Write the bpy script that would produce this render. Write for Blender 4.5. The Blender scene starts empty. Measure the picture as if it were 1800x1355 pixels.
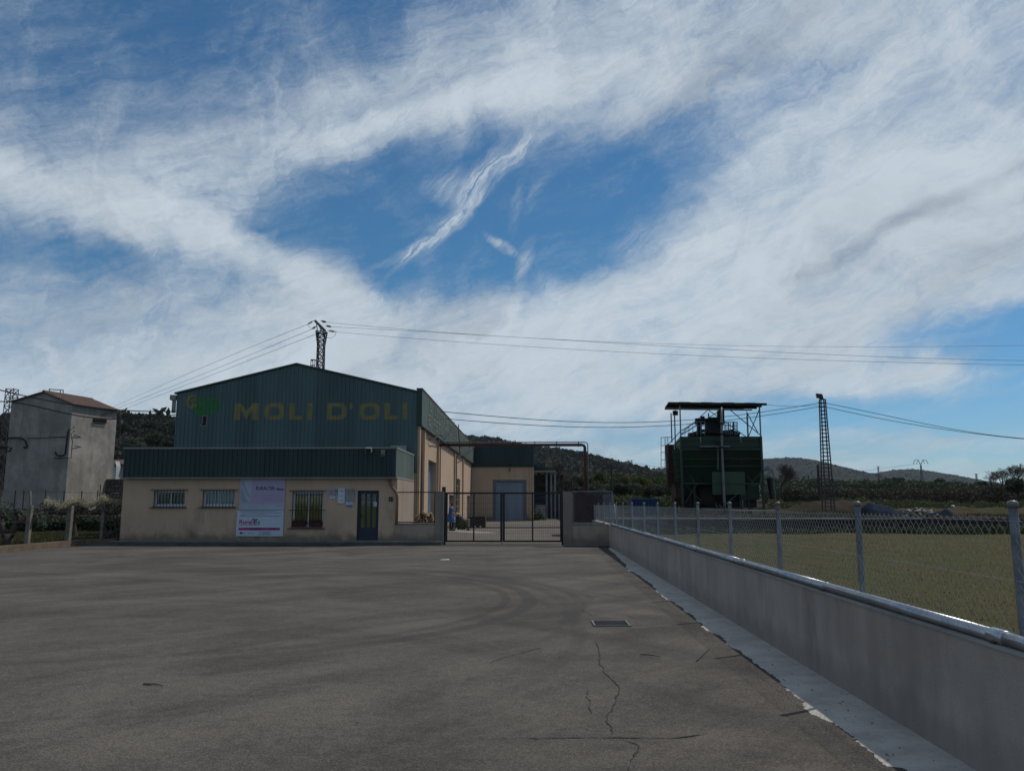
import bpy, bmesh, math, random
import numpy as np
from math import radians as R, sin, cos, pi, atan, atan2, sqrt, asin
from mathutils import Vector, Matrix

random.seed(7)
rng = np.random.default_rng(7)
scene = bpy.context.scene
COL = scene.collection

# ------------------------------------------------------------------ camera
EYE = 1.65
FPX = 1410.0
PITCH = atan(206.5 / FPX)
YAW = atan(25 / (FPX / cos(PITCH)))
cd = bpy.data.cameras.new('camera')
cd.sensor_width = 36
cd.lens = FPX / 1800 * 36
cd.clip_end = 9000
cd.clip_start = 0.05
cam = bpy.data.objects.new('camera', cd)
COL.objects.link(cam)
cam.location = (0, 0, EYE)
cam.rotation_euler = (pi / 2 + PITCH, 0, YAW)
scene.camera = cam

def ray(x, y):
    u = x - 900; v = y - 677.5
    F = FPX * cos(PITCH) + v * sin(PITCH); V = FPX * sin(PITCH) - v * cos(PITCH)
    return (u * cos(YAW) - F * sin(YAW), u * sin(YAW) + F * cos(YAW), V)
def at(x, y, Y):
    a, b, c = ray(x, y); t = Y / b
    return Vector((a * t, Y, EYE + c * t))
def gr(x, y, z=0.0):
    a, b, c = ray(x, y); t = (z - EYE) / c
    return Vector((a * t, b * t, z))
def azel(x, y):
    a, b, c = ray(x, y)
    return atan2(a, b), asin(c / sqrt(a * a + b * b + c * c))

# ------------------------------------------------------------------ light and exposure
SUN_AZ, SUN_EL = R(58), R(57)          # clockwise from +Y, elevation
scene.view_settings.view_transform = 'Standard'
scene.view_settings.look = 'None'
scene.view_settings.gamma = 1
scene.view_settings.exposure = -0.55
sl = bpy.data.lights.new('sun', 'SUN')
sl.energy = 4.0; sl.angle = R(1.0); sl.color = (1.0, 0.93, 0.84)
so = bpy.data.objects.new('sun', sl); COL.objects.link(so)
sd = Vector((sin(SUN_AZ) * cos(SUN_EL), cos(SUN_AZ) * cos(SUN_EL), sin(SUN_EL)))
so.rotation_euler = sd.to_track_quat('Z', 'Y').to_euler()
so.location = (0, 0, 60)

class NT:
    """tiny node helper"""
    def __init__(s, nt): s.nt = nt; s.nt.nodes.clear()
    def n(s, t, **kw):
        nd = s.nt.nodes.new(t)
        ins = kw.pop('ins', {})
        for k, v in kw.items(): setattr(nd, k, v)
        for k, v in ins.items(): s.put(nd.inputs[k], v)
        return nd
    def put(s, sock, v):
        if isinstance(v, bpy.types.NodeSocket): s.nt.links.new(v, sock)
        else: sock.default_value = v
    def m(s, op, a, b=0.0, c=0.0, clamp=False):
        nd = s.nt.nodes.new('ShaderNodeMath'); nd.operation = op; nd.use_clamp = clamp
        s.put(nd.inputs[0], a); s.put(nd.inputs[1], b); s.put(nd.inputs[2], c)
        return nd.outputs[0]
    def noise(s, vec, scale, detail=3, rough=0.55, dist=0.0):
        nd = s.n('ShaderNodeTexNoise', ins={'Scale': scale, 'Detail': detail, 'Roughness': rough, 'Distortion': dist})
        s.put(nd.inputs['Vector'], vec)
        return nd.outputs['Fac']
    def ramp(s, fac, lo, hi, a=0.0, b=1.0, smooth=True):
        nd = s.n('ShaderNodeMapRange'); nd.interpolation_type = 'SMOOTHSTEP' if smooth else 'LINEAR'
        s.put(nd.inputs[0], fac)
        for i, v in enumerate((lo, hi, a, b)): s.put(nd.inputs[i + 1], v)
        return nd.outputs[0]
    def mix(s, fac, a, b, mode='MIX'):
        nd = s.nt.nodes.new('ShaderNodeMix'); nd.data_type = 'RGBA'; nd.blend_type = mode
        s.put(nd.inputs[0], fac)
        for i, v in ((6, a), (7, b)):
            if isinstance(v, (tuple, list)) and len(v) == 3: v = (*v, 1)
            s.put(nd.inputs[i], v)
        return nd.outputs[2]
    def map(s, vec, loc=(0, 0, 0), rot=(0, 0, 0), scale=(1, 1, 1), vt='POINT'):
        nd = s.n('ShaderNodeMapping'); nd.vector_type = vt
        s.put(nd.inputs['Vector'], vec)
        nd.inputs['Location'].default_value = loc
        nd.inputs['Rotation'].default_value = rot
        nd.inputs['Scale'].default_value = scale
        return nd.outputs[0]

world = bpy.data.worlds.new('World'); scene.world = world; world.use_nodes = True
w = NT(world.node_tree)
SKY_S = 0.1
sky = w.n('ShaderNodeTexSky', sky_type='NISHITA', sun_disc=False, sun_elevation=SUN_EL, sun_rotation=SUN_AZ,
          air_density=1.0, dust_density=0.25, ozone_density=3.2, altitude=300)
tc = w.n('ShaderNodeTexCoord').outputs['Generated']
sep = w.n('ShaderNodeSeparateXYZ'); w.put(sep.inputs[0], tc)
dx, dy, dz = sep.outputs
az = w.m('ARCTAN2', dx, dy)
el = w.m('ARCSINE', dz)
# a plane far overhead: the direction of the fibres of the cirrus
den = w.m('ADD', w.m('MAXIMUM', dz, 0.0), 0.22)
comb = w.n('ShaderNodeCombineXYZ'); w.put(comb.inputs[0], w.m('DIVIDE', dx, den)); w.put(comb.inputs[1], w.m('DIVIDE', dy, den))
plane = comb.outputs[0]
ca = w.n('ShaderNodeCombineXYZ'); w.put(ca.inputs[0], az); w.put(ca.inputs[1], el)
ae0 = ca.outputs[0]
# warp
wn = w.n('ShaderNodeTexNoise', ins={'Scale': 5.0, 'Detail': 6.0, 'Roughness': 0.6}); w.put(wn.inputs['Vector'], ae0)
wv = w.n('ShaderNodeVectorMath', operation='SUBTRACT'); w.put(wv.inputs[0], wn.outputs['Color']); wv.inputs[1].default_value = (0.5, 0.5, 0.5)
ws = w.n('ShaderNodeVectorMath', operation='MULTIPLY_ADD'); w.put(ws.inputs[0], wv.outputs[0]); ws.inputs[1].default_value = (0.13, 0.085, 0); w.put(ws.inputs[2], ae0)
ae = ws.outputs[0]
DEG = 1 / 1410.0
# (x, y, half length, half width, angle up to the right, weight): where the cloud bands stand in the sky
STR = [
 (330, 640, 520, 70, 0, .75), (250, 760, 700, 80, 0, .55), (700, 700, 420, 70, 0, .65), (1000, 630, 460, 80, 3, .80), (1330, 560, 400, 120, 14, .80), (1600, 450, 330, 110, 22, .7), (1450, 270, 330, 110, 30, .60), (1720, 160, 330, 240, 40, .62), 
 (1060, 50, 420, 90, 8, .62), (880, 130, 300, 60, 14, .45), (830, 192, 260, 22, 14, .60), (1010, 165, 170, 40, 10, .40), (200, 240, 420, 150, 8, .62), (430, 320, 220, 80, 28, .36), (1150, 180, 240, 40, 22, .30),
 (110, 345, 230, 24, -14, .62), (330, 395, 140, 20, -24, .48), (450, 445, 140, 18, -28, .58), (545, 500, 90, 36, -20, 1.0), (540, 560, 200, 44, -5, .5), (265, 420, 26, 60, 10, .35), 
 (1060, 560, 190, 50, 22, .6), (1300, 400, 220, 60, 24, .35), (760, 560, 260, 40, 3, .65),
 (330, 30, 420, 90, 5, -.55), (60, 60, 220, 110, 0, -.25), (620, 320, 230, 70, 20, -.45), (600, 420, 150, 60, 10, -.40), (1080, 330, 230, 70, 15, -.62), (980, 420, 150, 90, 0, -.45), (720, 400, 170, 80, 0, -.42), (300, 490, 240, 26, -8, -.15),
 (660, 515, 60, 40, 30, -.55), (1180, 260, 200, 36, 20, -.34), (1745, 585, 140, 26, -5, -1.3), (1790, 690, 150, 30, 0, -.6), (1080, 735, 560, 24, 0, -.36), (1540, 665, 130, 22, 2, .65), (1560, 745, 460, 26, 0, -.36),
 (1350, 330, 220, 20, 26, -.25), (1300, 120, 300, 110, 30, .35), (90, 440, 120, 22, -8, -.45), (1560, 768, 420, 12, 2, .75), (1500, 825, 600, 20, 0, .55),
]
acc = None
def blob(vec, x, y, rx, ry, ang):
    a, e = azel(x, y)
    mp = w.map(vec, (a, e, 0), (0, 0, R(ang)), (rx * DEG, ry * DEG, 1), 'TEXTURE')
    g = w.n('ShaderNodeTexGradient', gradient_type='SPHERICAL'); w.put(g.inputs[0], mp)
    return w.m('SMOOTH_MIN', g.outputs[0], 0.75, 0.4)
for x, y, rx, ry, ang, wt in STR:
    b_ = blob(ae, x, y, rx * 1.6, ry * 1.95, ang)
    acc = w.m('MULTIPLY_ADD', b_, wt * 1.45, 0.44 if acc is None else acc)
# fibres, mostly running along one wind direction, bent by the warp
pw = w.n('ShaderNodeVectorMath', operation='MULTIPLY_ADD'); w.put(pw.inputs[0], wv.outputs[0]); pw.inputs[1].default_value = (0.9, 0.9, 0); w.put(pw.inputs[2], plane)
fib1 = w.noise(w.map(pw.outputs[0], rot=(0, 0, R(122)), scale=(1/1.4, 1/8.0, 1), vt='TEXTURE'), 1.0, 10, 0.66, 0.5)
fib2 = w.noise(w.map(ae, rot=(0, 0, R(20)), scale=(1/6, 1/42, 1), vt='TEXTURE'), 1.0, 9, 0.64, 1.0)
big = w.noise(ae, 7.0, 10, 0.62, 0.9)
fine = w.noise(w.map(ae, rot=(0, 0, R(22)), scale=(1/36, 1/140, 1), vt='TEXTURE'), 1.0, 7, 0.68, 1.4)
# the same veil goes on overhead and behind the camera
acc = w.m('MULTIPLY_ADD', w.m('MAXIMUM', w.ramp(dy, .76, .25), w.ramp(el, .62, .95)), 0.50, acc)
mass = w.ramp(acc, -0.42, 2.25, 0.0, 1.0, smooth=True)
# single combed wisps hanging in the blue gap
s2v = w.n('ShaderNodeVectorMath', operation='MULTIPLY_ADD'); w.put(s2v.inputs[0], wv.outputs[0]); s2v.inputs[1].default_value = (0.085, 0.075, 0); w.put(s2v.inputs[2], ae0)
wisp = None
for x, y, rx, ry, ang, wt in [(925, 258, 60, 14, 40, .6), (868, 300, 75, 20, 42, .9), (795, 332, 55, 22, -5, .6), (812, 362, 80, 16, 50, .95), (765, 408, 85, 13, 40, .8), (705, 447, 80, 8, 28, .6), (702, 462, 60, 6, 44, .45),
    (885, 424, 42, 9, -28, .9), (925, 455, 42, 12, 62, .7), (915, 360, 46, 8, 80, .3), (945, 345, 36, 8, 62, .35), (530, 266, 26, 8, 15, .6), (305, 362, 30, 8, -50, .5), (700, 205, 190, 14, 13, .45), (975, 500, 40, 22, -40, .6), (1110, 420, 60, 22, 20, .35)]:
    b_ = blob(s2v.outputs[0], x, y, rx * 1.25, ry * 1.5, ang); wisp = w.m('MULTIPLY', b_, wt) if wisp is None else w.m('MULTIPLY_ADD', b_, wt, wisp)
comb_ = w.noise(w.map(s2v.outputs[0], rot=(0, 0, R(44)), scale=(1/14, 1/100, 1), vt='TEXTURE'), 1.0, 7, .65, 1.2)
wisp = w.m('MULTIPLY', w.m('MINIMUM', w.m('MULTIPLY', wisp, 1.3), 1.0), w.ramp(comb_, .30, .66, .10, 1.0))
tx_ = w.m('MULTIPLY', w.m('SUBTRACT', fib1, 0.5), 0.85)
tx_ = w.m('MULTIPLY_ADD', w.m('SUBTRACT', fib2, 0.5), 0.62, tx_)
tx_ = w.m('MULTIPLY_ADD', w.m('SUBTRACT', big, 0.5), 0.95, tx_)
tx_ = w.m('MULTIPLY_ADD', w.m('SUBTRACT', fine, 0.5), 0.36, tx_)
d = w.m('ADD', mass, tx_)
a0_ = w.ramp(d, -0.10, 1.16, 0.03, 0.96, smooth=True)
a0_ = w.m('SUBTRACT', 1.0, w.m('MULTIPLY', w.m('SUBTRACT', 1.0, a0_), w.m('SUBTRACT', 1.0, w.m('MULTIPLY', wisp, .78))))
alpha = w.m('MULTIPLY', a0_, w.ramp(dz, -0.06, 0.02))
# thick grey bands in the sheet
g1 = blob(s2v.outputs[0], 1640, 372, 330, 18, 20)
g2 = blob(ae, 1790, 430, 240, 50, 25)
g3 = blob(ae, 1330, 80, 300, 40, 25)
shade = w.m('ADD', w.m('MULTIPLY', g1, .36), w.m('ADD', w.m('MULTIPLY', g2, .30), w.m('MULTIPLY', g3, .28)))
thick = w.noise(w.map(pw.outputs[0], rot=(0, 0, R(122)), scale=(1/.7, 1/2.6, 1), vt='TEXTURE'), 1.0, 6, 0.55, 0.5)
bright = w.m('SUBTRACT', w.ramp(w.m('ADD', d, wisp), 0.0, 1.1, 0.90, 1.12, smooth=False), w.m('ADD', w.m('MULTIPLY', shade, .55), w.ramp(thick, .35, .75, -.05, .12)))
ccol = w.mix(w.ramp(bright, .45, 1.1), (3.4, 4.2, 5.8), (7.2, 8.15, 8.95))
csc = w.n('ShaderNodeVectorMath', operation='SCALE'); w.put(csc.inputs[0], ccol); w.put(csc.inputs['Scale'], w.m('MULTIPLY', bright, 1.0))
tint = w.mix(1.0, sky.outputs[0], w.mix(w.ramp(dz, 0.0, .30), (0.66, 0.98, 1.22), (0.42, 0.90, 1.10)), 'MULTIPLY')
skyc = w.mix(alpha, tint, csc.outputs[0])
bg = w.n('ShaderNodeBackground', ins={'Strength': SKY_S}); w.put(bg.inputs[0], skyc)
wo = w.n('ShaderNodeOutputWorld'); w.put(wo.inputs[0], bg.outputs[0])

# ------------------------------------------------------------------ materials
MATS = {}
def new_mat(name):
    m = bpy.data.materials.new(name); m.use_nodes = True
    MATS[name] = m
    return m, NT(m.node_tree)
def finish(t, color, rough=0.8, metal=0.0, bump=None, bstr=0.3, bdist=0.02, spec=0.5):
    p = t.n('ShaderNodeBsdfPrincipled')
    if isinstance(color, (tuple, list)): color = (*color[:3], 1)
    t.put(p.inputs['Base Color'], color); t.put(p.inputs['Roughness'], rough); t.put(p.inputs['Metallic'], metal)
    t.put(p.inputs['Specular IOR Level'], spec)
    if bump is not None:
        b = t.n('ShaderNodeBump', ins={'Strength': bstr, 'Distance': bdist}); t.put(b.inputs['Height'], bump); t.put(p.inputs['Normal'], b.outputs[0])
    o = t.n('ShaderNodeOutputMaterial'); t.put(o.inputs[0], p.outputs[0])
def pos(t):
    return t.n('ShaderNodeNewGeometry').outputs['Position']
def mat(name, c, c2=None, rough=0.8, metal=0.0, s1=1.5, s2=30, amt=0.5, bstr=0.25, bdist=0.01, streak=False, spec=0.4):
    m, t = new_mat(name)
    c2 = c2 or tuple(v * 0.75 for v in c)
    P = pos(t)
    if streak: P1 = t.map(P, scale=(1, 1, 0.12))
    else: P1 = P
    n1 = t.noise(P1, s1, 5, 0.6)
    n2 = t.noise(P, s2, 3, 0.6)
    f = t.ramp(t.m('MULTIPLY_ADD', n2, 0.35, n1), 0.68 - amt * .5, 0.68 + amt * .5)
    col = t.mix(f, c, c2)
    finish(t, col, t.ramp(n1, .3, .7, rough * .9, min(1, rough * 1.1)), metal, n2, bstr, bdist, spec)
    return m
def glass_mat(name, tintc=(0.75, 0.85, 0.85)):
    m, t = new_mat(name)
    tr = t.n('ShaderNodeBsdfTransparent', ins={'Color': (*tintc, 1)})
    gl = t.n('ShaderNodeBsdfGlossy', ins={'Color': (1, 1, 1, 1), 'Roughness': 0.04})
    fr = t.n('ShaderNodeFresnel', ins={'IOR': 1.5})
    mx = t.n('ShaderNodeMixShader'); t.put(mx.inputs[0], fr.outputs[0]); t.put(mx.inputs[1], tr.outputs[0]); t.put(mx.inputs[2], gl.outputs[0])
    o = t.n('ShaderNodeOutputMaterial'); t.put(o.inputs[0], mx.outputs[0])
    return m

M = {}
# asphalt with aggregate, worn patches and curved tyre marks
m, t = new_mat('asphalt'); M['asphalt'] = m
P = pos(t)
agg = t.n('ShaderNodeTexVoronoi', ins={'Scale': 95.0}); t.put(agg.inputs['Vector'], P)
aggc = t.n('ShaderNodeSeparateColor'); t.put(aggc.inputs[0], agg.outputs['Color'])
fn = t.noise(P, 220, 2, .6); md = t.noise(P, 7, 5, .65); lg = t.noise(P, .45, 5, .6, .6)
sw = t.noise(t.map(P, rot=(0, 0, R(52)), scale=(9, .7, 1), vt='TEXTURE'), 1.0, 5, .6, .8)
sw2 = t.noise(t.map(P, rot=(0, 0, R(24)), scale=(11, 1.0, 1), vt='TEXTURE'), 1.0, 5, .6, 1.2)
v = t.m('ADD', t.m('MULTIPLY', lg, .9), t.m('ADD', t.m('MULTIPLY', md, .45), t.m('ADD', t.m('MULTIPLY', sw, .5), t.m('ADD', t.m('MULTIPLY', sw2, .4), .15))))
base = t.mix(t.ramp(v, 1.0, 1.55), (0.047, 0.041, 0.036), (0.106, 0.094, 0.081))
spk = t.ramp(aggc.outputs[0], .05, .98, .70, 1.32, smooth=False)
base = t.mix(1.0, base, t.n('ShaderNodeCombineColor', ins={0: spk, 1: spk, 2: spk}).outputs[0], 'MULTIPLY')
base = t.mix(t.ramp(aggc.outputs[1], .93, .98, 0, .6), base, (0.15, 0.14, 0.125))
sepP = t.n('ShaderNodeSeparateXYZ'); t.put(sepP.inputs[0], P)
def arc(cx, cy, r, wd, x_hi=None, ylo=None):
    ddx = t.m('SUBTRACT', sepP.outputs[0], cx); ddy = t.m('SUBTRACT', sepP.outputs[1], cy)
    rr = t.m('SQRT', t.m('ADD', t.m('MULTIPLY', ddx, ddx), t.m('MULTIPLY', ddy, ddy)))
    e_ = t.m('ABSOLUTE', t.m('SUBTRACT', rr, r))
    g_ = t.ramp(e_, wd * .55, wd, 1, 0)
    if x_hi is not None: g_ = t.m('MULTIPLY', g_, t.ramp(sepP.outputs[0], x_hi, x_hi + 3))
    if ylo is not None: g_ = t.m('MULTIPLY', g_, t.ramp(sepP.outputs[1], ylo, ylo + 4))
    return g_
marks = [(-6.0, 14.2, 6.05, .16, -9, 7), (-6.0, 14.2, 5.65, .10, -9, 8), (-6.3, 14.0, 7.2, .13, -16, 9), (-4.2, 12.0, 6.4, .09, -8, 9), (-9.5, 13.0, 10.2, .16, -26, 8), (-8.0, 11.2, 8.7, .12, -24, 5), (-14, 6, 17.5, .2, -40, 5), (-14, 6, 19.3, .2, -40, 5), (-2.5, 14.5, 3.6, .10, -6, 10), (-20, -6, 26.5, .25, -60, 3), (-20, -6, 28.3, .25, -60, 3), (-9, 0, 14.4, .2, -30, 3), (-9, 0, 12.6, .2, -30, 3)]
macc = 0.0
for q, a_ in enumerate(marks):
    g_ = arc(*a_); macc = t.m('MULTIPLY_ADD', g_, (.85, .8, .65, .35, .5, .4, .42, .42, .4, .35, .3, .35, .3)[q], macc)
mk = t.m('MULTIPLY', t.m('MINIMUM', macc, 1.0), t.ramp(md, .25, .65, .35, 1))
base = t.mix(t.m('MULTIPLY', mk, .68), base, (0.030, 0.029, 0.029))
st = t.ramp(t.noise(P, 1.3, 4, .6), .62, .72)
base = t.mix(t.m('MULTIPLY', st, .35), base, (0.034, 0.033, 0.031))
finish(t, base, .93, 0, t.m('ADD', agg.outputs['Distance'], t.m('MULTIPLY', fn, .5)), .5, .006, .25)

# wall renders: stained towards their foot with splash dirt
def render_mat(name, c, c2, foot=.5, fscale=1.0, dirt=(0.10, 0.09, 0.075), grain=55):
    m, t = new_mat(name); P = pos(t)
    n1 = t.noise(P, .8, 5, .6); n2 = t.noise(P, grain, 3, .65); n3 = t.noise(t.map(P, scale=(3, 3, .25)), 1.0, 5, .6)
    c_ = t.mix(t.ramp(t.m('ADD', n1, t.m('MULTIPLY', n3, .6)), .55, 1.1), c, c2)
    c_ = t.mix(t.ramp(n2, .35, .75, 0, .35), c_, tuple(v * .62 for v in c))
    sz = t.n('ShaderNodeSeparateXYZ'); t.put(sz.inputs[0], P)
    ff = t.m('SUBTRACT', sz.outputs[2], t.m('MULTIPLY', t.noise(P, 2.2, 5, .65), .9 * fscale))
    c_ = t.mix(t.ramp(ff, -.28 * fscale, .12 * fscale, foot, 0), c_, dirt)
    stn = t.noise(t.map(P, scale=(1.3, 1.3, .45)), 1.0, 7, .75)
    c_ = t.mix(t.ramp(stn, .52, .72, 0, .42), c_, dirt)
    sp2 = t.noise(P, 9, 4, .7); c_ = t.mix(t.ramp(sp2, .66, .76, 0, .4), c_, dirt)
    finish(t, c_, .95, 0, n2, .5, .012, .2)
    M[name] = m
render_mat('beige_render', (0.49, 0.36, 0.26), (0.42, 0.31, 0.225), .75)
render_mat('grey_render', (0.43, 0.365, 0.32), (0.29, 0.243, 0.21), .35, .6, (0.14, 0.12, 0.10), 90)
render_mat('pinkish_render', (0.36, 0.29, 0.23), (0.29, 0.235, 0.19), .6)
render_mat('pillar_render', (0.24, 0.21, 0.18), (0.18, 0.155, 0.13), .4)
# old plaster of the tall shed
m, t = new_mat('old_plaster'); M['old_plaster'] = m; P = pos(t)
n1 = t.noise(P, .7, 7, .7); n3 = t.noise(t.map(P, scale=(2.2, 2.2, .55)), 1.0, 7, .75); n2 = t.noise(P, 25, 4, .7)
c_ = t.mix(t.ramp(n1, .35, .65), (0.35, 0.33, 0.30), (0.22, 0.21, 0.195))
c_ = t.mix(t.ramp(n3, .42, .72, 0, .75), c_, (0.17, 0.155, 0.135))
c_ = t.mix(t.ramp(n2, .55, .8, 0, .5), c_, (0.16, 0.15, 0.14))
finish(t, c_, .95, 0, n2, .6, .02, .1)

def sheet_mat(name, c, c2, c3):
    m, t = new_mat(name); P = pos(t)
    n1 = t.noise(t.map(P, scale=(1.2, 1.2, .18)), 1.0, 5, .65); n2 = t.noise(P, 6, 5, .7); oi = t.n('ShaderNodeObjectInfo').outputs['Random']
    c_ = t.mix(t.ramp(n1, .35, .7), c, c2)
    c_ = t.mix(t.ramp(n2, .58, .8, 0, .4), c_, c3)
    k = t.ramp(oi, 0, 1, .84, 1.12, smooth=False)
    c_ = t.mix(1.0, c_, t.n('ShaderNodeCombineColor', ins={0: k, 1: k, 2: k}).outputs[0], 'MULTIPLY')
    finish(t, c_, .5, 0, n2, .15, .01, .4); M[name] = m
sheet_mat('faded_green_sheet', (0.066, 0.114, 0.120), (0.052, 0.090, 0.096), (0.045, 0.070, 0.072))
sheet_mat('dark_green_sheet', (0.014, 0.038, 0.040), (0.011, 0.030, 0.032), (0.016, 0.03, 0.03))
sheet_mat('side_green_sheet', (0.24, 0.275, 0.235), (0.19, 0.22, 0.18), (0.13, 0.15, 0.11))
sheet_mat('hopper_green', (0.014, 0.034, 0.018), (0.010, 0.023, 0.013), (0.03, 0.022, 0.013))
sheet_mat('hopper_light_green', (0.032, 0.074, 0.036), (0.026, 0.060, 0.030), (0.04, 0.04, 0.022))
M['trim_green'] = mat('trim_green', (0.03, 0.055, 0.045), rough=.5)
M['trim_grey'] = mat('trim_grey', (0.22, 0.22, 0.19), rough=.5)
M['sign_yellow'] = mat('sign_yellow', (0.25, 0.20, 0.05), (0.15, 0.15, 0.08), rough=.6, s1=3, amt=.5)
M['sign_green'] = mat('sign_green', (0.030, 0.17, 0.045), (0.03, 0.12, 0.05), rough=.6, s1=3)
M['sign_brown'] = mat('sign_brown', (0.018, 0.010, 0.012), rough=.7)
M['sign_pale'] = mat('sign_pale', (0.30, 0.33, 0.30), rough=.7)
M['faded_letter'] = mat('faded_letter', (0.085, 0.105, 0.065), (0.14, 0.165, 0.12), rough=.6, s1=4)
M['black_steel'] = mat('black_steel', (0.010, 0.010, 0.012), rough=.5, bstr=.05)
M['rusty_bar'] = mat('rusty_bar', (0.030, 0.020, 0.016), rough=.7)
M['galvanised'] = mat('galvanised', (0.20, 0.22, 0.25), (0.12, 0.135, 0.16), rough=.5, metal=.5, s1=9, s2=60, amt=.3, bstr=.05)
M['galv_pipe'] = mat('galv_pipe', (0.42, 0.44, 0.47), (0.30, 0.32, 0.35), rough=.34, metal=.9, s1=6, s2=40, amt=.3, bstr=.04)
M['wire'] = mat('wire', (0.36, 0.39, 0.42), rough=.5, metal=.3, bstr=0)
M['dark_wire'] = mat('dark_wire', (0.16, 0.15, 0.14), rough=.6, metal=.4, bstr=0)
M['cable'] = mat('cable', (0.012, 0.012, 0.014), rough=.6, bstr=0)
M['lattice'] = mat('lattice', (0.055, 0.055, 0.065), (0.07, 0.05, 0.05), rough=.6, metal=.3)
M['white_paint'] = mat('white_paint', (0.62, 0.64, 0.66), rough=.5, amt=.4, bstr=.03)
M['blue_door'] = mat('blue_door', (0.012, 0.021, 0.046), rough=.45, bstr=.05)
M['grey_door'] = mat('grey_door', (0.20, 0.26, 0.33), (0.14, 0.19, 0.25), rough=.55, streak=True)
M['door_frame_grey'] = mat('door_frame_grey', (0.12, 0.14, 0.17), rough=.7)
M['drain_shade'] = mat('drain_shade', (0.001, 0.001, 0.0015), rough=1, bstr=0, spec=0)  # flat black colour holding the dark inside the drain slots
M['interior_shade'] = mat('interior_shade', (0.008, 0.009, 0.014), rough=.9)  # near black: the dark of unlit rooms and openings put into the colour
M['blind_white'] = mat('blind_white', (0.60, 0.70, 0.78), rough=.8)
M['curtain_yellow'] = mat('curtain_yellow', (0.64, 0.39, 0.085), (0.50, 0.34, 0.10), rough=.9, s1=2)
M['window_frame'] = mat('window_frame', (0.56, 0.62, 0.68), rough=.45)
M['pot_red'] = mat('pot_red', (0.085, 0.018, 0.022), rough=.8)
M['soil'] = mat('soil', (0.05, 0.035, 0.03), rough=1)
M['board_white'] = mat('board_white', (0.42, 0.50, 0.60), (0.38, 0.45, 0.55), rough=.4, amt=.8, bstr=0)
M['board_lilac'] = mat('board_lilac', (0.33, 0.29, 0.44), (0.30, 0.27, 0.41), rough=.4, amt=.8, bstr=0)
M['board_pale'] = mat('board_pale', (0.36, 0.40, 0.51), rough=.4, amt=.8, bstr=0)
M['ink'] = mat('ink', (0.03, 0.03, 0.08), rough=.6, bstr=0)
M['ink_grey'] = mat('ink_grey', (0.20, 0.22, 0.34), rough=.6, bstr=0)
M['ink_magenta'] = mat('ink_magenta', (0.38, 0.02, 0.12), rough=.6, bstr=0)
M['ink_purple'] = mat('ink_purple', (0.14, 0.02, 0.12), rough=.6, bstr=0)
M['ink_teal'] = mat('ink_teal', (0.01, 0.16, 0.15), rough=.6, bstr=0)
M['ink_blue'] = mat('ink_blue', (0.04, 0.09, 0.32), rough=.6, bstr=0)
M['notice'] = mat('notice', (0.46, 0.56, 0.66), rough=.5, bstr=0)
M['notice_grey'] = mat('notice_grey', (0.27, 0.27, 0.27), rough=.6, bstr=0)
M['notice_lilac'] = mat('notice_lilac', (0.30, 0.31, 0.42), rough=.6, bstr=0)
M['emerald'] = mat('emerald', (0.005, 0.10, 0.05), rough=.5, bstr=0)
M['kerb'] = mat('kerb', (0.20, 0.19, 0.18), (0.12, 0.115, 0.11), rough=.95, s1=2)
M['kerb_riser'] = mat('kerb_riser', (0.09, 0.09, 0.09), rough=.95)
M['concrete'] = mat('concrete', (0.30, 0.29, 0.27), (0.20, 0.19, 0.175), rough=.95, s1=1.5, s2=25)
M['pale_concrete'] = mat('pale_concrete', (0.46, 0.43, 0.395), (0.33, 0.305, 0.275), rough=.95, s1=2.6, s2=30, amt=.4, bstr=.6, bdist=.01)
M['old_kerb'] = mat('old_kerb', (0.17, 0.125, 0.085), (0.10, 0.08, 0.06), rough=.95, s1=3)
M['post_concrete'] = mat('post_concrete', (0.22, 0.19, 0.15), (0.10, 0.10, 0.095), rough=.95, s1=4)
M['red_pipe'] = mat('red_pipe', (0.075, 0.022, 0.018), (0.05, 0.018, 0.015), rough=.5)
M['grey_pipe'] = mat('grey_pipe', (0.17, 0.17, 0.165), rough=.4, metal=.3)
M['brown_pipe'] = mat('brown_pipe', (0.20, 0.115, 0.075), rough=.6)
M['wood'] = mat('wood', (0.27, 0.16, 0.08), (0.12, 0.065, 0.035), rough=.9, s1=6)
M['wood_end'] = mat('wood_end', (0.62, 0.46, 0.27), (0.42, 0.28, 0.15), rough=.9, s1=8)
M['dark_wood'] = mat('dark_wood', (0.045, 0.036, 0.032), rough=.9)
M['skin'] = mat('skin', (0.42, 0.24, 0.17), rough=.6, bstr=0)
M['hair'] = mat('hair', (0.035, 0.012, 0.010), rough=.6)
M['overall_blue'] = mat('overall_blue', (0.030, 0.10, 0.28), (0.045, 0.14, 0.34), rough=.9, s1=6)
M['black_cloth'] = mat('black_cloth', (0.012, 0.012, 0.016), rough=.9)
M['bark'] = mat('bark', (0.055, 0.042, 0.034), rough=.95, s1=5, s2=25, bstr=.7, bdist=.03)
M['twig'] = mat('twig', (0.085, 0.070, 0.058), rough=.95)
M['tile'] = mat('tile', (0.115, 0.066, 0.050), (0.065, 0.046, 0.038), rough=.9, s1=4)
M['rust'] = mat('rust', (0.085, 0.040, 0.025), (0.05, 0.028, 0.02), rough=.9, s1=3)
M['dark_steel'] = mat('dark_steel', (0.016, 0.017, 0.020), rough=.7)
M['roof_under'] = mat('roof_under', (0.022, 0.014, 0.013), rough=.8)
M['container_red'] = mat('container_red', (0.042, 0.018, 0.020), (0.03, 0.014, 0.016), rough=.7)
M['skip_blue'] = mat('skip_blue', (0.018, 0.055, 0.16), (0.014, 0.04, 0.12), rough=.6, s1=2)
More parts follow.
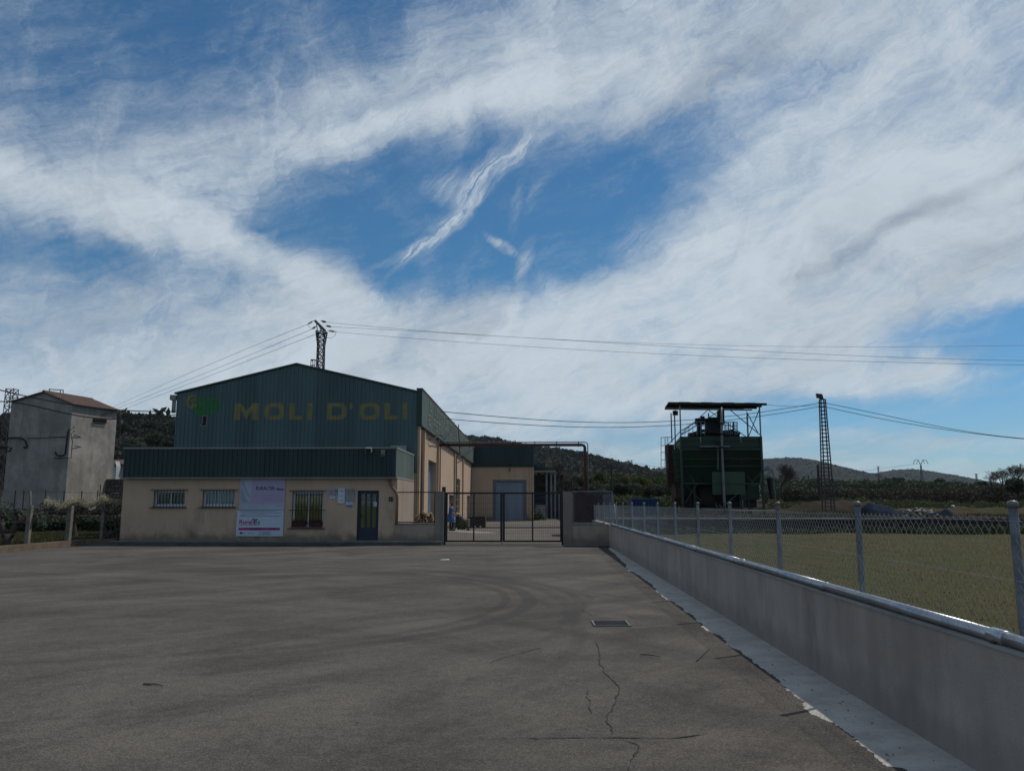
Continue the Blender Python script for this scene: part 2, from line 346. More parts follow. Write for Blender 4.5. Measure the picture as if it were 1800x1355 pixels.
M['crate_blue'] = mat('crate_blue', (0.020, 0.035, 0.085), rough=.7)
M['pale_panel'] = mat('pale_panel', (0.22, 0.25, 0.29), rough=.7)
M['rubble'] = mat('rubble', (0.36, 0.33, 0.30), (0.16, 0.15, 0.14), rough=.95, s1=.9, amt=.3)
M['tarp'] = mat('tarp', (0.008, 0.016, 0.030), (0.012, 0.022, 0.045), rough=.95, bstr=.6, bdist=.1, spec=.1)
M['crack'] = mat('crack', (0.036, 0.032, 0.028), rough=1)
M['glass'] = glass_mat('glass')
M['white_house'] = mat('white_house', (0.42, 0.44, 0.45), rough=.9)
M['stone'] = mat('stone', (0.10, 0.085, 0.07), (0.05, 0.045, 0.04), rough=.95, s1=1.2, amt=.3)
M['iron_grate'] = mat('iron_grate', (0.15, 0.155, 0.165), rough=.95, spec=.1)

def leaf_mat(name, c, c2, var=.4):
    m, t = new_mat(name); P = pos(t)
    n1 = t.noise(P, 1.1, 3, .6); n2 = t.noise(P, 14, 2, .6)
    c_ = t.mix(t.ramp(t.m('ADD', n1, t.m('MULTIPLY', n2, .6)), .55, 1.05), c, c2)
    p = t.n('ShaderNodeBsdfPrincipled', ins={'Roughness': .7, 'Specular IOR Level': .25}); t.put(p.inputs['Base Color'], c_)
    tr = t.n('ShaderNodeBsdfTranslucent'); t.put(tr.inputs[0], c_)
    mx = t.n('ShaderNodeMixShader', ins={0: .28}); t.put(mx.inputs[1], p.outputs[0]); t.put(mx.inputs[2], tr.outputs[0])
    o = t.n('ShaderNodeOutputMaterial'); t.put(o.inputs[0], mx.outputs[0]); M[name] = m
leaf_mat('leaf_dark', (0.030, 0.045, 0.026), (0.045, 0.060, 0.030))
leaf_mat('leaf_olive', (0.060, 0.085, 0.060), (0.085, 0.11, 0.085))
leaf_mat('leaf_spring', (0.080, 0.105, 0.022), (0.050, 0.075, 0.022))
leaf_mat('leaf_scrub', (0.055, 0.058, 0.038), (0.038, 0.045, 0.030))
leaf_mat('leaf_blossom', (0.46, 0.42, 0.28), (0.20, 0.19, 0.10))
leaf_mat('leaf_grass', (0.042, 0.066, 0.020), (0.062, 0.066, 0.028))
leaf_mat('leaf_straw', (0.10, 0.080, 0.034), (0.058, 0.052, 0.020))
leaf_mat('leaf_hill', (0.022, 0.027, 0.018), (0.030, 0.034, 0.022))
leaf_mat('leaf_brown', (0.042, 0.036, 0.026), (0.030, 0.030, 0.020))

def soil_mat(name, cols, s=1.0, bd=.04):
    m, t = new_mat(name); P = pos(t)
    a_ = t.noise(P, .35 * s, 6, .65); b_ = t.noise(P, 3.5 * s, 6, .7); c3 = t.noise(P, 30 * s, 4, .7)
    c_ = t.mix(t.ramp(a_, .38, .62), cols[0], cols[1])
    c_ = t.mix(t.ramp(b_, .45, .65, 0, .8), c_, cols[2])
    c_ = t.mix(t.ramp(c3, .5, .75, 0, .6), c_, cols[3])
    finish(t, c_, 1.0, 0, t.m('ADD', b_, c3), .9, bd, .1); M[name] = m
soil_mat('field', ((0.088, 0.072, 0.028), (0.066, 0.068, 0.023), (0.055, 0.050, 0.019), (0.100, 0.080, 0.040)))
soil_mat('dirt', ((0.040, 0.027, 0.020), (0.030, 0.023, 0.017), (0.024, 0.025, 0.014), (0.045, 0.034, 0.025)))
soil_mat('rough_grass', ((0.042, 0.045, 0.020), (0.060, 0.043, 0.027), (0.034, 0.038, 0.017), (0.075, 0.055, 0.035)))
soil_mat('scrub_ground', ((0.050, 0.050, 0.030), (0.065, 0.055, 0.035), (0.036, 0.042, 0.026), (0.07, 0.06, 0.04)), .5)
soil_mat('hill_ground', ((0.022, 0.025, 0.018), (0.029, 0.030, 0.023), (0.016, 0.019, 0.014), (0.040, 0.039, 0.032)), .08, .5)
soil_mat('yard_concrete', ((0.15, 0.135, 0.115), (0.115, 0.105, 0.092), (0.10, 0.092, 0.08), (0.16, 0.145, 0.125)), 1.0, .01)

# ------------------------------------------------------------------ mesh helpers
class MB:
    def __init__(s): s.v = []; s.f = []
    def add(s, vs, fs):
        o = len(s.v); s.v += [tuple(v) for v in vs]; s.f += [tuple(i + o for i in f) for f in fs]; return s
    def box(s, x0, x1, y0, y1, z0, z1):
        return s.hexa([(x0, y0, z0), (x1, y0, z0), (x1, y1, z0), (x0, y1, z0), (x0, y0, z1), (x1, y0, z1), (x1, y1, z1), (x0, y1, z1)])
    def hexa(s, p):
        return s.add(p, [(0, 3, 2, 1), (4, 5, 6, 7), (0, 1, 5, 4), (1, 2, 6, 5), (2, 3, 7, 6), (3, 0, 4, 7)])
    def tube(s, pts, r, n=6, caps=True):
        pts = [Vector(p) for p in pts]; rs = r if isinstance(r, (list, tuple)) else [r] * len(pts)
        vs = []; up0 = None
        for i, p in enumerate(pts):
            d = (pts[min(i + 1, len(pts) - 1)] - pts[max(i - 1, 0)]).normalized()
            if up0 is None:
                up0 = Vector((0, 0, 1)) if abs(d.z) < .9 else Vector((1, 0, 0))
            a = d.cross(up0)
            if a.length < 1e-4: a = d.cross(Vector((0, 1, 0)))
            a.normalize(); b = a.cross(d).normalized(); up0 = b
            for k in range(n):
                an = 2 * pi * k / n + (pi / 4 if n == 4 else 0)
                vs.append(p + a * cos(an) * rs[i] + b * sin(an) * rs[i])
        fs = []
        for i in range(len(pts) - 1):
            for k in range(n):
                k2 = (k + 1) % n
                fs.append((i * n + k, i * n + k2, (i + 1) * n + k2, (i + 1) * n + k))
        if caps:
            fs.append(tuple(range(n))[::-1]); fs.append(tuple(range((len(pts) - 1) * n, len(pts) * n)))
        return s.add(vs, fs)
    def bar(s, a, b, w_, n=4): return s.tube([a, b], w_ * (.7071 if n == 4 else 1), n)
    def prism(s, poly, y0, y1):
        """poly in (x,z), extruded in y"""
        n = len(poly)
        vs = [(x, y0, z) for x, z in poly] + [(x, y1, z) for x, z in poly]
        fs = [tuple(range(n)), tuple(range(n, 2 * n))[::-1]] + [((i + 1) % n, i, i + n, (i + 1) % n + n) for i in range(n)]
        return s.add(vs, fs)
    def build(s, name, m, parent=None, smooth=False, kind=None, origin=None, fix=True):
        me = bpy.data.meshes.new(name)
        o0 = Vector(origin) if origin is not None else root_origin(parent)
        me.from_pydata([(v[0] - o0.x, v[1] - o0.y, v[2] - o0.z) for v in s.v], [], s.f)
        if fix:
            bm = bmesh.new(); bm.from_mesh(me); bmesh.ops.recalc_face_normals(bm, faces=bm.faces); bm.to_mesh(me); bm.free()
        if smooth: me.polygons.foreach_set('use_smooth', [True] * len(me.polygons))
        me.materials.append(m if not isinstance(m, str) else M[m])
        return link(name, me, parent, kind, o0 if parent is None else None)
def root_origin(p):
    if p is None: return Vector((0, 0, 0))
    while p.parent: p = p.parent
    return Vector(p.location)
def link(name, me, parent=None, kind=None, loc=None):
    o = bpy.data.objects.new(name, me); COL.objects.link(o)
    if parent is not None: o.parent = parent
    if kind: o['kind'] = kind
    if loc is not None: o.location = loc
    return o
def tag(o, label, cat, group=None):
    o['label'] = label; o['category'] = cat
    if group: o['group'] = group
    return o
def thing(name, label, cat, loc=(0, 0, 0), group=None):
    o = bpy.data.objects.new(name, None); COL.objects.link(o); o.location = loc; o.empty_display_size = .2
    return tag(o, label, cat, group)
def np_obj(name, V, F, m, parent=None, kind=None, origin=(0, 0, 0), smooth=False):
    V = np.asarray(V, dtype=np.float32); F = np.asarray(F, dtype=np.int32); k = F.shape[1]
    o0 = np.array(origin if parent is None else tuple(root_origin(parent)), dtype=np.float32)
    me = bpy.data.meshes.new(name); me.vertices.add(len(V)); me.vertices.foreach_set('co', (V - o0).ravel())
    me.loops.add(F.size); me.loops.foreach_set('vertex_index', F.ravel())
    me.polygons.add(len(F)); me.polygons.foreach_set('loop_start', np.arange(0, F.size, k, dtype=np.int32))
    try: me.polygons.foreach_set('loop_total', np.full(len(F), k, dtype=np.int32))
    except Exception: pass
    if smooth: me.polygons.foreach_set('use_smooth', np.ones(len(F), dtype=bool))
    me.update(calc_edges=True); me.validate(); me.materials.append(M[m])
    return link(name, me, parent, kind, origin if parent is None else None)
def copy_tree(o, parent=None, delta=None):
    c = o.copy(); COL.objects.link(c)
    if parent is not None: c.parent = parent
    for ch in list(o.children): copy_tree(ch, c)
    return c
def cubes_np(n, P, S, rot=True):
    """many small leaf quads: P centres (n,3), S size"""
    d = rng.normal(size=(n, 3)); d /= np.linalg.norm(d, axis=1)[:, None] + 1e-9
    h = rng.normal(size=(n, 3)); a = np.cross(d, h); a /= np.linalg.norm(a, axis=1)[:, None] + 1e-9; b = np.cross(d, a)
    S = np.asarray(S).reshape(-1, 1) * np.ones((n, 1))
    V = np.stack([P - a * S, P + b * S * .45, P + a * S, P - b * S * .45], axis=1).reshape(-1, 3)
    F = np.arange(4 * n).reshape(n, 4)
    return V, F
def fbm2(x, y, seed=0, octs=5, base=1.0, gain=.5):
    r = np.random.default_rng(seed); z = np.zeros_like(x); amp = 1.0; fr = base
    for _ in range(octs):
        for _k in range(3):
            th = r.uniform(0, 2 * pi); ph = r.uniform(0, 2 * pi); f2 = fr * r.uniform(.7, 1.3)
            z += amp * np.sin((x * cos(th) + y * sin(th)) * f2 + ph + 1.3 * np.sin((x * sin(th) - y * cos(th)) * f2 * .7 + ph * 2)) / 3
        amp *= gain; fr *= 2.0
    return z

def lathe(mb, cx, cy, prof, n=12):
    vs = []; fs = []
    for r_, z in prof:
        for k in range(n): vs.append((cx + r_ * cos(2 * pi * k / n), cy + r_ * sin(2 * pi * k / n), z))
    for i in range(len(prof) - 1):
        for k in range(n):
            k2 = (k + 1) % n; fs.append((i * n + k, i * n + k2, (i + 1) * n + k2, (i + 1) * n + k))
    fs.append(tuple(range(n))[::-1]); fs.append(tuple(range((len(prof) - 1) * n, len(prof) * n)))
    return mb.add(vs, fs)

FONT = None
def text_obj(name, s, size, loc, m, parent, width=None, depth=.004, rot=(pi / 2, 0, 0), shear=0.0, bold=0.0, align='LEFT', sx=1.0):
    cu = bpy.data.curves.new(name, 'FONT'); cu.body = s; cu.size = size; cu.extrude = depth / 2; cu.shear = shear; cu.offset = bold; cu.align_x = align; cu.resolution_u = 3
    o = bpy.data.objects.new(name, cu); COL.objects.link(o)
    bpy.context.view_layer.update()
    dg = bpy.context.evaluated_depsgraph_get()
    me = bpy.data.meshes.new_from_object(o.evaluated_get(dg))
    bpy.data.objects.remove(o); bpy.data.curves.remove(cu)
    if width:
        xs = [v.co.x for v in me.vertices]; k = width / max(1e-4, max(xs) - min(xs))
    else: k = sx
    me.transform(Matrix.Diagonal((k, 1, 1, 1)))
    from mathutils import Euler
    me.transform(Euler(rot).to_matrix().to_4x4())
    me.transform(Matrix.Translation(Vector(loc) - root_origin(parent)))
    me.materials.clear(); me.materials.append(M[m]); me.name = name
    return link(name, me, parent)

# ================================================================== THE GROUND
def wallx(Y): return 2.70 + 0.0148 * Y          # face of the long low wall
FY = 32.6        # front of the office annexe
HY = 37.6        # front of the hall
BX = -5.10       # right flank of the hall
WY = 75.0        # front of the rear wing

mb = MB(); mb.add([(-3500, -2500, -.08), (3500, -2500, -.08), (3500, 3500, -.08), (-3500, 3500, -.08)], [(0, 1, 2, 3)])
mb.build('ground', 'scrub_ground', kind='structure')
kA = gr(0, 971.6); kB = gr(150, 958)
kdir = (kB - kA).normalized()
kC = kA - kdir * 40
kD = Vector((-16.45, 32.95, 0))
# asphalt yard: a sheet with gentle relief
xs = np.concatenate([np.linspace(-60, -20, 21), np.linspace(-19, 4, 70)]); ys = np.concatenate([np.linspace(-12, 2, 8), np.linspace(2.5, 33, 80), np.linspace(35, 92, 20)])
X, Y = np.meshgrid(xs, ys)
Z = 0.008 * fbm2(X, Y, 3, 3, .35)
V = np.stack([X, Y, Z], -1).reshape(-1, 3)
# keep only what lies left of the wall and right of the flank in the yard behind the gate
nx = len(xs); F = []
for j in range(len(ys) - 1):
    for i in range(nx - 1):
        xc = (xs[i] + xs[i + 1]) / 2; yc = (ys[j] + ys[j + 1]) / 2
        if xc > wallx(yc) + .25: continue
        if yc > 33.0 and xc < BX - .3: continue
        # left of the kerb line
        if (Vector((xc, yc, 0)) - kA).cross(kdir).z < 0 and xc < -17.0: continue
        F.append((j * nx + i, j * nx + i + 1, (j + 1) * nx + i + 1, (j + 1) * nx + i))
ao = np_obj('asphalt_yard', V, F, 'asphalt', kind='structure', smooth=True)
# worn concrete of the mill yard behind the gate
mb = MB(); mb.add([(-5.05, 33.4, .022), (2.9, 33.4, .022), (3.7, 91, .022), (-5.05, 91, .022)], [(0, 1, 2, 3)])
mb.build('mill_yard', 'yard_concrete', kind='structure')
mb = MB(); mb.add([(-4.6, 47, .03), (-2.4, 44, .03), (-1.5, 45.2, .03), (-4.7, 50, .03)], [(0, 1, 2, 3)])
mb.build('concrete_patch', 'concrete', kind='structure')

# concrete strip at the foot of the wall, ragged along the asphalt
mb = MB(); n = 1100; vs = []; rs = np.random.default_rng(5)
yy = np.linspace(3.4, 30.2, n); prev = 0
wob = fbm2(yy * 1.0, yy * 0, 11, 8, 1.1, .66)
for i, y in enumerate(yy):
    wd = .44 + .085 * wob[i] + rs.normal() * .006
    if y < 5.4: wd = max(.04, wd * (y - 3.3) / 2.1 + .10 * sin(y * 9))
    if y > 19: wd *= max(.3, 1 - (y - 19) / 16)
    za_ = .008 * fbm2(np.array([wallx(y) - wd]), np.array([y]), 3, 3, .35)[0]
    vs += [(wallx(y) - wd, y, za_ + .001), (wallx(y) - wd + .03, y, za_ + .006), (wallx(y) + .02, y, max(.018, za_ + .012))]
fs = []
for i in range(n - 1):
    for k in range(2): fs.append((3 * i + k, 3 * i + k + 1, 3 * i + k + 4, 3 * i + k + 3))
mb.add(vs, fs); mb.build('concrete_strip', 'pale_concrete', kind='structure', smooth=True)

# cracks in the asphalt
def crack(pts, wd, seed=0, amp=.05):
    r_ = random.Random(seed); P = []
    for a, b in zip(pts[:-1], pts[1:]):
        a = Vector(a); b = Vector(b); L = (b - a).length; k = max(2, int(L / .05))
        for i in range(k): P.append(a.lerp(b, i / k))
    off = 0; vs = []; fs = []
    for i, p in enumerate(P):
        d = (P[min(i + 1, len(P) - 1)] - P[max(0, i - 1)]).normalized(); nrm = Vector((-d.y, d.x, 0))
        off = off * .85 + r_.uniform(-1, 1) * amp * .4; ww = wd * r_.uniform(.3, 1.5) * min(1, i / 3 + .1, (len(P) - 1 - i) / 3 + .1)
        for sgn in (-1, 1):
            q = p + nrm * (off + sgn * ww / 2); zz = .008 * fbm2(np.array([q.x]), np.array([q.y]), 3, 3, .35)[0]
            vs.append((q.x, q.y, zz + .006))
    for i in range(len(P) - 1): fs.append((2 * i, 2 * i + 1, 2 * i + 3, 2 * i + 2))
    mb = MB(); mb.add(vs, fs); return mb
cr = [[(1045, 1125), (1060, 1180), (1085, 1215), (1072, 1260), (1080, 1297)], [(1085, 1297), (1125, 1310), (1105, 1345)], [(1105, 1345), (1095, 1400)], [(900, 1296), (980, 1297), (1080, 1298), (1180, 1299), (1262, 1290)],
      [(1060, 1103), (1110, 1105), (1200, 1103), (1215, 1098)], [(860, 1165), (905, 1150), (960, 1135)], [(1020, 1070), (1046, 1085)], [(1100, 1080), (1130, 1090)], [(560, 1165), (620, 1160)], [(250, 1203), (285, 1206)], [(1060, 1045), (1105, 1050), (1130, 1052)], [(1030, 1210), (1045, 1260)], [(700, 1120), (780, 1108)]]
for i, c_ in enumerate(cr):
    crack([gr(*q) for q in c_], (.010, .012, .012, .014, .012, .010, .010, .014, .010, .03, .016, .008, .008)[i], i, .035).build('asphalt_crack', 'crack', kind='structure')

# kerb along the olive plot on the left
mb = MB(); kn = Vector((-kdir.y, kdir.x, 0))
for a, b in ((kC, kA), (kA, kB), (kB, kD)):
    d = (b - a).normalized(); nn = Vector((-d.y, d.x, 0)) * .22
    z = .22
    mb.hexa([a, b, b + nn, a + nn, a + Vector((0, 0, z)), b + Vector((0, 0, z)), b + nn + Vector((0, 0, z)), a + nn + Vector((0, 0, z))])
mb.build('garden_kerb', 'old_kerb', kind='structure')
# olive plot soil and upper terrace
def relief(name, x0, x1, y0, y1, nx_, ny_, zf, m, kind='structure'):
    xs = np.linspace(x0, x1, nx_); ys = np.linspace(y0, y1, ny_); X, Y = np.meshgrid(xs, ys); Z = zf(X, Y)
    V = np.stack([X, Y, Z], -1).reshape(-1, 3); F = [(j * nx_ + i, j * nx_ + i + 1, (j + 1) * nx_ + i + 1, (j + 1) * nx_ + i) for j in range(ny_ - 1) for i in range(nx_ - 1)]
    return np_obj(name, V, F, m, kind=kind, smooth=True)
V = []; F = []
ss = np.linspace(-40, 12, 60); tt = np.linspace(.2, 42, 40)
for a in ss:
    for b in tt:
        p = kA + kdir * a + kn * b
        zz = .16 + .05 * fbm2(np.array([p.x]), np.array([p.y]), 21, 4, .8)[0]
        if p.y > 41.2: zz = -.3
        V.append((min(p.x, -16.45), p.y, zz))
for i in range(len(ss) - 1):
    for j in range(len(tt) - 1): F.append((i * 40 + j, i * 40 + j + 1, (i + 1) * 40 + j + 1, (i + 1) * 40 + j))
np_obj('olive_plot', V, F, 'rough_grass', kind='structure', smooth=True)
relief('upper_terrace', -160, -16.6, 41.6, 300, 100, 120, lambda X, Y: 1.05 + .07 * fbm2(X, Y, 4, 4, .6) + np.clip(Y - 60, 0, 400) * .035, 'rough_grass')
# field on the right and the platform of the hopper
relief('field', 0, 70, -12, 36.2, 180, 150, lambda X, Y: .34 + .035 * fbm2(X, Y, 8, 5, 1.2), 'field')
o_ = bpy.data.objects['field']
for v_ in o_.data.vertices:
    lim = wallx(v_.co.y) + .1
    if v_.co.x < lim: v_.co.x = lim
relief('dirt_platform', 3.9, 110, 36.5, 130, 140, 120, lambda X, Y: .95 + .06 * fbm2(X, Y, 9, 4, .7) + np.clip(Y - 56, 0, 200) * .02, 'dirt')
relief('rear_ground', -60, 4.2, 91, 180, 60, 60, lambda X, Y: .9 + .1 * fbm2(X, Y, 19, 4, .4) + np.clip(Y - 100, 0, 200) * .03, 'scrub_ground')
relief('far_scrub_slope', -400, 400, 128, 420, 120, 60, lambda X, Y: 1.0 + .3 * fbm2(X, Y, 29, 4, .08), 'scrub_ground')

# ================================================================== HILLS
def hill(name, pts, Y, depth, m='hill_ground', seed=0, rough=1.0, nshr=0, shr=1.2, leaf='leaf_hill', nx_=160):
    P = [at(x, y, Y) for x, y in pts]; xs0 = np.array([p.x for p in P]); zs0 = np.array([p.z for p in P])
    xs = np.linspace(xs0[0], xs0[-1], nx_); prof = np.interp(xs, xs0, zs0)
    k = 7; kern = np.ones(k) / k; pp = np.pad(prof, k // 2, mode='edge'); prof = np.convolve(pp, kern, 'valid')
    ny_ = 60; ts = np.linspace(-1, 1, ny_); V = []
    for t_ in ts:
        sh = (1 - sqrt(t_ * t_ + .003) + .05) ** 1.25 if abs(t_) < 1 else 0
        sh = min(1.0, max(0.0, sh))
        yy = Y + t_ * depth
        z = -2 + (prof + 2) * sh + rough * fbm2(xs / depth * 9, np.full_like(xs, yy) / depth * 9, seed, 5, .7) * (1 - .85 * (abs(t_) < .04)) * sh * 1.0
        V.append(np.stack([xs, np.full_like(xs, yy), z], -1))
    V = np.array(V); W = V.reshape(-1, 3)
    F = [(j * nx_ + i, j * nx_ + i + 1, (j + 1) * nx_ + i + 1, (j + 1) * nx_ + i) for j in range(ny_ - 1) for i in range(nx_ - 1)]
    h = np_obj(name, W, F, m, kind='structure', smooth=True)
    if nshr:
        iu = rng.uniform(0, nx_ - 1.01, nshr); ju = rng.uniform(0, ny_ / 2 + 1, nshr)
        i0 = iu.astype(int); j0 = ju.astype(int); fx = (iu - i0)[:, None]; fy = (ju - j0)[:, None]
        C = V[j0, i0] * (1 - fx) * (1 - fy) + V[j0, i0 + 1] * fx * (1 - fy) + V[j0 + 1, i0] * (1 - fx) * fy + V[j0 + 1, i0 + 1] * fx * fy
        size = shr * rng.lognormal(0, .4, nshr)
        q = 14; off = rng.normal(size=(nshr, q, 3)); off /= np.linalg.norm(off, axis=2)[..., None]; off[..., 2] = np.abs(off[..., 2]) * .8
        PP = (C[:, None, :] + off * size[:, None, None] * rng.uniform(.5, 1, (nshr, q, 1))).reshape(-1, 3)
        VV, FF = cubes_np(len(PP), PP, np.repeat(size, q) * .5)
        np_obj('hillside_shrubs', VV, FF, leaf, kind='stuff')
    return h
hill('near_hill', [(-120, 748), (0, 735), (100, 726), (200, 731), (260, 733), (310, 737), (420, 745), (560, 800), (640, 870)], 235, 130, seed=3, rough=.8, nshr=7000, shr=.95, leaf='leaf_hill')
hill('middle_hill', [(420, 870), (560, 800), (680, 768), (815, 766), (845, 767), (880, 771), (905, 779), (950, 786), (990, 790), (1040, 801), (1062, 808), (1100, 819), (1130, 828), (1190, 850), (1240, 880)], 560, 330, seed=5, rough=1.6, nshr=12000, shr=1.15)
hill('low_ridge', [(1000, 860), (1100, 829), (1130, 827), (1175, 822), (1260, 826), (1330, 835), (1400, 870)], 1000, 420, seed=8, rough=1.2, nshr=2500, shr=1.2)
hill('round_hill', [(1240, 860), (1300, 815), (1340, 806), (1385, 804), (1420, 807), (1450, 816), (1490, 838), (1530, 870)], 1700, 700, seed=9, rough=1.3, nshr=3000, shr=1.3)
hill('far_hill', [(1420, 880), (1490, 838), (1540, 831), (1575, 825), (1605, 824), (1622, 828), (1645, 840), (1680, 866)], 1900, 700, seed=10, rough=1.2, nshr=2500, shr=1.3)
hill('far_ridge_right', [(1500, 884), (1640, 862), (1800, 858), (2000, 850), (2200, 850), (2400, 884)], 1500, 600, seed=12, rough=3, nshr=1500, shr=2.5)

# ================================================================== CLADDING AND BUILDINGS
PITCHR = 0.19; RIB = .045; SL = .018; RH = .032
def prof_at(s):
    u = s % PITCHR
    if u < SL: return RH * u / SL
    if u < SL + RIB: return RH
    if u < 2 * SL + RIB: return RH * (1 - (u - SL - RIB) / SL)
    return 0.0
def breaks(s0, s1):
    out = [s0]; k = int(s0 // PITCHR) - 1
    while k * PITCHR < s1:
        for q in (0, SL, SL + RIB, 2 * SL + RIB):
            s = k * PITCHR + q
            if s0 + 1e-4 < s < s1 - 1e-4: out.append(s)
        k += 1
    out.append(s1); return out
def cladding(parent, P0, d, nrm, L, z0f, z1f, m, sheet=PITCHR * 5, extra=()):
    P0 = Vector(P0); d = Vector(d); nrm = Vector(nrm); s = 0.0; k = 0
    while s < L - .02:
        e = min(L, s + sheet)
        if L - e < .2: e = L
        bs = breaks(s + .0025, e - .0025)
        for x_ in extra:
            if s < x_ < e: bs = sorted(bs + [x_])
        vs = []; fs = []
        lap = .002 * (k % 2)
        for b in bs:
            p = P0 + d * b + nrm * (prof_at(b) + .01 + lap)
            vs += [(p.x, p.y, z0f(b)), (p.x, p.y, z1f(b))]
        n_ = len(bs)
        for b in bs:
            p = P0 + d * b + nrm * (prof_at(b) + .004 + lap)
            vs += [(p.x, p.y, z0f(b)), (p.x, p.y, z1f(b))]
        for i in range(n_ - 1):
            fs.append((2 * i, 2 * i + 2, 2 * i + 3, 2 * i + 1)); o_ = 2 * n_
            fs.append((o_ + 2 * i, o_ + 2 * i + 1, o_ + 2 * i + 3, o_ + 2 * i + 2))
        mb = MB(); mb.add(vs, fs); mb.build('cladding_sheet', m, parent, fix=False)
        s = e; k += 1
def wall_open(x0, x1, z0, z1, y, ops, depth=.22, side='front'):
    """wall face in the plane y with openings (x0,x1,z0,z1) and reveals going back by depth; mapping f(u,z,back)"""
    if side == 'front': f = lambda u, z, b: (u, y + b, z)
    else: f = lambda u, z, b: (y - b, u, z)
    us = sorted({x0, x1, *[o[0] for o in ops], *[o[1] for o in ops]}); zs = sorted({z0, z1, *[o[2] for o in ops], *[o[3] for o in ops]})
    mb = MB()
    for a, b in zip(us[:-1], us[1:]):
        for c, d in zip(zs[:-1], zs[1:]):
            cx, cz = (a + b) / 2, (c + d) / 2
            if any(o[0] < cx < o[1] and o[2] < cz < o[3] for o in ops): continue
            mb.add([f(a, c, 0), f(b, c, 0), f(b, d, 0), f(a, d, 0)], [(0, 1, 2, 3)])
    for o in ops:
        a, b, c, d = o
        for q in (((a, c), (a, d)), ((a, d), (b, d)), ((b, d), (b, c)), ((b, c), (a, c))):
            (u0, w0), (u1, w1) = q
            mb.add([f(u0, w0, 0), f(u1, w1, 0), f(u1, w1, depth), f(u0, w0, depth)], [(0, 1, 2, 3)])
    return mb
def drape(name, polys, P0x, y, m, parent, off=.006):
    """flat print on the ribbed cladding: polys in (x,z), cut at every fold and pressed on to the ribs"""
    bm = bmesh.new()
    for pl in polys:
        vs = [bm.verts.new((x, 0, z)) for x, z in pl]
        try: bm.faces.new(vs)
        except Exception: pass
    xs = [v.co.x for v in bm.verts]; a, b = min(xs), max(xs)
    for s in breaks(a - P0x, b - P0x)[1:-1]:
        bmesh.ops.bisect_plane(bm, geom=bm.verts[:] + bm.edges[:] + bm.faces[:], plane_co=(s + P0x, 0, 0), plane_no=(1, 0, 0))
    for v in bm.verts: v.co.y = y - prof_at(v.co.x - P0x + 1e-6) - .012 - off
    o0 = root_origin(parent)
    for v in bm.verts: v.co -= o0
    me = bpy.data.meshes.new(name); bm.to_mesh(me); bm.free(); me.materials.append(M[m])
    return link(name, me, parent)

# ---------------- the hall
hx0 = at(311, 700, HY).x; hx1 = BX; hpk = at(522, 641, HY); heL = at(311, 693, HY).z; heR = at(727, 690, HY).z
hall = thing('olive_mill_hall', 'large gabled hall in faded green ribbed metal with yellow sign MOLI D\'OLI', 'building', ((hx0 + hx1) / 2, HY, 0))
SB0 = at(733, 745, HY).z - .02; SB1 = at(733, 685, HY).z       # green band on the flank: bottom, top
# flank wall with openings seen through the gate and above the low wall
def flankY(px): # world y on the flank for a pixel column
    a, b, c = ray(px, 880); return BX * b / a
ops = [(flankY(752.0), flankY(766.5), 0.02, 3.9), (flankY(800), flankY(808.5), .9, 3.45), (flankY(789.5), flankY(799), .02, 2.2), (flankY(821), flankY(826), .02, 2.3)]
fw = wall_open(HY, WY, 0, SB0 + .05, BX, ops, .35, 'side')
fw.build('flank_wall', 'beige_render', hall, fix=False)
mb = MB(); mb.box(hx0, hx1 - .004, HY + .02, HY + .3, 0, SB0); mb.box(hx0, hx0 + .3, HY + .3, WY + 6, 0, heL); mb.box(hx0, hx1 + .3, WY + 6, WY + 6.3, 0, heL)
mb.build('wall', 'beige_render', hall)
pk_s = hpk.x - hx0
gz = lambda s: heL + (hpk.z - heL) * s / pk_s if s < pk_s else hpk.z + (heR - hpk.z) * (s - pk_s) / (hx1 - hx0 - pk_s)
cladding(hall, (hx0, HY, 0), (1, 0, 0), (0, -1, 0), hx1 - hx0, lambda s: 3.1, gz, M['faded_green_sheet'], extra=(pk_s,))
mb = MB(); mb.prism([(hx0, 3.05), (hx1, 3.05), (hx1, heR - .02), (hpk.x, hpk.z - .02), (hx0, heL - .02)], HY + .002, HY + .018); mb.build('gable_lining', 'trim_green', hall)
# roof
rt = .12
mb = MB(); ye = WY + 6.4
for a, b in (((hx0 - .1, heL), (hpk.x, hpk.z)), ((hpk.x, hpk.z), (hx1, heR))):
    mb.hexa([(a[0], HY - .10, a[1] + .01), (b[0], HY - .10, b[1] + .01), (b[0], ye, b[1] + .01), (a[0], ye, a[1] + .01), (a[0], HY - .10, a[1] + .08), (b[0], HY - .10, b[1] + .08), (b[0], ye, b[1] + .08), (a[0], ye, a[1] + .08)])
mb.build('roof', 'trim_green', hall)
# flank band: ribbed parapet from front to rear wing
BO = .17
mb = MB(); mb.box(BX - .05, BX + BO - .02, HY - .06, WY - .02, SB0, SB1 - .02); mb.build('parapet_core', 'trim_green', hall)
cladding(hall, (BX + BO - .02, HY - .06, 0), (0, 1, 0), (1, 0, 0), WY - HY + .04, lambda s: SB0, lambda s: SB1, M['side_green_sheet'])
mb = MB(); mb.box(BX - .08, BX + BO + .045, HY - .09, WY, SB1, SB1 + .07); mb.build('parapet_coping', 'rust', hall)
mb = MB(); mb.box(BX - .002, BX + BO + .04, HY - .07, WY, SB0 - .07, SB0 - .002); mb.build('parapet_edge_trim', 'trim_green', hall)
mb = MB(); mb.box(BX - .05, BX + BO + .03, HY - .12, HY - .065, SB0 - .05, SB1 + .06); mb.build('corner_trim', 'dark_green_sheet', hall)
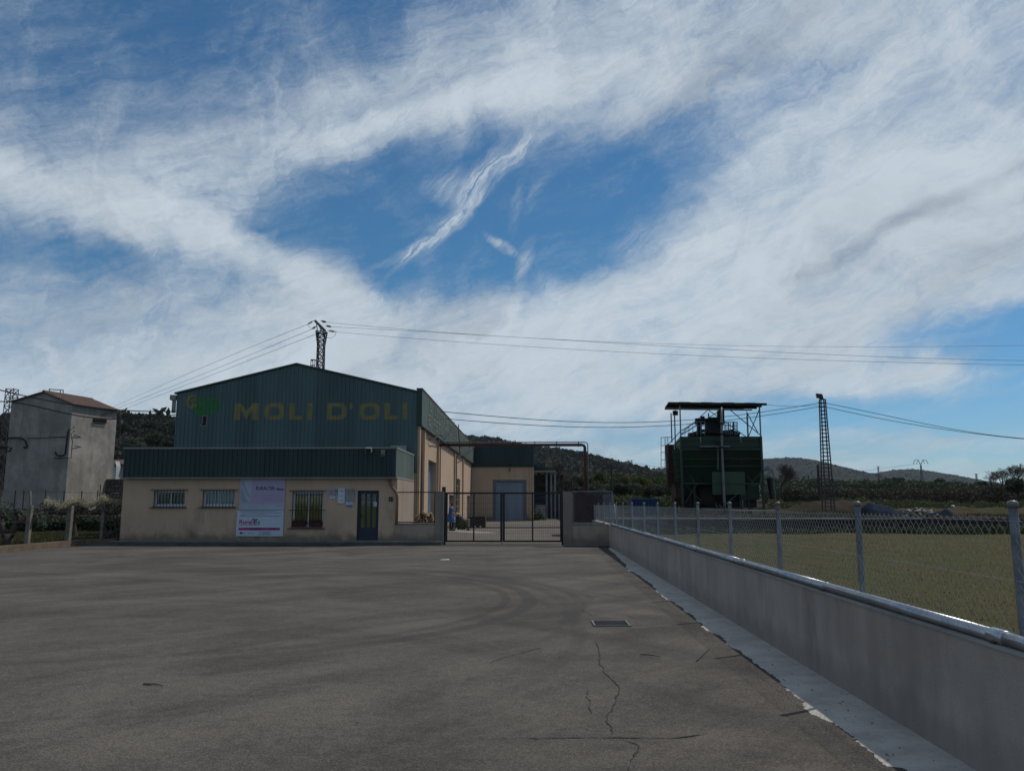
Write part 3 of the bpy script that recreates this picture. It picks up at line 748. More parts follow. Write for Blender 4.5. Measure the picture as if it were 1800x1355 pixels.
# pilasters and downpipes on the flank
for px in (727.6, 741, 767.0, 797, 812):
    y_ = flankY(px) if px != 727.6 else HY + .02
    mb = MB(); mb.box(BX - .02, BX + .12, y_, y_ + .32, 0, SB0 - .08); mb.build('pilaster', 'beige_render', hall)
for px, top in ((736.5, SB0 - .1), (769.5, SB0 - .15), (799.2, SB0 - .15)):
    y_ = flankY(px); mb = MB(); mb.tube([(BX + .09, y_, 0.1), (BX + .09, y_, top - .2), (BX + .05, y_, top)], .06, 8); mb.build('downpipe', 'brown_pipe', hall, smooth=True)
def rect_yz(y0, y1, z0, z1, x, th): mb = MB(); mb.box(x - th, x, y0, y1, z0, z1); return mb
a, b, c, d_ = ops[0]; dr = rect_yz(a, b, c, d_, BX - .30, .05).build('sliding_door', 'grey_door', hall)
mb = MB()
for k in range(8):
    yy_ = a + (b - a) * (k + .5) / 8; mb.box(BX - .30, BX - .28, yy_ - .03, yy_ + .03, c, d_)
mb.build('door_rib', 'grey_door', dr)
a, b, c, d_ = ops[1]; win = rect_yz(a, b, c, d_, BX - .26, .03).build('window', 'interior_shade', hall)
mb = MB()
for k in range(6): zz = c + (d_ - c) * k / 5; mb.box(BX - .2, BX - .17, a, b, zz - .03, zz + .03)
for k in range(3): yy_ = a + (b - a) * k / 2; mb.box(BX - .22, BX - .19, yy_ - .05, yy_ + .05, c, d_)
mb.build('window_bar', 'window_frame', win)
for o in ops[2:]:
    rect_yz(o[0], o[1], o[2], o[3], BX - .28, .04).build('door', 'grey_door', hall)
# sign MOLI D'OLI
def X_(px): return at(px, 720, HY).x
def Z_(py): return at(560, py, HY).z
z0, z1 = Z_(737.6), Z_(708.6); zh = z1 - z0
def bar_(x0_, x1_, a_, b_): return [(x0_, a_), (x1_, a_), (x1_, b_), (x0_, b_)]
def ring(x0_, x1_, th, ch):
    def octo(a_, b_, c_, d_, k): return [(a_ + k, c_), (b_ - k, c_), (b_, c_ + k), (b_, d_ - k), (b_ - k, d_), (a_ + k, d_), (a_, d_ - k), (a_, c_ + k)]
    o1 = octo(x0_, x1_, z0, z1, ch); i1 = octo(x0_ + th, x1_ - th, z0 + th * .8, z1 - th * .8, ch * .45)
    return [[o1[i], o1[(i + 1) % 8], i1[(i + 1) % 8], i1[i]] for i in range(8)]
def dring(x0_, x1_, th, ch):
    o1 = [(x0_, z0), (x1_ - ch, z0), (x1_, z0 + ch), (x1_, z1 - ch), (x1_ - ch, z1), (x0_, z1)]
    i1 = [(x0_ + th, z0 + th * .8), (x1_ - th - ch * .45, z0 + th * .8), (x1_ - th, z0 + th * .8 + ch * .45), (x1_ - th, z1 - th * .8 - ch * .45), (x1_ - th - ch * .45, z1 - th * .8), (x0_ + th, z1 - th * .8)]
    return [[o1[i], o1[(i + 1) % 6], i1[(i + 1) % 6], i1[i]] for i in range(6)]
th = .23
L_ = []
x0_, x1_ = X_(412.5), X_(455); t2 = .30; mid = (x0_ + x1_) / 2
L_.append([bar_(x0_, x0_ + t2, z0, z1), bar_(x1_ - t2, x1_, z0, z1), [(x0_ + t2, z1), (x0_ + t2, z1 - .32), (mid, z0), (mid, z0 + .42)], [(x1_ - t2, z1), (mid, z0 + .42), (mid, z0), (x1_ - t2, z1 - .32)]])
L_.append(ring(X_(465), X_(500), th, .16))
x0_, x1_ = X_(508.5), X_(532); L_.append([bar_(x0_, x0_ + .26, z0, z1), bar_(x0_ + .26, x1_, z0, z0 + th * .8)])
L_.append([bar_(X_(541), X_(550), z0, z1)])
L_.append(dring(X_(575.5), X_(609.5), th, .18))
L_.append([bar_(X_(614.5), X_(620), z1 - .28, z1)])
L_.append(ring(X_(632.5), X_(667), th, .16))
x0_, x1_ = X_(676), X_(699); L_.append([bar_(x0_, x0_ + .26, z0, z1), bar_(x0_ + .26, x1_, z0, z0 + th * .8)])
L_.append([bar_(X_(708), X_(716), z0, z1)])
for pl in L_: drape('sign_letter', pl, hx0, HY, 'sign_yellow', hall)
# tree emblem
def cell(px, py): return (X_(px), Z_(py))
crown = [(341, 706), (346, 700), (354, 697.5), (362, 698), (371, 697), (378, 699), (384, 703), (388, 708), (390, 713), (386, 718), (381, 721), (378, 726), (370, 728.5), (361, 729), (353, 729.5), (344, 729), (341, 723), (337, 718), (340, 712)]
drape('emblem_crown', [[cell(*p) for p in crown][::-1]], hx0, HY, 'sign_green', hall, .010)
sun_o = [(cell(337 + 10.5 * cos(k * pi / 8), 705.5 + 12.5 * sin(k * pi / 8))) for k in range(3, 15)]
sun_i = [(cell(338 + 6.0 * cos(k * pi / 8), 705.5 + 8 * sin(k * pi / 8))) for k in range(3, 15)]
drape('emblem_sun', [[sun_o[i], sun_o[i + 1], sun_i[i + 1], sun_i[i]] for i in range(11)] + [[cell(334, 702), cell(344, 700), cell(344, 704), cell(334, 706)], [cell(336, 708), cell(347, 711), cell(346, 715), cell(337, 712)]], hx0, HY, 'sign_yellow', hall, .014)
trunk_o = [(356.3, 730), (365.3, 730), (365.0, 740), (364.6, 748.6), (353.4, 748.6), (356.5, 741.5)]
trunk_i = [(357.3, 731), (364.4, 731), (364.0, 740), (363.8, 747.6), (355, 747.6), (357.6, 741.5)]
drape('emblem_trunk_outline', [[cell(*p) for p in trunk_o][::-1]], hx0, HY, 'sign_pale', hall, .006)
drape('emblem_trunk', [[cell(*p) for p in trunk_i][::-1]], hx0, HY, 'sign_brown', hall, .010)
# faded letters painted on the flank band: two rows of washed-out blocks, no longer legible
rr_ = random.Random(4)
for row, (za, zb) in enumerate(((SB0 + .95, SB1 - .22), (SB0 + .18, SB0 + .78))):
    y_ = HY + 2.9 + row * -.6; k = 0
    while y_ < WY - 6:
        wd_ = rr_.uniform(.7, 1.0); mb = MB(); gl = rr_.choice('EOSLAIR'); hh = zb - za; xx_ = BX + BO + .036
        def q_(ya, yb, zc, zd): mb.box(xx_, xx_ + .006, ya, yb, zc, zd)
        q_(y_, y_ + .2, za, zb)
        if gl in 'EOSLR': q_(y_ + .2, y_ + wd_, za, za + hh * .22)
        if gl in 'EOSAR': q_(y_ + .2, y_ + wd_, zb - hh * .22, zb)
        if gl in 'ESAR': q_(y_ + .2, y_ + wd_ - .22, za + hh * .4, za + hh * .6)
        if gl in 'OAR': q_(y_ + wd_ - .2, y_ + wd_, za + hh * .22, zb - hh * .22)
        mb.build('faded_letter', 'faded_letter', hall)
        y_ += wd_ + (.35 if k % 6 else 1.3); k += 1
# bracket at the left eave, floodlight etc. as own things
mb = MB(); mb.box(hx0 - .30, hx0 - .02, HY - .1, HY + .15, heL - .28, heL - .04); mb.box(hx0 - .2, hx0 - .02, HY - .05, HY, heL - .9, heL - .28)
mb.build('gutter_head', 'trim_grey', hall)
# roof ladder hoops
mb = MB(); lx0, lx1 = at(546, 650, 42).x, at(553, 650, 42).x; zt = at(550, 632.5, 42).z
for x_ in (lx0, (lx0 + lx1) / 2, lx1): mb.bar((x_, 42, hpk.z - .6), (x_, 42, zt), .03)
for z_ in (zt, zt - .3): mb.bar((lx0 - .01, 42, z_), (lx1 + .01, 42, z_), .05)
mb.bar((lx0, 42.4, hpk.z - .6), (lx0, 42.4, zt), .03); mb.bar((lx1, 42.4, hpk.z - .6), (lx1, 42.4, zt), .03); mb.bar((lx0, 42, zt), (lx0, 42.4, zt), .04); mb.bar((lx1, 42, zt), (lx1, 42.4, zt), .04)
mb.build('roof_ladder_cage', 'lattice', hall)

# ---------------- the office annexe
ax0 = at(213.5, 900, FY).x; ax1 = BX - .12
AB0 = at(400, 839, FY).z; AB1 = at(400, 789.5, FY).z
bx0, bx1 = at(221, 815, FY).x, at(697.5, 815, FY).x
annexe = thing('office_annexe', 'low beige rendered office with a dark green metal band, in front of the hall', 'building', ((ax0 + ax1) / 2, FY, .14))
def ox(px): return at(px, 900, FY).x
def oz(py): return at(450, py, FY).z
KZ = .15
W1 = (ox(269), ox(324), oz(889.5), oz(862)); W2 = (ox(355), ox(411.5), oz(889.5), oz(862)); W3 = (ox(513), ox(568), oz(926), oz(863.5)); DR = (ox(627.5), ox(665.5), KZ + .02, oz(862))
wall_open(ax0, ax1, KZ, AB0 + .02, FY, [W1, W2, W3, DR], .2).build('wall', 'beige_render', annexe, fix=False)
mb = MB(); mb.box(ax1 - .25, ax1 + .003, FY + .012, HY - .02, KZ, AB0 + .02); mb.box(ax0 - .003, ax0 + .25, FY + .012, HY + .0, KZ, AB0 + .02); mb.box(ax0, ax1, HY - .35, HY - .30, 0, 3.0); mb.box(ax0 + .3, ax1 - .3, FY + .5, HY - .4, 2.9, 3.0)
mb.build('side_wall', 'pinkish_render', annexe)
mb = MB(); mb.box(ax0 + .3, ax1 - .3, FY + .55, FY + .6, KZ, 2.8); mb.build('dark_backing', 'interior_shade', annexe)  # near black sheet close behind the glass, standing for the unlit room
mb = MB(); mb.box(bx0 + .02, bx1 - .02, FY - .16, HY - .13, AB0, AB1 - .01); mb.build('parapet_core', 'trim_green', annexe)
cladding(annexe, (bx0, FY - .17, 0), (1, 0, 0), (0, -1, 0), bx1 - bx0, lambda s: AB0, lambda s: AB1, M['dark_green_sheet'])
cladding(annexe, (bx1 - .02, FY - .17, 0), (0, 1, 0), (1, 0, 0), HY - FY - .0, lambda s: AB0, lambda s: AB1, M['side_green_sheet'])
mb = MB(); mb.box(bx0 - .03, bx1 + .04, FY - .23, FY - .12, AB1, AB1 + .07); mb.box(bx1 - .08, bx1 + .04, FY - .12, HY - .1, AB1, AB1 + .07); mb.build('parapet_coping', 'trim_grey', annexe)
mb = MB(); mb.box(bx0 - .03, bx1 + .04, FY - .235, FY - .10, AB0 - .05, AB0 - .002); mb.box(bx1 - .1, bx1 + .045, FY - .1, HY - .1, AB0 - .05, AB0 - .002); mb.build('parapet_edge_trim', 'trim_grey', annexe)
def sliding_window(op, name, inner, split=.5, curtain=None, sash_in=None):
    a, b, c, d = op; y = FY + .14
    mb = MB(); f = .05
    mb.box(a, a + f, y, y + .05, c, d); mb.box(b - f, b, y, y + .05, c, d); mb.box(a + f, b - f, y, y + .05, c, c + f); mb.box(a + f, b - f, y, y + .05, d - f, d)
    wn_ = mb.build('window', 'window_frame', annexe)
    mx_ = a + (b - a) * split
    for (u0, u1, yo) in ((a + f, mx_ + .02, .0), (mx_ - .02, b - f, .02)):
        mb = MB(); g = .035; yy_ = y + .008 + yo
        mb.box(u0, u0 + g, yy_, yy_ + .02, c + f, d - f); mb.box(u1 - g, u1, yy_, yy_ + .02, c + f, d - f); mb.box(u0 + g, u1 - g, yy_, yy_ + .02, c + f, c + f + g); mb.box(u0 + g, u1 - g, yy_, yy_ + .02, d - f - g, d - f)
        mb.build('sash', 'window_frame', wn_)
        mb = MB(); mb.box(u0 + g, u1 - g, yy_ + .008, yy_ + .012, c + f + g, d - f - g); mb.build('pane', 'glass', wn_)
    if curtain:
        mb = MB(); n_ = 40; vs = []
        zt_ = d - f if curtain != 'curtain_yellow' else d - .16
        for i in range(n_ + 1):
            x_ = a + f + (b - a - 2 * f) * i / n_; yy_ = y + .10 + .02 * sin(i * 1.7)
            vs += [(x_, yy_, c + .03), (x_, yy_, zt_)]
        mb.add(vs, [(2 * i, 2 * i + 2, 2 * i + 3, 2 * i + 1) for i in range(n_)]); mb.build('curtain', curtain, wn_, fix=False)
    return wn_
sliding_window(W1, 'window', None, .5, None); sliding_window(W2, 'window', None, .5, 'blind_white'); sliding_window(W3, 'window', None, .5, 'curtain_yellow')
# window W1: open blue sash edge; sills
for op in (W1, W2, W3):
    mb = MB(); mb.box(op[0] - .03, op[1] + .03, FY - .035, FY + .13, op[2] - .05, op[2] - .002); mb.build('window_sill', 'kerb', annexe)
def grille(op, nbar, mids=()):
    a, b, c, d = op; g = MB(); yb = FY - .075
    g.bar((a - .12, yb, d + .03), (b + .12, yb, d + .03), .028); g.bar((a - .15, yb, c - .06), (b + .10, yb, c - .06), .03)
    for z_ in mids: g.bar((a - .11, yb, z_), (b + .11, yb, z_), .025)
    gg = g.build('window_grille', 'rusty_bar', annexe)
    mb = MB()
    for k in range(nbar):
        x_ = a + .05 + (b - a - .1) * k / (nbar - 1); mb.bar((x_, yb - .01, c - .06), (x_, yb - .01, d + .03), .018)
        m2 = mb; m2.build('bar', 'rusty_bar', gg); mb = MB()
    for (x_, z_) in ((a - .10, d + .03), (b + .10, d + .03), (a - .12, c - .06), (b + .08, c - .06)): mb.bar((x_, yb, z_), (x_, FY, z_), .02)
    mb.build('bracket', 'rusty_bar', gg)
grille(W1, 10); grille(W2, 10); grille(W3, 11, (W3[2] + (W3[3] - W3[2]) * .47,))
# door
a, b, c, d = DR; y = FY + .12
mb = MB(); mb.box(a, a + .06, y - .03, y + .05, c, d); mb.box(b - .06, b, y - .03, y + .05, c, d); mb.box(a + .06, b - .06, y - .03, y + .05, d - .06, d)
door = mb.build('door', 'blue_door', annexe)
mb = MB(); a2, b2 = a + .065, b - .065; zg0, zg1 = oz(927), oz(868)
mb.box(a2, b2, y, y + .04, c, zg0); mb.box(a2, b2, y, y + .04, zg1, d - .065)
wd_ = (b2 - a2); st_ = .07; pw_ = (wd_ - 4 * st_) / 3
for k in range(4): u = a2 + k * (st_ + pw_); mb.box(u, u + st_, y, y + .04, zg0, zg1)
mb.build('door_leaf', 'blue_door', door)
for k in range(3):
    u = a2 + st_ + k * (st_ + pw_); mb = MB(); mb.box(u, u + pw_, y + .015, y + .02, zg0, zg1); mb.build('pane', 'glass', door)
mb = MB(); mb.box(a2 + .03, b2 - .03, y + .06, y + .065, zg0, zg1 - .28); mb.build('curtain', 'curtain_yellow', door)
mb = MB(); mb.tube([(a2 + .05, y - .0, oz(906.5)), (a2 + .05, y - .06, oz(906.5)), (a2 + .16, y - .06, oz(906.5))], .014, 6); mb.box(a2 + .02, a2 + .08, y - .012, y - .001, oz(910), oz(903)); mb.build('door_handle', 'black_steel', door)
mb = MB(); mb.box(ox(655.3), ox(661.3), y - .012, y - .004, oz(890), oz(882)); mb.build('paper_notice', 'notice', door)
mb = MB(); mb.box(a - .02, b + .02, FY - .04, FY + .18, KZ - .02, KZ + .018); mb.build('door_step', 'kerb', annexe)
# drainpipe bending down at the right corner
mb = MB(); pp = [at(684, 843, FY - .1), at(687, 852, FY - .1), at(692, 859, FY - .1), at(696.5, 865, FY - .1), at(698.5, 873, FY - .1), at(698, 890, FY - .1), at(697, 921, FY - .1)]
mb.tube(pp, .055, 8); mb.build('drainpipe', 'brown_pipe', annexe, smooth=True)
# pavement in front
mb = MB(); mb.box(-16.6, -3.35, 32.12, FY, .12, KZ); mb.build('pavement', 'kerb', kind='structure')
mb = MB(); mb.box(-16.6, -3.35, 32.13, FY, 0, .118); mb.build('kerb', 'kerb_riser', kind='structure')

# ---------------- things on the office front
def bx3(x0, x1, y0, y1, z0_, z1_): mb = MB(); mb.box(x0, x1, y0, y1, z0_, z1_); return mb
fy = FY - .02
# upper board
bt = thing('information_board', 'upper lilac and pale information board reading RURALTER, fixed above the RuralEs board', 'sign', (ox(461), fy, oz(896)))
mb = bx3(ox(420.5), ox(500), fy - .03, fy, oz(896.3), oz(840.5)); mb.build('panel', 'board_pale', bt)
bx3(ox(441), ox(499.5), fy - .034, fy - .0305, oz(884), oz(841)).build('lilac_field', 'board_lilac', bt)
for k in range(11):
    pts = []
    for j in range(9):
        pts.append((ox(422 + 18 * j / 8), fy - .033, oz(872 + k * 3.2 - 30 * .8 * (1 - (j / 8)) - 2.5 * sin(j * .9 + k * .3) + (j / 8) * 6 - (6 if k < 3 else 0))))
    pts = [p for p in pts if oz(885) < p[2] < oz(843)]
    if len(pts) > 2: MB().tube(pts, .006, 3).build('wave_line', 'ink_grey', bt)
text_obj('lettering', 'RURALTER', .21, (ox(448.5), fy - .038, oz(861)), 'ink', bt, width=ox(481.5) - ox(448.5), bold=.002)
text_obj('lettering', 'Paisatge', .12, (ox(484), fy - .038, oz(861)), 'ink', bt, width=ox(498) - ox(484), shear=.4, bold=.003)
bx3(ox(486), ox(496), fy - .036, fy - .0305, oz(888.9), oz(888.1)).build('small_print', 'ink_grey', bt)
for k in range(3): bx3(ox(446 + k * 8), ox(496), fy - .037, fy - .0345, oz(870.6 + k * 4), oz(870.2 + k * 4)).build('faint_line', 'ink_grey', bt)
bb = thing('information_board', 'lower white information board with the RuralEs logo and a purple bar', 'sign', (ox(457.5), fy, oz(942)))
mb = bx3(ox(417.5), ox(499.5), fy - .034, fy - .001, oz(942), oz(897)); mb.build('panel', 'board_white', bb)
def line_(x0, x1, py, h=.5, m='ink_grey', nm='text_line'): bx3(ox(x0), ox(x1), fy - .038, fy - .0345, oz(py + h / 2), oz(py - h / 2)).build(nm, m, bb)
line_(422, 486, 895.8 + 1.8, .5, 'ink_teal')
rr_ = random.Random(2)
def words(xa, xb, py, h, m='ink_grey'):
    mb = MB(); x_ = xa
    while x_ < xb:
        l = rr_.uniform(1.2, 3.5); mb.box(ox(x_), ox(min(x_ + l, xb)), fy - .038, fy - .0345, oz(py + h / 2), oz(py - h / 2)); x_ += l + .6
    mb.build('small_print', m, bb)
words(424, 497, 900.0, .9); words(427, 492, 902.2, .9); words(455, 468, 903.9, .8); words(423, 432, 904.8, .7)
line_(423, 495, 906.4, .7, 'ink')
text_obj('lettering', 'Rural', .24, (ox(421.8), fy - .040, oz(920.6)), 'ink_magenta', bb, width=ox(444.5) - ox(421.8), bold=.004)
text_obj('lettering', 'E', .22, (ox(446.5), fy - .040, oz(920.6)), 'ink_magenta', bb, width=ox(453) - ox(446.5), bold=.008)
text_obj('lettering', 's', .24, (ox(454.6), fy - .040, oz(920.6)), 'ink_teal', bb, bold=.004)
mb = MB(); tp = [(ox(445 + k), oz(912.6 - .9 * sin(k * .78))) for k in range(10)]; mb.prism([(x, z + .025) for x, z in tp][::-1] + [(x, z - .02) for x, z in tp], fy - .042, fy - .036); mb.build('tilde_mark', 'ink_teal', bb)
words(422, 458, 922.8, .5, 'ink_purple')
line_(421.5, 494, 929.3, 4.4, 'ink_magenta', 'colour_bar'); bx3(ox(440), ox(462), fy - .041, fy - .0385, oz(931), oz(927.5)).build('bar_segment', 'ink_purple', bb); bx3(ox(475), ox(486), fy - .041, fy - .0385, oz(931), oz(927.5)).build('bar_segment', 'ink_purple', bb)
mb = MB(); cx_ = ox(426.5); mb.prism([(cx_ - .06, oz(938)), (cx_ + .06, oz(938)), (cx_ + .055, oz(936)), (cx_ + .02, oz(935)), (cx_, oz(934)), (cx_ - .02, oz(935)), (cx_ - .055, oz(936))], fy - .040, fy - .0345); mb.build('crest', 'ink', bb)
words(430.5, 435, 936, 1.3); words(438, 448, 935.8, .6); words(438, 450, 937.4, .6)
mb = MB(); mb.tube([(ox(460), fy - .037, oz(933.5)), (ox(458.5), fy - .037, oz(935)), (ox(460), fy - .037, oz(937)), (ox(458), fy - .037, oz(940))], .012, 4); mb.build('crest', 'ink_grey', bb)
text_obj('lettering', 'GENERALITAT', .075, (ox(462.5), fy - .040, oz(936.4)), 'ink_grey', bb, width=.36); text_obj('lettering', 'VALENCIANA', .075, (ox(462.5), fy - .040, oz(939.8)), 'ink_grey', bb, width=.36)

def notice(label, x0, x1, y0, y1, m, lines=(), bar=None, name='wall_notice'):
    r_ = thing(name, label, 'notice', (ox((x0 + x1) / 2), fy, oz(y1)), 'notices on the office wall')
    bx3(ox(x0), ox(x1), fy - .02, fy + .018, oz(y1), oz(y0)).build('plate', m, r_)
    for (a_, b_, p_, h_) in lines: bx3(ox(a_), ox(b_), fy - .024, fy - .0205, oz(p_ + h_ / 2), oz(p_ - h_ / 2)).build('print_line', 'ink', r_)
    if bar: bx3(ox(x0 + .6), ox(x1 - .6), fy - .024, fy - .0205, oz(y1 - .3), oz(bar)).build('blue_band', 'ink_blue', r_)
notice('lilac grey paper notice beside the barred window, uppermost on the left', 577, 588.5, 858.8, 869.6, 'notice_lilac', [(578, 588, 863.3, .9), (580, 584, 866.8, 1.2)])
notice('small dim notice squeezed between the lilac paper and the tall pale board', 589, 592.6, 859.4, 869.2, 'notice_grey', [(589.5, 592.2, 863, 1.6)])
notice('small pale blue notice hanging under the lilac paper', 580, 588.2, 870.5, 876.6, 'notice', [(581.5, 587, 872.2, .7)])
notice('tall pale blue board with three dark blue marks one above the other', 593.3, 605.6, 857.8, 884.2, 'notice', [(598.5, 602.3, 862.4, 1.0), (598.5, 602.5, 871.2, .9), (598.4, 602, 879.5, 1.0), (595.2, 595.8, 863, 1.5), (595.2, 595.8, 871.6, 1.8), (595.2, 595.8, 879.5, 1.5)])
notice('clear grey plate with two dark marks, next to the blue door', 607, 622.6, 859, 881.5, 'notice_grey', [(607.8, 622, 863.4, .6), (611.5, 614.5, 867.4, .8), (611.5, 614, 879.4, 1.0)])
notice('small white notice with a dark blue band along its foot', 608, 620, 882.2, 890, 'notice', [(611, 618, 884.7, .6)], 887.2)
gs = thing('green_sign', 'small square green and black safety sign right of the blue door', 'sign', (ox(686.5), fy, oz(880.5)))
bx3(ox(683.2), ox(690), fy - .02, fy + .018, oz(880.5), oz(873)).build('plate', 'black_steel', gs)
cx_, cz_ = ox(686.6), oz(876.8); r_ = .07
for k in range(4):
    an = pi / 4 + k * pi / 2; p = [(cx_ + r_ * cos(an - .5), cz_ + r_ * sin(an - .5)), (cx_ + r_ * cos(an + .5), cz_ + r_ * sin(an + .5)), (cx_, cz_)]
    mb = MB(); mb.prism([(cx_ + r_ * 1.0 * cos(k * pi / 2) - .02, cz_ + r_ * sin(k * pi / 2) - .02), (cx_ + r_ * cos(k * pi / 2) + .02, cz_ + r_ * sin(k * pi / 2) - .02), (cx_ + r_ * cos(k * pi / 2) + .02, cz_ + r_ * sin(k * pi / 2) + .02), (cx_ + r_ * cos(k * pi / 2) - .02, cz_ + r_ * sin(k * pi / 2) + .02)], fy - .026, fy - .0205); mb.build('arrow_mark', 'emerald', gs)
mb = MB(); mb.prism([(cx_ + .025 * cos(q * pi / 4), cz_ + .025 * sin(q * pi / 4)) for q in range(8)], fy - .027, fy - .0205); mb.build('dot', 'sign_pale', gs)
# floodlight and alarm box on the band
fl = thing('floodlight', 'grey rectangular floodlight mounted on the office parapet', 'floodlight', tuple(at(648, 795, FY - .2)))
a = at(643, 796, FY - .35); b = at(653.5, 786, FY - .35)
mb = MB(); mb.hexa([(a.x, FY - .42, a.z), (b.x, FY - .42, a.z), (b.x, FY - .22, a.z + .06), (a.x, FY - .22, a.z + .06), (a.x, FY - .50, b.z - .05), (b.x, FY - .50, b.z - .05), (b.x, FY - .28, b.z), (a.x, FY - .28, b.z)]); mb.build('lamp_housing', 'trim_grey', fl)
bx3(a.x - .03, b.x + .03, FY - .22, FY - .205, a.z - .0, a.z + .1).build('bracket', 'dark_steel', fl)
mb = MB(); mb.hexa([(a.x + .02, FY - .43, a.z + .01), (b.x - .02, FY - .43, a.z + .01), (b.x - .02, FY - .425, a.z + .01), (a.x + .02, FY - .425, a.z + .01), (a.x + .02, FY - .512, b.z - .07), (b.x - .02, FY - .512, b.z - .07), (b.x - .02, FY - .505, b.z - .07), (a.x + .02, FY - .505, b.z - .07)]); mb.build('glass_front', 'dark_steel', fl)
al = thing('alarm_box', 'small grey siren box on the dark green band beside the floodlight', 'alarm', tuple(at(674, 802, FY - .2)))
a = at(670.5, 802, FY - .2); b = at(677, 791, FY - .2)
bx3(a.x, b.x, FY - .33, FY - .21, a.z, b.z).build('case', 'trim_grey', al); bx3(a.x + .03, b.x - .03, FY - .345, FY - .3305, a.z + .03, a.z + .09).build('lens', 'pot_red', al)
# vent plate behind the parapet corner
vp = bx3(at(687, 790, HY - .3).x, at(714, 790, HY - .3).x, HY - .34, HY - .28, at(700, 804, HY - .3).z, at(700, 783, HY - .3).z).build('air_conditioner_panel', 'side_green_sheet')
tag(vp, 'flat greenish metal panel standing behind the office parapet against the hall', 'panel')
# flower troughs on the big window sill
for k, (xa, xb) in enumerate(((513.5, 538), (543, 567))):
    r0 = thing('flower_trough', ('left', 'right')[k] + ' reddish flower trough behind the grille of the tall office window', 'planter', (ox((xa + xb) / 2), FY + .03, W3[2]), 'flower troughs on the window sill')
    mb = MB(); x0_, x1_ = ox(xa), ox(xb); zb_, zt_ = W3[2] + .002, W3[2] + .20
    mb.hexa([(x0_ + .03, FY - .01, zb_), (x1_ - .03, FY - .01, zb_), (x1_ - .03, FY + .11, zb_), (x0_ + .03, FY + .11, zb_), (x0_, FY - .03, zt_), (x1_, FY - .03, zt_), (x1_, FY + .125, zt_), (x0_, FY + .125, zt_)]); mb.build('trough', 'pot_red', r0)
    n_ = 220; P_ = np.stack([rng.uniform(x0_ + .02, x1_ - .02, n_), rng.uniform(FY - .03, FY + .11, n_), zt_ + rng.exponential(.035, n_)], -1); V, F = cubes_np(n_, P_, .03); np_obj('leaves', V, F, 'leaf_dark', r0)

# ---------------- the rear wing
rx0, rx1 = BX + .02, at(938.5, 820, WY).x
wing = thing('rear_wing', 'beige rear wing with dark green metal band and a big grey door', 'building', ((rx0 + rx1) / 2, WY, 0))
rb0, rb1 = at(880, 820.5, WY).z, at(880, 786, WY).z
gd = (at(869.5, 880, WY).x, at(922, 880, WY).x, .03, at(895, 845, WY).z)
wall_open(rx0, rx1, 0, rb0 + .03, WY, [gd], .3).build('wall', 'beige_render', wing, fix=False)
mb = MB(); mb.box(rx1 - .25, rx1, WY + .01, WY + 12, 0, rb0); mb.box(rx0, rx1, WY + 12, WY + 12.2, 0, rb1); mb.build('side_wall', 'beige_render', wing)
mb = MB(); mb.box(rx0, rx1, WY - .1, WY + 12, rb0, rb1 - .02); mb.build('parapet_core', 'trim_green', wing)
cladding(wing, (rx0 + .2, WY - .11, 0), (1, 0, 0), (0, -1, 0), rx1 - rx0 - .2, lambda s: rb0, lambda s: rb1, M['dark_green_sheet'])
bx3(rx0 + .22, rx1 + .05, WY - .18, WY - .10, rb1, rb1 + .08).build('parapet_coping', 'trim_green', wing)
bd = bx3(gd[0] + .12, gd[1] - .12, WY + .1, WY + .16, gd[2], gd[3] - .1).build('warehouse_door', 'grey_door', wing)
mb = MB(); mb.box(gd[0] - .18, gd[0] + .11, WY - .03, WY + .2, 0, gd[3] + .1); mb.box(gd[1] - .11, gd[1] + .18, WY - .03, WY + .2, 0, gd[3] + .1); mb.box(gd[0] + .11, gd[1] - .11, WY - .03, WY + .2, gd[3] - .1, gd[3] + .1); mb.build('door_frame', 'door_frame_grey', wing)
n_ = 12
for k in range(n_):
    x_ = gd[0] + .16 + (gd[1] - gd[0] - .32) * k / (n_ - 1)
    bx3(x_ - .1, x_ + .1, WY + .075 + .005 * (k % 2), WY + .098, gd[2] + .02, gd[3] - .12).build('door_board', 'grey_door', bd)
mb = MB(); mb.tube([(rx1 - .35, WY - .08, .1), (rx1 - .35, WY - .08, rb0 - .1)], .07, 8); mb.build('downpipe', 'beige_render', wing)
mb = MB(); q = at(896, 822, WY - .4); mb.tube([(q.x, WY - .1, q.z + .6), (q.x, WY - .4, q.z + .7), (q.x, WY - .45, q.z + .5)], .04, 6); lathe(mb, q.x, WY - .45, [(.05, q.z + .55), (.22, q.z + .42), (.2, q.z + .38)], 10); mb.build('wall_lamp', 'rust', wing)
mb = MB(); mb.bar((q.x, WY - .03, q.z), (q.x, WY - .03, q.z - .35), .08); mb.build('lamp_cable_box', 'rust', wing)

# ---------------- open shed right of the rear wing with stacked blue crates
SY = 84.0
shed = thing('open_shed', 'dark open shed with a sloping canopy between the rear wing and the trees', 'shed', (at(960, 900, SY).x, SY, 0))
q0 = at(940, 816, SY); q1 = at(976, 824, SY)
mb = MB(); mb.hexa([(q0.x - .6, SY - .5, q0.z - .35), (q1.x, SY - .5, q1.z - .25), (q1.x, SY + 9, q1.z - .1), (q0.x - .6, SY + 9, q0.z - .2), (q0.x - .6, SY - .5, q0.z), (q1.x, SY - .5, q1.z), (q1.x, SY + 9, q1.z + .15), (q0.x - .6, SY + 9, q0.z + .15)]); mb.build('canopy_roof', 'dark_green_sheet', shed)
q2 = at(976, 827, SY); bx3(q0.x - .3, q2.x, SY - .6, SY - .52, q2.z - .18, q2.z).build('fascia', 'trim_grey', shed)
bx3(q0.x - .6, q1.x + 1.2, SY + 8.8, SY + 9, 0, q1.z - .3).build('back_wall', 'roof_under', shed)
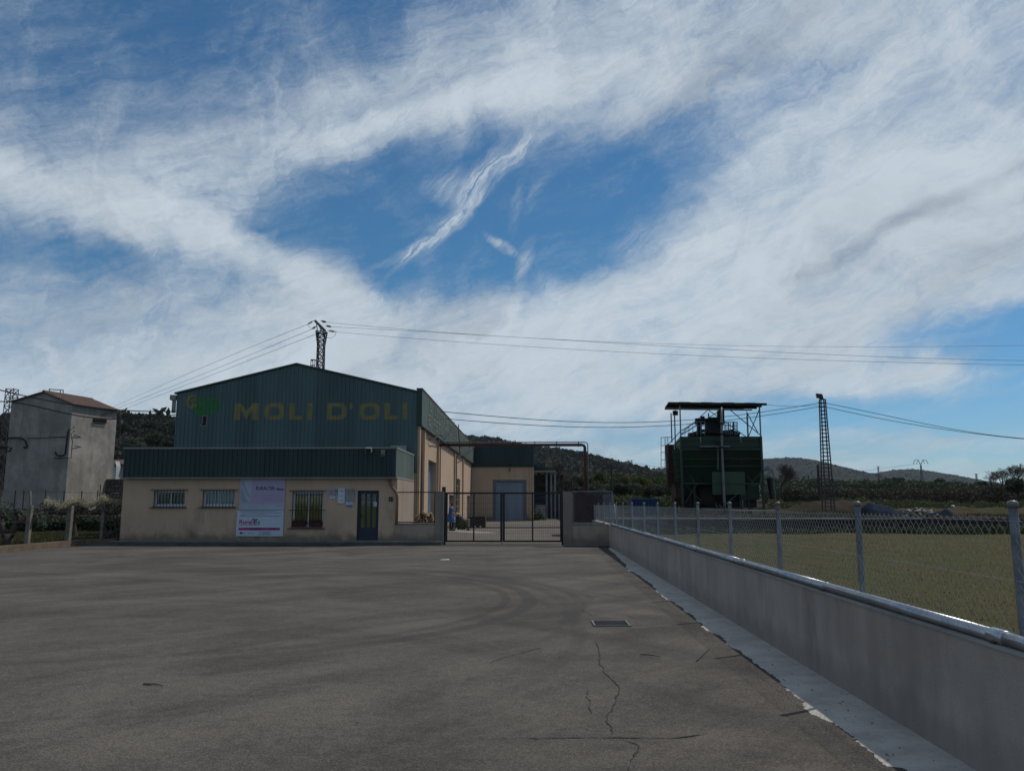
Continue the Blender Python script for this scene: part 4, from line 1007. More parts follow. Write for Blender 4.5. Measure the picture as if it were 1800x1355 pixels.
for px in (961, 969, 976, 983, 987):
    x_ = at(px, 880, SY).x; bx3(x_ - .09, x_ + .09, SY - .1, SY + .08, 0, at(px, 868, SY).z if px > 976 else q1.z - .2).build('post', 'pale_panel', shed)
k = 0
for lvl, (pa, pb) in enumerate(((905, 892), (891.5, 880), (879.5, 869))):
    for c_, (xa, xb) in enumerate(((941, 947.5), (948.5, 955), (956, 962), (964, 971), (972.5, 979), (980, 987))):
        if lvl == 0 and c_ < 3: continue
        A = at(xa, pa, SY + .8); B = at(xb, pb, SY + .8)
        zb_ = [0.02, .95, 1.75][lvl]; zt_ = [.92, 1.70, 2.45][lvl]
        r0 = thing('plastic_crate', ['bottom', 'middle', 'top'][lvl] + ' dark blue crate of the ' + ['first', 'second', 'third', 'fourth', 'fifth', 'sixth'][c_] + ' stack from the left in the open shed', 'crate', ((A.x + B.x) / 2, SY + 1.1, zb_), 'blue crates in the open shed')
        mb = MB(); mb.box(A.x, B.x, SY + .8, SY + 1.4, zb_, zt_ - .08); mb.build('crate_body', 'crate_blue', r0)
        mb = MB(); mb.box(A.x - .02, B.x + .02, SY + .77, SY + 1.43, zt_ - .075, zt_ - .01); mb.build('crate_rim', 'skip_blue', r0)
A = at(941, 905, SY - 1); B = at(959, 888, SY - 1)
pc = bx3(A.x, B.x, SY - 1.1, SY - .2, .02, B.z); po = pc.build('pale_tank', 'pale_panel', origin=((A.x + B.x) / 2, SY - .6, .02)); tag(po, 'pale grey box standing in front of the blue crates in the open shed', 'tank')
bpy.data.objects.remove(po)
r0 = thing('pale_tank', 'pale grey box tank standing in front of the blue crates in the open shed', 'tank', ((A.x + B.x) / 2, SY - .6, .02))
bx3(A.x, B.x, SY - 1.1, SY - .2, .12, B.z).build('tank_body', 'pale_panel', r0); bx3(A.x + .05, B.x - .05, SY - 1.05, SY - .25, .02, .118).build('pallet', 'dark_wood', r0); bx3(A.x - .02, B.x + .02, SY - 1.12, SY - .18, B.z + .001, B.z + .05).build('lid', 'pale_panel', r0)

# ================================================================== FRONT BOUNDARY: low walls, pillars, gate
GY = 32.55
lw = thing('low_wall', 'low beige rendered wall with a concrete pillar left of the gate', 'wall', (-4.3, GY, 0))
lx0_, lx1_ = at(694, 930, GY).x, at(765.5, 930, GY).x
bx3(lx0_, lx1_, GY - .02, GY + .2, .14, at(730, 921.5, GY).z).build('wall', 'pinkish_render', lw)
bx3(lx0_ - .02, lx1_, GY - .05, GY + .23, at(730, 921.3, GY).z, at(730, 919.5, GY).z).build('coping', 'kerb', lw)
px0, px1 = at(765, 900, GY).x, at(778.3, 900, GY).x
bx3(px0, px1, GY - .06, GY + .24, .02, at(770, 865.5, GY).z).build('pillar', 'pillar_render', lw)
bx3(at(778.6, 900, GY).x, at(781.0, 900, GY).x, GY - .1, GY + .1, 0, at(780, 864, GY).z).build('pillar_edge', 'trim_grey', lw)
wp = at(780, 855.5, GY); o_ = bx3(at(777, 860, GY).x, at(783.2, 860, GY).x, GY - .02, GY + .14, at(780, 866, GY).z, wp.z).build('post_cap', 'dark_wood', lw)
def chainlink(P0, P1, z0_, z1_, w_, r_, name, m, parent, n=3):
    P0 = Vector(P0); P1 = Vector(P1); L = (P1 - P0).length; d = (P1 - P0) / L; nr = Vector((-d.y, d.x, 0)); N = int(L / w_); K = max(2, int(round((z1_ - z0_) / w_)))
    hh = (z1_ - z0_) / K; Vl = []; Fl = []; base = 0
    ks = np.arange(K + 1); z = z0_ + ks * hh
    ang = np.array([0, 2 * pi / 3, 4 * pi / 3])
    d_ = np.array(d[:]); n_ = np.array(nr[:]); p0 = np.array(P0[:])
    F1 = []
    for i in range(K):
        for k in range(3): F1.append((i * 3 + k, i * 3 + (k + 1) % 3, (i + 1) * 3 + (k + 1) % 3, (i + 1) * 3 + k))
    F1 = np.array(F1)
    for i in range(N):
        s = (i + ((ks + i) % 2) * 1.08 - .04) * w_
        C = p0[None] + s[:, None] * d_[None]; C[:, 2] = z
        off = (((ks + i) % 2) * 2 - 1) * r_ * .8
        C = C + off[:, None] * n_[None]
        ring_ = C[:, None, :] + r_ * (np.cos(ang)[None, :, None] * d_[None, None] + np.sin(ang)[None, :, None] * n_[None, None])
        Vl.append(ring_.reshape(-1, 3)); Fl.append(F1 + base); base += (K + 1) * 3
    return np_obj(name, np.concatenate(Vl), np.concatenate(Fl), m, parent)
# framed mesh above the low wall
fp = thing('mesh_panel', 'framed rusty chain-link panel standing on the low wall left of the gate', 'fence', ((lx0_ + lx1_) / 2, GY + .08, at(730, 919, GY).z))
zb_, zt_ = at(730, 919, GY).z, at(730, 865, GY).z
for nm, a, b in (('frame_post', (lx0_ + .06, GY + .08, zb_), (lx0_ + .06, GY + .08, zt_)), ('frame_post', (lx1_ - .05, GY + .08, zb_), (lx1_ - .05, GY + .08, zt_)), ('top_rail', (lx0_, GY + .08, zt_), (lx1_ + .4, GY + .08, zt_)), ('bottom_rail', (lx0_, GY + .08, zb_ + .03), (lx1_, GY + .08, zb_ + .03))):
    MB().bar(a, b, .04).build(nm, 'rust', fp)
chainlink((lx0_ + .06, GY + .08, 0), (lx1_ - .05, GY + .08, 0), zb_ + .03, zt_, .045, .0016, 'wire_mesh', 'dark_wire', fp)
# firewood on the wall
fwd_ = thing('firewood_pile', 'pile of split firewood stacked behind the mesh on the low wall left of the gate', 'firewood', (at(747, 921, GY + .45).x, GY + .45, zb_))
rr_ = random.Random(9); xa, xb = at(732, 915, GY + .45).x, at(762, 915, GY + .45).x
bx3(xa - .1, xb + .1, GY + .24, GY + .8, 0, zb_ + .0).build('plinth', 'pinkish_render', fwd_)
nl = 46
for k in range(nl):
    u = rr_.uniform(0, 1); x_ = xa + (xb - xa) * u; hmax = .34 * (1 - abs(u - .45) * .7)
    z_ = zb_ + .04 + rr_.uniform(0, 1) * hmax; tl = rr_.uniform(-.9, .9) if rr_.random() < .6 else rr_.uniform(-.2, .2)
    r1 = rr_.uniform(.025, .05); L = rr_.uniform(.10, .17)
    dirv = Vector((sin(tl), -.9 if rr_.random() < .5 else -.3, cos(tl) * .8)).normalized() * L
    p = Vector((x_, GY + .42 + rr_.uniform(0, .2), z_)); a_ = p - dirv; b_ = p + dirv; a_.z = max(a_.z, zb_ + .03); b_.z = max(b_.z, zb_ + .03)
    MB().tube([a_, b_], [r1, r1 * rr_.uniform(.8, 1.1)], 5).build('log', rr_.choice(['wood', 'wood_end', 'wood_end', 'rust']), fwd_)

# right pillar and right low wall
RY = 31.35
rw = thing('low_wall', 'low beige rendered wall and stained pillar between the gate and the long grey wall', 'wall', (2.3, RY, -.1))
rxa, rxb, rxc = at(990.5, 930, RY).x, at(1005.5, 930, RY).x, wallx(RY) - .0
bx3(rxa, rxb, RY - .05, RY + .28, -.1, at(998, 863.5, RY).z).build('pillar', 'pillar_render', rw)
bx3(rxb - .03, rxc + .02, RY, RY + .2, .06, at(1040, 922.5, RY).z).build('wall', 'pinkish_render', rw)
bx3(rxb - .03, rxc + .02, RY - .02, RY + .22, at(1040, 922.5, RY).z, at(1040, 920.8, RY).z).build('coping', 'kerb', rw)
bx3(rxa + .0, rxc - .02, RY - .22, RY - .005, .035, .07).build('footing_ledge', 'kerb', rw)
bx3(rxa + .02, rxc - .02, RY - .16, RY - .02, -.1, .034).build('footing', 'kerb_riser', rw)
rp = thing('mesh_panel', 'framed chain-link panel on the low wall right of the gate, before the red pipe', 'fence', (2.4, RY + .1, at(1040, 920, RY).z))
zb_, zt_ = at(1040, 920, RY).z, at(1040, 863.5, RY).z; xa, xb = at(1006.5, 900, RY).x, at(1077, 900, RY).x
for nm, a, b in (('frame_post', (xa, RY + .1, zb_), (xa, RY + .1, zt_)), ('frame_post', (xb, RY + .1, .8), (xb, RY + .1, zt_)), ('frame_post', (xb + .06, RY + .3, .8), (xb + .06, RY + .3, zt_ - .12)), ('top_rail', (xa, RY + .1, zt_), (xb, RY + .1, zt_)), ('bottom_rail', (xa, RY + .1, zb_ + .02), (xc_ if False else xb - .3, RY + .1, zb_ + .02))):
    MB().bar(a, b, .04).build(nm, 'galvanised', rp)
chainlink((xa, RY + .1, 0), (xb, RY + .1, 0), zb_ + .02, zt_, .045, .0013, 'wire_mesh', 'wire', rp)

# gate: two leaves
def leaf(label, xa, xb, posts, mid, end):
    g = thing('gate_leaf', label, 'gate', (xa, GY, .08), 'leaves of the yard gate')
    z0_, zt_, zm = at(885, 952.5, GY).z, at(885, 865.0, GY).z, at(885, 927, GY).z
    def fb(n, x0, x1, za, zb, y=.03): bx3(x0, x1, GY - y, GY + y, za, zb).build(n, 'black_steel', g)
    fb('top_rail', xa, xb, zt_ - .07, zt_); fb('bottom_rail', xa, xb, z0_, z0_ + .07); fb('middle_rail', xa + .07, xb - .07, zm - .02, zm + .02, .02)
    fb('stile', xa, xa + posts[0], z0_ + .0705, zt_ - .0705); fb('stile', xb - posts[1], xb, z0_ + .0705, zt_ - .0705)
    xm = at(mid, 900, GY).x; fb('mullion', xm - .03, xm + .03, z0_ + .0705, zt_ - .0705, .024)
    mb = MB(); n_ = int((xb - xa) / .074)
    for k in range(1, n_):
        x_ = xa + (xb - xa) * k / n_; mb.tube([(x_, GY, z0_ + .07), (x_, GY, zt_ - .07)], .0038, 3)
    nz = 9
    for k in range(1, nz): z_ = z0_ + (zt_ - z0_) * k / nz; mb.tube([(xa + .05, GY + .008, z_), (xb - .05, GY + .008, z_)], .0035, 3)
    mb.build('bar_mesh', 'black_steel', g, kind='stuff')
    return g
gx0, gxm0, gxm1, gx1 = at(783.5, 900, GY).x, at(883.2, 900, GY).x, at(883.6, 900, GY).x, at(987.5, 900, GY).x
leaf('left leaf of the black mesh gate, in front of the sweeping person', gx0, gxm0, (.07, .09), 833, True)
g2 = leaf('right leaf of the black mesh gate, in front of the big grey door', gxm1, gx1, (.09, .07), 936, True)
bx3(gxm0 - .03, gxm0 - .005, GY - .06, GY - .032, -.02, .25).build('drop_bolt', 'black_steel', g2)
for nm, xx_, yb_ in (('gate_post', at(782, 900, GY).x, GY), ('gate_post', at(988.8, 900, GY - .25).x, GY - .25)):
    side_ = 'left' if xx_ < 0 else 'right'
    g = thing('gate_post', 'black steel post carrying the ' + side_ + ' leaf of the mesh gate', 'post', (xx_, yb_, 0), 'posts of the yard gate')
    bx3(xx_ - .05, xx_ + .035, yb_ - .05, yb_ + .05, -.08 if side_ == 'right' else 0, at(885, 864.0, GY).z).build('post', 'black_steel', g)
    for zz in (.45, 1.75): bx3(xx_ - .02, xx_ + .075, yb_ + .051, yb_ + .09, zz, zz + .12).build('hinge', 'dark_steel', g)

# ================================================================== THE LONG WALL, ITS PIPE AND FENCE
wl = thing('boundary_wall', 'long low grey rendered wall running from the right foreground towards the gate', 'wall', (wallx(15), 15, 0))
WH = .80
mb = MB(); ys_ = np.linspace(-8, 60, 69)
for a, b in zip(ys_[:-1], ys_[1:]): pass
mb.hexa([(wallx(-8), -8, -.1), (wallx(60), 60, -.1), (wallx(60) + .2, 60, -.1), (wallx(-8) + .2, -8, -.1), (wallx(-8), -8, WH), (wallx(60), 60, WH), (wallx(60) + .2, 60, WH), (wallx(-8) + .2, -8, WH)])
mb.build('wall', 'grey_render', wl)
mb = MB(); mb.hexa([(wallx(-8) - .012, -8, WH + .001), (wallx(60) - .012, 60, WH + .001), (wallx(60) + .21, 60, WH + .001), (wallx(-8) + .21, -8, WH + .001), (wallx(-8) - .008, -8, WH + .022), (wallx(60) - .008, 60, WH + .022), (wallx(60) + .205, 60, WH + .022), (wallx(-8) + .205, -8, WH + .022)]); mb.build('coping', 'concrete', wl)
pi_ = thing('metal_pipe', 'shiny galvanised pipe lying along the top of the grey wall', 'pipe', (wallx(3) + .05, 3, WH + .022))
sec = [-6, -2.2, 1.8, 4.42, 5.0, 7.9, 11.1, 14.2, 17.3, 20.4, 23.5, 26.6, 30.9]
px_ = lambda y: wallx(y) + .045
for a, b in zip(sec[:-1], sec[1:]):
    mb = MB(); mb.tube([(px_(a + .012), a + .012, WH + .062), (px_(b - .012), b - .012, WH + .062)], .040, 20); mb.build('pipe_section', 'galv_pipe', pi_, smooth=True)
for b in sec[1:-1]:
    mb = MB(); big_ = b in (5.0, 11.1, 20.4); h_ = .085 if big_ else .02; R_ = .047 if big_ else .043
    mb.tube([(px_(b - h_), b - h_, WH + .062), (px_(b - h_ * .8), b - h_ * .8, WH + .062), (px_(b + h_ * .8), b + h_ * .8, WH + .062), (px_(b + h_), b + h_, WH + .062)], [.041, R_, R_, .041], 20); mb.build('pipe_joint', 'galv_pipe', pi_, smooth=True)
    bx3(px_(b) - .05, px_(b) + .05, b - .02, b + .02, WH + .0225, WH + .03).build('pipe_clip', 'rust', pi_)
fence = thing('wire_fence', 'galvanised chain-link fence with round posts standing behind the long grey wall', 'fence', (wallx(15) + .16, 15, .35))
fx = lambda y: wallx(y) + .118
FT = 1.565
posts = [-4.8, -2.38, .04, 2.45, 4.87, 7.22, 9.6, 12.0, 14.4, 16.8, 19.25, 21.7, 24.5, 27.1, 29.4, 32, 35, 38, 41, 44]
for y_ in posts:
    mb = MB(); mb.tube([(fx(y_), y_, .30), (fx(y_), y_, FT + .085)], .026, 12)
    p_ = mb.build('fence_post', 'galvanised', fence, smooth=False)
    mb = MB(); lathe(mb, fx(y_), y_, [(.030, FT + .055), (.031, FT + .085), (.024, FT + .098), (.008, FT + .102)], 12); mb.build('post_cap', 'grey_pipe', p_, smooth=True)
for a, b in zip(posts[:-1], posts[1:]):
    if b < 0: continue
    wsz = .042 if a < 22 else .055
    chainlink((fx(a) - .028, a + .02, 0), (fx(b) - .028, b - .02, 0), .84, FT, wsz, .0018, 'mesh_bay', 'wire', fence)
for z_ in (FT - .02, 1.2, .86):
    mb = MB(); mb.tube([(fx(-4.8) - .03, -4.8, z_), (fx(44) - .03, 44, z_)], .0018, 4); mb.build('tension_wire', 'wire', fence)
lp = thing('leaning_post', 'thin white bracing post leaning against the first fence post by the gate wall', 'post', tuple(at(1085, 925, 30.5)))
MB().tube([at(1080.2, 886, 30.5), at(1084.5, 924.5, 30.3)], .022, 8).build('post', 'white_paint', lp)

# ================================================================== OVERHEAD PIPE
PY = 46.0
op_ = thing('overhead_pipe', 'dark red pipe crossing above the gate from the hall, then dropping down', 'pipe', tuple(at(1028, 921, PY)))
zc = at(900, 782, PY).z; xl = at(771, 781, PY).x; xr = at(1028, 781, PY).x
mb = MB(); mb.tube([(BX + .1, PY, zc), (xr - .2, PY, zc), (xr - .05, PY, zc - .03), (xr, PY, zc - .15), (xr, PY, zc - .4), (xr, PY, -.1)], .085, 12); mb.build('main_pipe', 'red_pipe', op_, smooth=True)
xg = at(1033, 781, PY).x
mb = MB(); mb.tube([(BX + .1, PY - .05, zc + .15), (xg - .15, PY - .05, zc + .15), (xg - .03, PY - .05, zc + .10), (xg, PY - .05, zc - .05), (xg, PY - .05, 0.1)], .032, 8); mb.build('thin_pipe', 'grey_pipe', op_, smooth=True)
for k in range(7): x_ = BX + .6 + k * 1.25; bx3(x_ - .02, x_ + .02, PY - .1, PY + .09, zc - .1, zc + .2).build('pipe_clamp', 'rust', op_)
for z_ in (1.2, 2.8, 4.2): bx3(xr - .11, xg + .05, PY - .02, PY + .02, z_, z_ + .04).build('pipe_clamp', 'rust', op_)
# cables looping on the flank
for i, pts in enumerate((((BX + .1, 41.5, 4.95), (BX + .35, 43.5, 5.35), (BX + .38, 49, 5.9), (BX + .36, 52.8, 6.95)), ((BX + .36, 56, 7.1), (BX + .34, 57, 6.0), (BX + .36, 57.5, 5.2), (BX + .15, 57, 4.9)), ((BX + .15, 57, 4.95), (BX + .38, 62, 5.5), (BX + .38, 70, 6.5), (BX + .36, 74, 6.9)))):
    c_ = thing('wall_cable', ('black cable looping up the green flank band nearest the front of the hall', 'black cable hanging straight down the middle of the green flank band', 'black cable rising along the far end of the green flank band')[i], 'cable', pts[0], 'cables looping on the hall flank')
    P_ = [Vector(p) for p in pts]; cur = []
    for k in range(3):
        for q in range(6): u = q / 6; cur.append(P_[k].lerp(P_[k + 1], u) + Vector((0, 0, -.12 * sin(u * pi))))
    cur.append(P_[3]); MB().tube(cur, .03, 6).build('cable', 'cable', c_, smooth=True)

# ================================================================== HOPPER TOWER
TY = 50.0; TS = TY / 1425.0 * .985
def tx(px): return at(px, 800, TY).x
def tz(py): return at(1270, py, TY).z
hop = thing('green_hopper', 'dark green steel olive hopper raised on legs under a flat brown canopy', 'hopper', (tx(1268), TY + 2, .95))
SKX = .115
def T(u, v, z): return Vector((u + SKX * v, TY + v, z))
x0h, x1h = tx(1197), tx(1339); zt_, zv, zf = tz(767), tz(790), tz(851)
DP = 4.9
# upper box in plates
def plate(a, b, z0_, z1_, v0=0, v1=0, nm='tank_plate', m='hopper_green'):
    mb = MB(); mb.hexa([T(a, v0, z0_), T(b, v0, z0_), T(b, v0 + .03, z0_), T(a, v0 + .03, z0_), T(a, v1, z1_), T(b, v1, z1_), T(b, v1 + .03, z1_), T(a, v1 + .03, z1_)]); return mb.build(nm, m, hop)
NP = 4; step = (x1h - x0h) / NP
for k in range(NP):
    a, b = x0h + k * step, x0h + (k + 1) * step
    plate(a + .005, b - .005, zv, zt_ - .0, 0, 0)
    plate(a + .005, b - .005, zf, zv - .02, .9 , .02)
    plate(a + .005, b - .005, zv, zt_, DP, DP); plate(a + .005, b - .005, zf, zv - .02, DP - .9, DP)
for k in range(4):
    v0, v1 = DP * k / 4, DP * (k + 1) / 4
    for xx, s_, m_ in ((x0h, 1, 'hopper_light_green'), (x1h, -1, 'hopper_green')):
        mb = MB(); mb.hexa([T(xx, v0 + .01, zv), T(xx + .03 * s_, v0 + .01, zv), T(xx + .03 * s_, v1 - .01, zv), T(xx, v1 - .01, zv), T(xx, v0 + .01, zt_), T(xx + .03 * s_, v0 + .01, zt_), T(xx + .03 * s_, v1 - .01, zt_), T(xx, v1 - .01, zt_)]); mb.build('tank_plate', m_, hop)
# funnels
for k in range(2):
    a, b = x0h + k * (x1h - x0h) / 2 + .04, x0h + (k + 1) * (x1h - x0h) / 2 - .04; c_ = (a + b) / 2
    mb = MB(); mb.hexa([T(c_ - .45, 2.0, zf - .5), T(c_ + .45, 2.0, zf - .5), T(c_ + .45, 2.9, zf - .5), T(c_ - .45, 2.9, zf - .5), T(a, .05, zv - .03), T(b, .05, zv - .03), T(b, DP - .05, zv - .03), T(a, DP - .05, zv - .03)])
    mb.build('funnel', 'hopper_green', hop)
# tapering light green side funnel seen on the left
fl_ = [(1181, 790), (1197, 788), (1195, 846), (1188, 846)]
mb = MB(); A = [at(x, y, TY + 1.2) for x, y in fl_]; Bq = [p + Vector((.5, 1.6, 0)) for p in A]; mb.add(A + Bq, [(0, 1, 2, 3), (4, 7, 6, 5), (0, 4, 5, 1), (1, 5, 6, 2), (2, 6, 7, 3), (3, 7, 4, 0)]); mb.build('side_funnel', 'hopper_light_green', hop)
for py in (799, 809, 820, 832, 842):
    u = (py - 790) / 56; a = at(1181.5 + 6.5 * u, py, TY + 1.17); b = at(1197, py - .8, TY + 1.17); MB().bar(a, b, .05).build('stiffener', 'hopper_green', hop)
# stiffening ribs of the tank
for py in (774, 784, 806, 819):
    MB().bar(T(x0h - .03, -.04 + (.0 if py < 790 else .15 * (py - 790) / 20), tz(py)), T(x1h + .03, -.04 + (.0 if py < 790 else .15 * (py - 790) / 20), tz(py)), .055).build('stiffener', 'hopper_green', hop)
for py in (772, 781): MB().bar(T(x0h - .03, 0, tz(py)), T(x0h - .03, DP, tz(py)), .05).build('stiffener', 'hopper_green', hop)
bx_ = MB(); bx_.hexa([T(x0h - .05, -.08, zv - .05), T(x1h + .06, -.08, zv - .05), T(x1h + .06, .0, zv - .05), T(x0h - .05, .0, zv - .05), T(x0h - .05, -.08, zv + .08), T(x1h + .06, -.08, zv + .08), T(x1h + .06, .0, zv + .08), T(x0h - .05, .0, zv + .08)]); bx_.build('ring_beam', 'hopper_green', hop)
# legs and canopy posts
for u in (x0h + .02, x1h - .02):
    for v in (-.06, DP):
        mb = MB(); mb.bar(T(u, v, .85), T(u, v, zt_), .13); mb.build('leg', 'hopper_green', hop)
        MB().bar(T(u, v, zt_ + .001), T(u, v, tz(721) + (0.2 if v > 1 else .3)), .075).build('canopy_post', 'grey_pipe', hop)
for px in (1222, 1305, 1318):
    MB().bar(T(tx(px), 1.2, .85), T(tx(px), 1.2, zf), .10).build('leg', 'hopper_green', hop)
for px, v in ((1246, DP), (1314, DP), (1180, DP)): MB().bar(T(at(px, 740, TY + DP).x - SKX * DP, v, zt_), T(at(px, 740, TY + DP).x - SKX * DP, v, tz(719) + .3), .07).build('canopy_post', 'dark_steel', hop)
# horizontal beams low down and braces
MB().bar(T(x0h, -.05, tz(849.5)), T(x1h, -.05, tz(849.5)), .09).build('cross_beam', 'hopper_green', hop)
MB().bar(T(x0h, DP, tz(851)), T(x1h, DP, tz(851)), .09).build('cross_beam', 'hopper_green', hop)
for a, b in (((1338, 829), (1322, 848)), ((1316, 838), (1322, 848)), ((1214, 835), (1220, 848)), ((1206, 853), (1232, 880)), ((1225, 850), (1205, 884))):
    MB().bar(at(*a, TY - .02), at(*b, TY - .02), .06).build('brace', 'hopper_green', hop)
for a, b, Yb in (((1283, 720), (1338, 766), TY), ((1312, 723), (1333, 762), TY + 2), ((1336, 716), (1316, 767), TY + 2), ((1246, 719), (1196, 764), TY + DP), ((1246, 721), (1312, 768), TY + DP), ((1265, 722), (1235, 741), TY + 1), ((1197, 757), (1174, 782), TY - .05)):
    MB().bar(at(*a, Yb), at(*b, Yb), .045).build('brace', 'dark_steel', hop)
# canopy roof
r00, r10 = at(1175, 709.5, TY - .3), at(1348, 711.5, TY - .3); r01, r11 = at(1168.5, 719, TY + 5.3), at(1322, 720.5, TY + 5.3)
NR = 9
for k in range(NR):
    u0, u1 = k / NR, (k + 1) / NR
    a, b, c, d = r00.lerp(r10, u0), r00.lerp(r10, u1), r01.lerp(r11, u1), r01.lerp(r11, u0)
    if k == NR - 1: c = c.lerp(b, .25)
    e = Vector((0, 0, .05)); g_ = Vector((0, 0, .11 + .015 * (k % 2)))
    mb = MB(); mb.hexa([a + e, b + e, c + e, d + e, a + g_, b + g_, c + g_, d + g_]); mb.build('canopy_sheet', 'roof_under', hop)
for u in (0, .33, .66, 1): MB().bar(r00.lerp(r01, u), r10.lerp(r11, u), .08).build('canopy_beam', 'roof_under', hop)
# little lamp hanging at left under the canopy
ql = at(1187, 724, TY + 3); mb = MB(); mb.box(ql.x - .16, ql.x + .16, TY + 2.9, TY + 3.1, ql.z - .22, ql.z + .08); mb.bar((ql.x, TY + 3, ql.z + .08), (ql.x, TY + 3, ql.z + .4), .04); mb.build('hanging_lamp', 'dark_steel', hop)
# machinery on top
def cyl(c, r_, L, ax, m, nm): d = {'x': Vector((L / 2, 0, 0)), 'z': Vector((0, 0, L / 2)), 'y': Vector((0, L / 2, 0))}[ax]; MB().tube([Vector(c) - d, Vector(c) + d], r_, 14).build(nm, m, hop, smooth=False)
q = at(1230, 741, TY + 2); cyl(q, .22, .55, 'x', 'dark_steel', 'motor'); q = at(1235, 736.5, TY + 2); cyl(q, .14, .35, 'z', 'dark_steel', 'motor'); q = at(1243, 739, TY + 2.2); cyl(q, .11, .5, 'x', 'dark_steel', 'drive_shaft')
def bpx(xa, ya, xb, yb, Y0, d, m, nm, par=None): a = at(xa, yb, Y0); b = at(xb, ya, Y0); return bx3(a.x, b.x, Y0, Y0 + d, a.z, b.z).build(nm, m, par or hop)
bpx(1245.5, 735.5, 1268, 762, TY + 1.6, 1.0, 'dark_steel', 'gearbox'); bpx(1227, 745, 1233.5, 757, TY + 2, .4, 'dark_steel', 'bearing_stand'); bpx(1264, 721, 1273, 745, TY + 1.2, .5, 'dark_steel', 'chute_head')
bpx(1247, 733, 1262, 736, TY + 1.7, .8, 'rust', 'gearbox_lid')
for a, b in (((1212, 764), (1236, 757)), ((1236, 757), (1262, 759)), ((1262, 760), (1290, 757)), ((1290, 759), (1300, 764))): MB().bar(at(*a, TY + 1.5), at(*b, TY + 1.5), .20).build('screw_conveyor', 'dark_steel', hop)
bpx(1212, 760.5, 1300, 767.5, TY + 1.8, .6, 'dark_steel', 'walkway_beam')
# railings
rail = MB()
for y_off, Yr in ((0, TY + .4), (-2, TY + 3.9)):
    pts = [(1197 + y_off, 757), (1222, 741), (1240, 741)] if y_off == 0 else [(1199, 757), (1224, 741.5), (1296, 741.5)]
    for dz_ in (0, 9):
        P_ = [at(x, y + dz_ * .8, Yr) for x, y in pts]
        for a, b in zip(P_[:-1], P_[1:]): MB().bar(a, b, .035).build('handrail', 'galvanised', hop)
    for x_ in range(1204, 1242 if y_off == 0 else 1297, 7):
        y_ = 757 - (x_ - 1197) * .64 if x_ < 1222 else 741.5
        MB().bar(at(x_, y_, Yr), at(x_, 765, Yr), .03).build('baluster', 'galvanised', hop)
for x_ in (1276, 1280, 1284, 1289, 1292, 1296): MB().bar(at(x_, 741, TY + .8), at(x_, 764, TY + .8), .035 if x_ != 1289 else .09).build('baluster', 'dark_steel' if x_ == 1289 else 'galvanised', hop)
for y_ in (741.5, 747, 752, 758): MB().bar(at(1268, y_, TY + .8), at(1296 if y_ < 745 else 1282, y_, TY + .8), .03).build('handrail', 'galvanised', hop)
# ladder with cage at left
lad = MB(); 
for px in (1162, 1169, 1174): MB().bar(at(px, 768.5, TY + 4), at(px, 822, TY + 4), .035).build('ladder_rail', 'galvanised', hop)
for py in range(769, 824, 5): MB().bar(at(1169, py, TY + 4), at(1174, py, TY + 4), .025).build('ladder_rung', 'galvanised', hop)
for py in (769, 783, 795, 808, 822): MB().bar(at(1161.5, py, TY + 4), at(1175, py, TY + 4), .035).build('ladder_hoop', 'galvanised', hop)
MB().bar(at(1162, 769, TY + 4), at(1182, 768, TY + 4), .035).build('handrail', 'galvanised', hop)
# brown elevator casing behind left
bpx(1174, 781, 1185, 857, TY + 4.6, .6, 'rust', 'elevator_casing')
# lower ladder
for px in (1171.5, 1176): MB().bar(at(px, 849, TY + 4.2), at(px, 880, TY + 4.2), .035).build('ladder_rail', 'dark_steel', hop)
for py in range(852, 880, 4): MB().bar(at(1171.5, py, TY + 4.2), at(1176, py, TY + 4.2), .025).build('ladder_rung', 'dark_steel', hop)
# light green cabinet panel in front
pnl = bpx(1253, 829, 1309, 869, TY - .6, .05, 'hopper_light_green', 'screen_panel')
bpx(1252.5, 849.5, 1309.5, 851, TY - .64, .03, 'hopper_green', 'panel_seam', pnl)
for px, py in ((1262, 847), (1281, 847)): bpx(px, py - 1, px + 1.5, py + 1, TY - .64, .03, 'dark_steel', 'panel_bolt', pnl)
# horizontal tray and the small box
bpx(1231, 783.5, 1283, 785.5, TY - .5, .45, 'galvanised', 'tray'); bpx(1260, 775, 1266, 783, TY - .5, .3, 'dark_steel', 'junction_box')
MB().tube([at(1262, 787, TY - .4), at(1262, 825, TY - .4)], .025, 6).build('conduit', 'grey_pipe', hop)
# tall pipe in front
mb = MB(); mb.tube([at(1268, 716, TY - .8), at(1268.5, 745, TY - .8), at(1269, 785, TY - .8), at(1273, 880, TY - .8), at(1275, 905, TY - .8)], [.06, .08, .07, .085, .085], 10); pipe_f = mb.build('tall_pipe', 'grey_pipe', hop, smooth=True)
mb = MB(); mb.tube([at(1275, 905, TY - .8), at(1273, 909, TY - .9), at(1262, 910, TY - 1.0), at(1252, 911, TY - 1)], .08, 8); mb.build('pipe_elbow', 'grey_pipe', hop, smooth=True)
for py in (745, 763, 786): q = at(1268.8, py, TY - .8); MB().tube([(q.x, q.y, q.z - .06), (q.x, q.y, q.z + .06)], .12, 10).build('flange', 'dark_steel', hop)
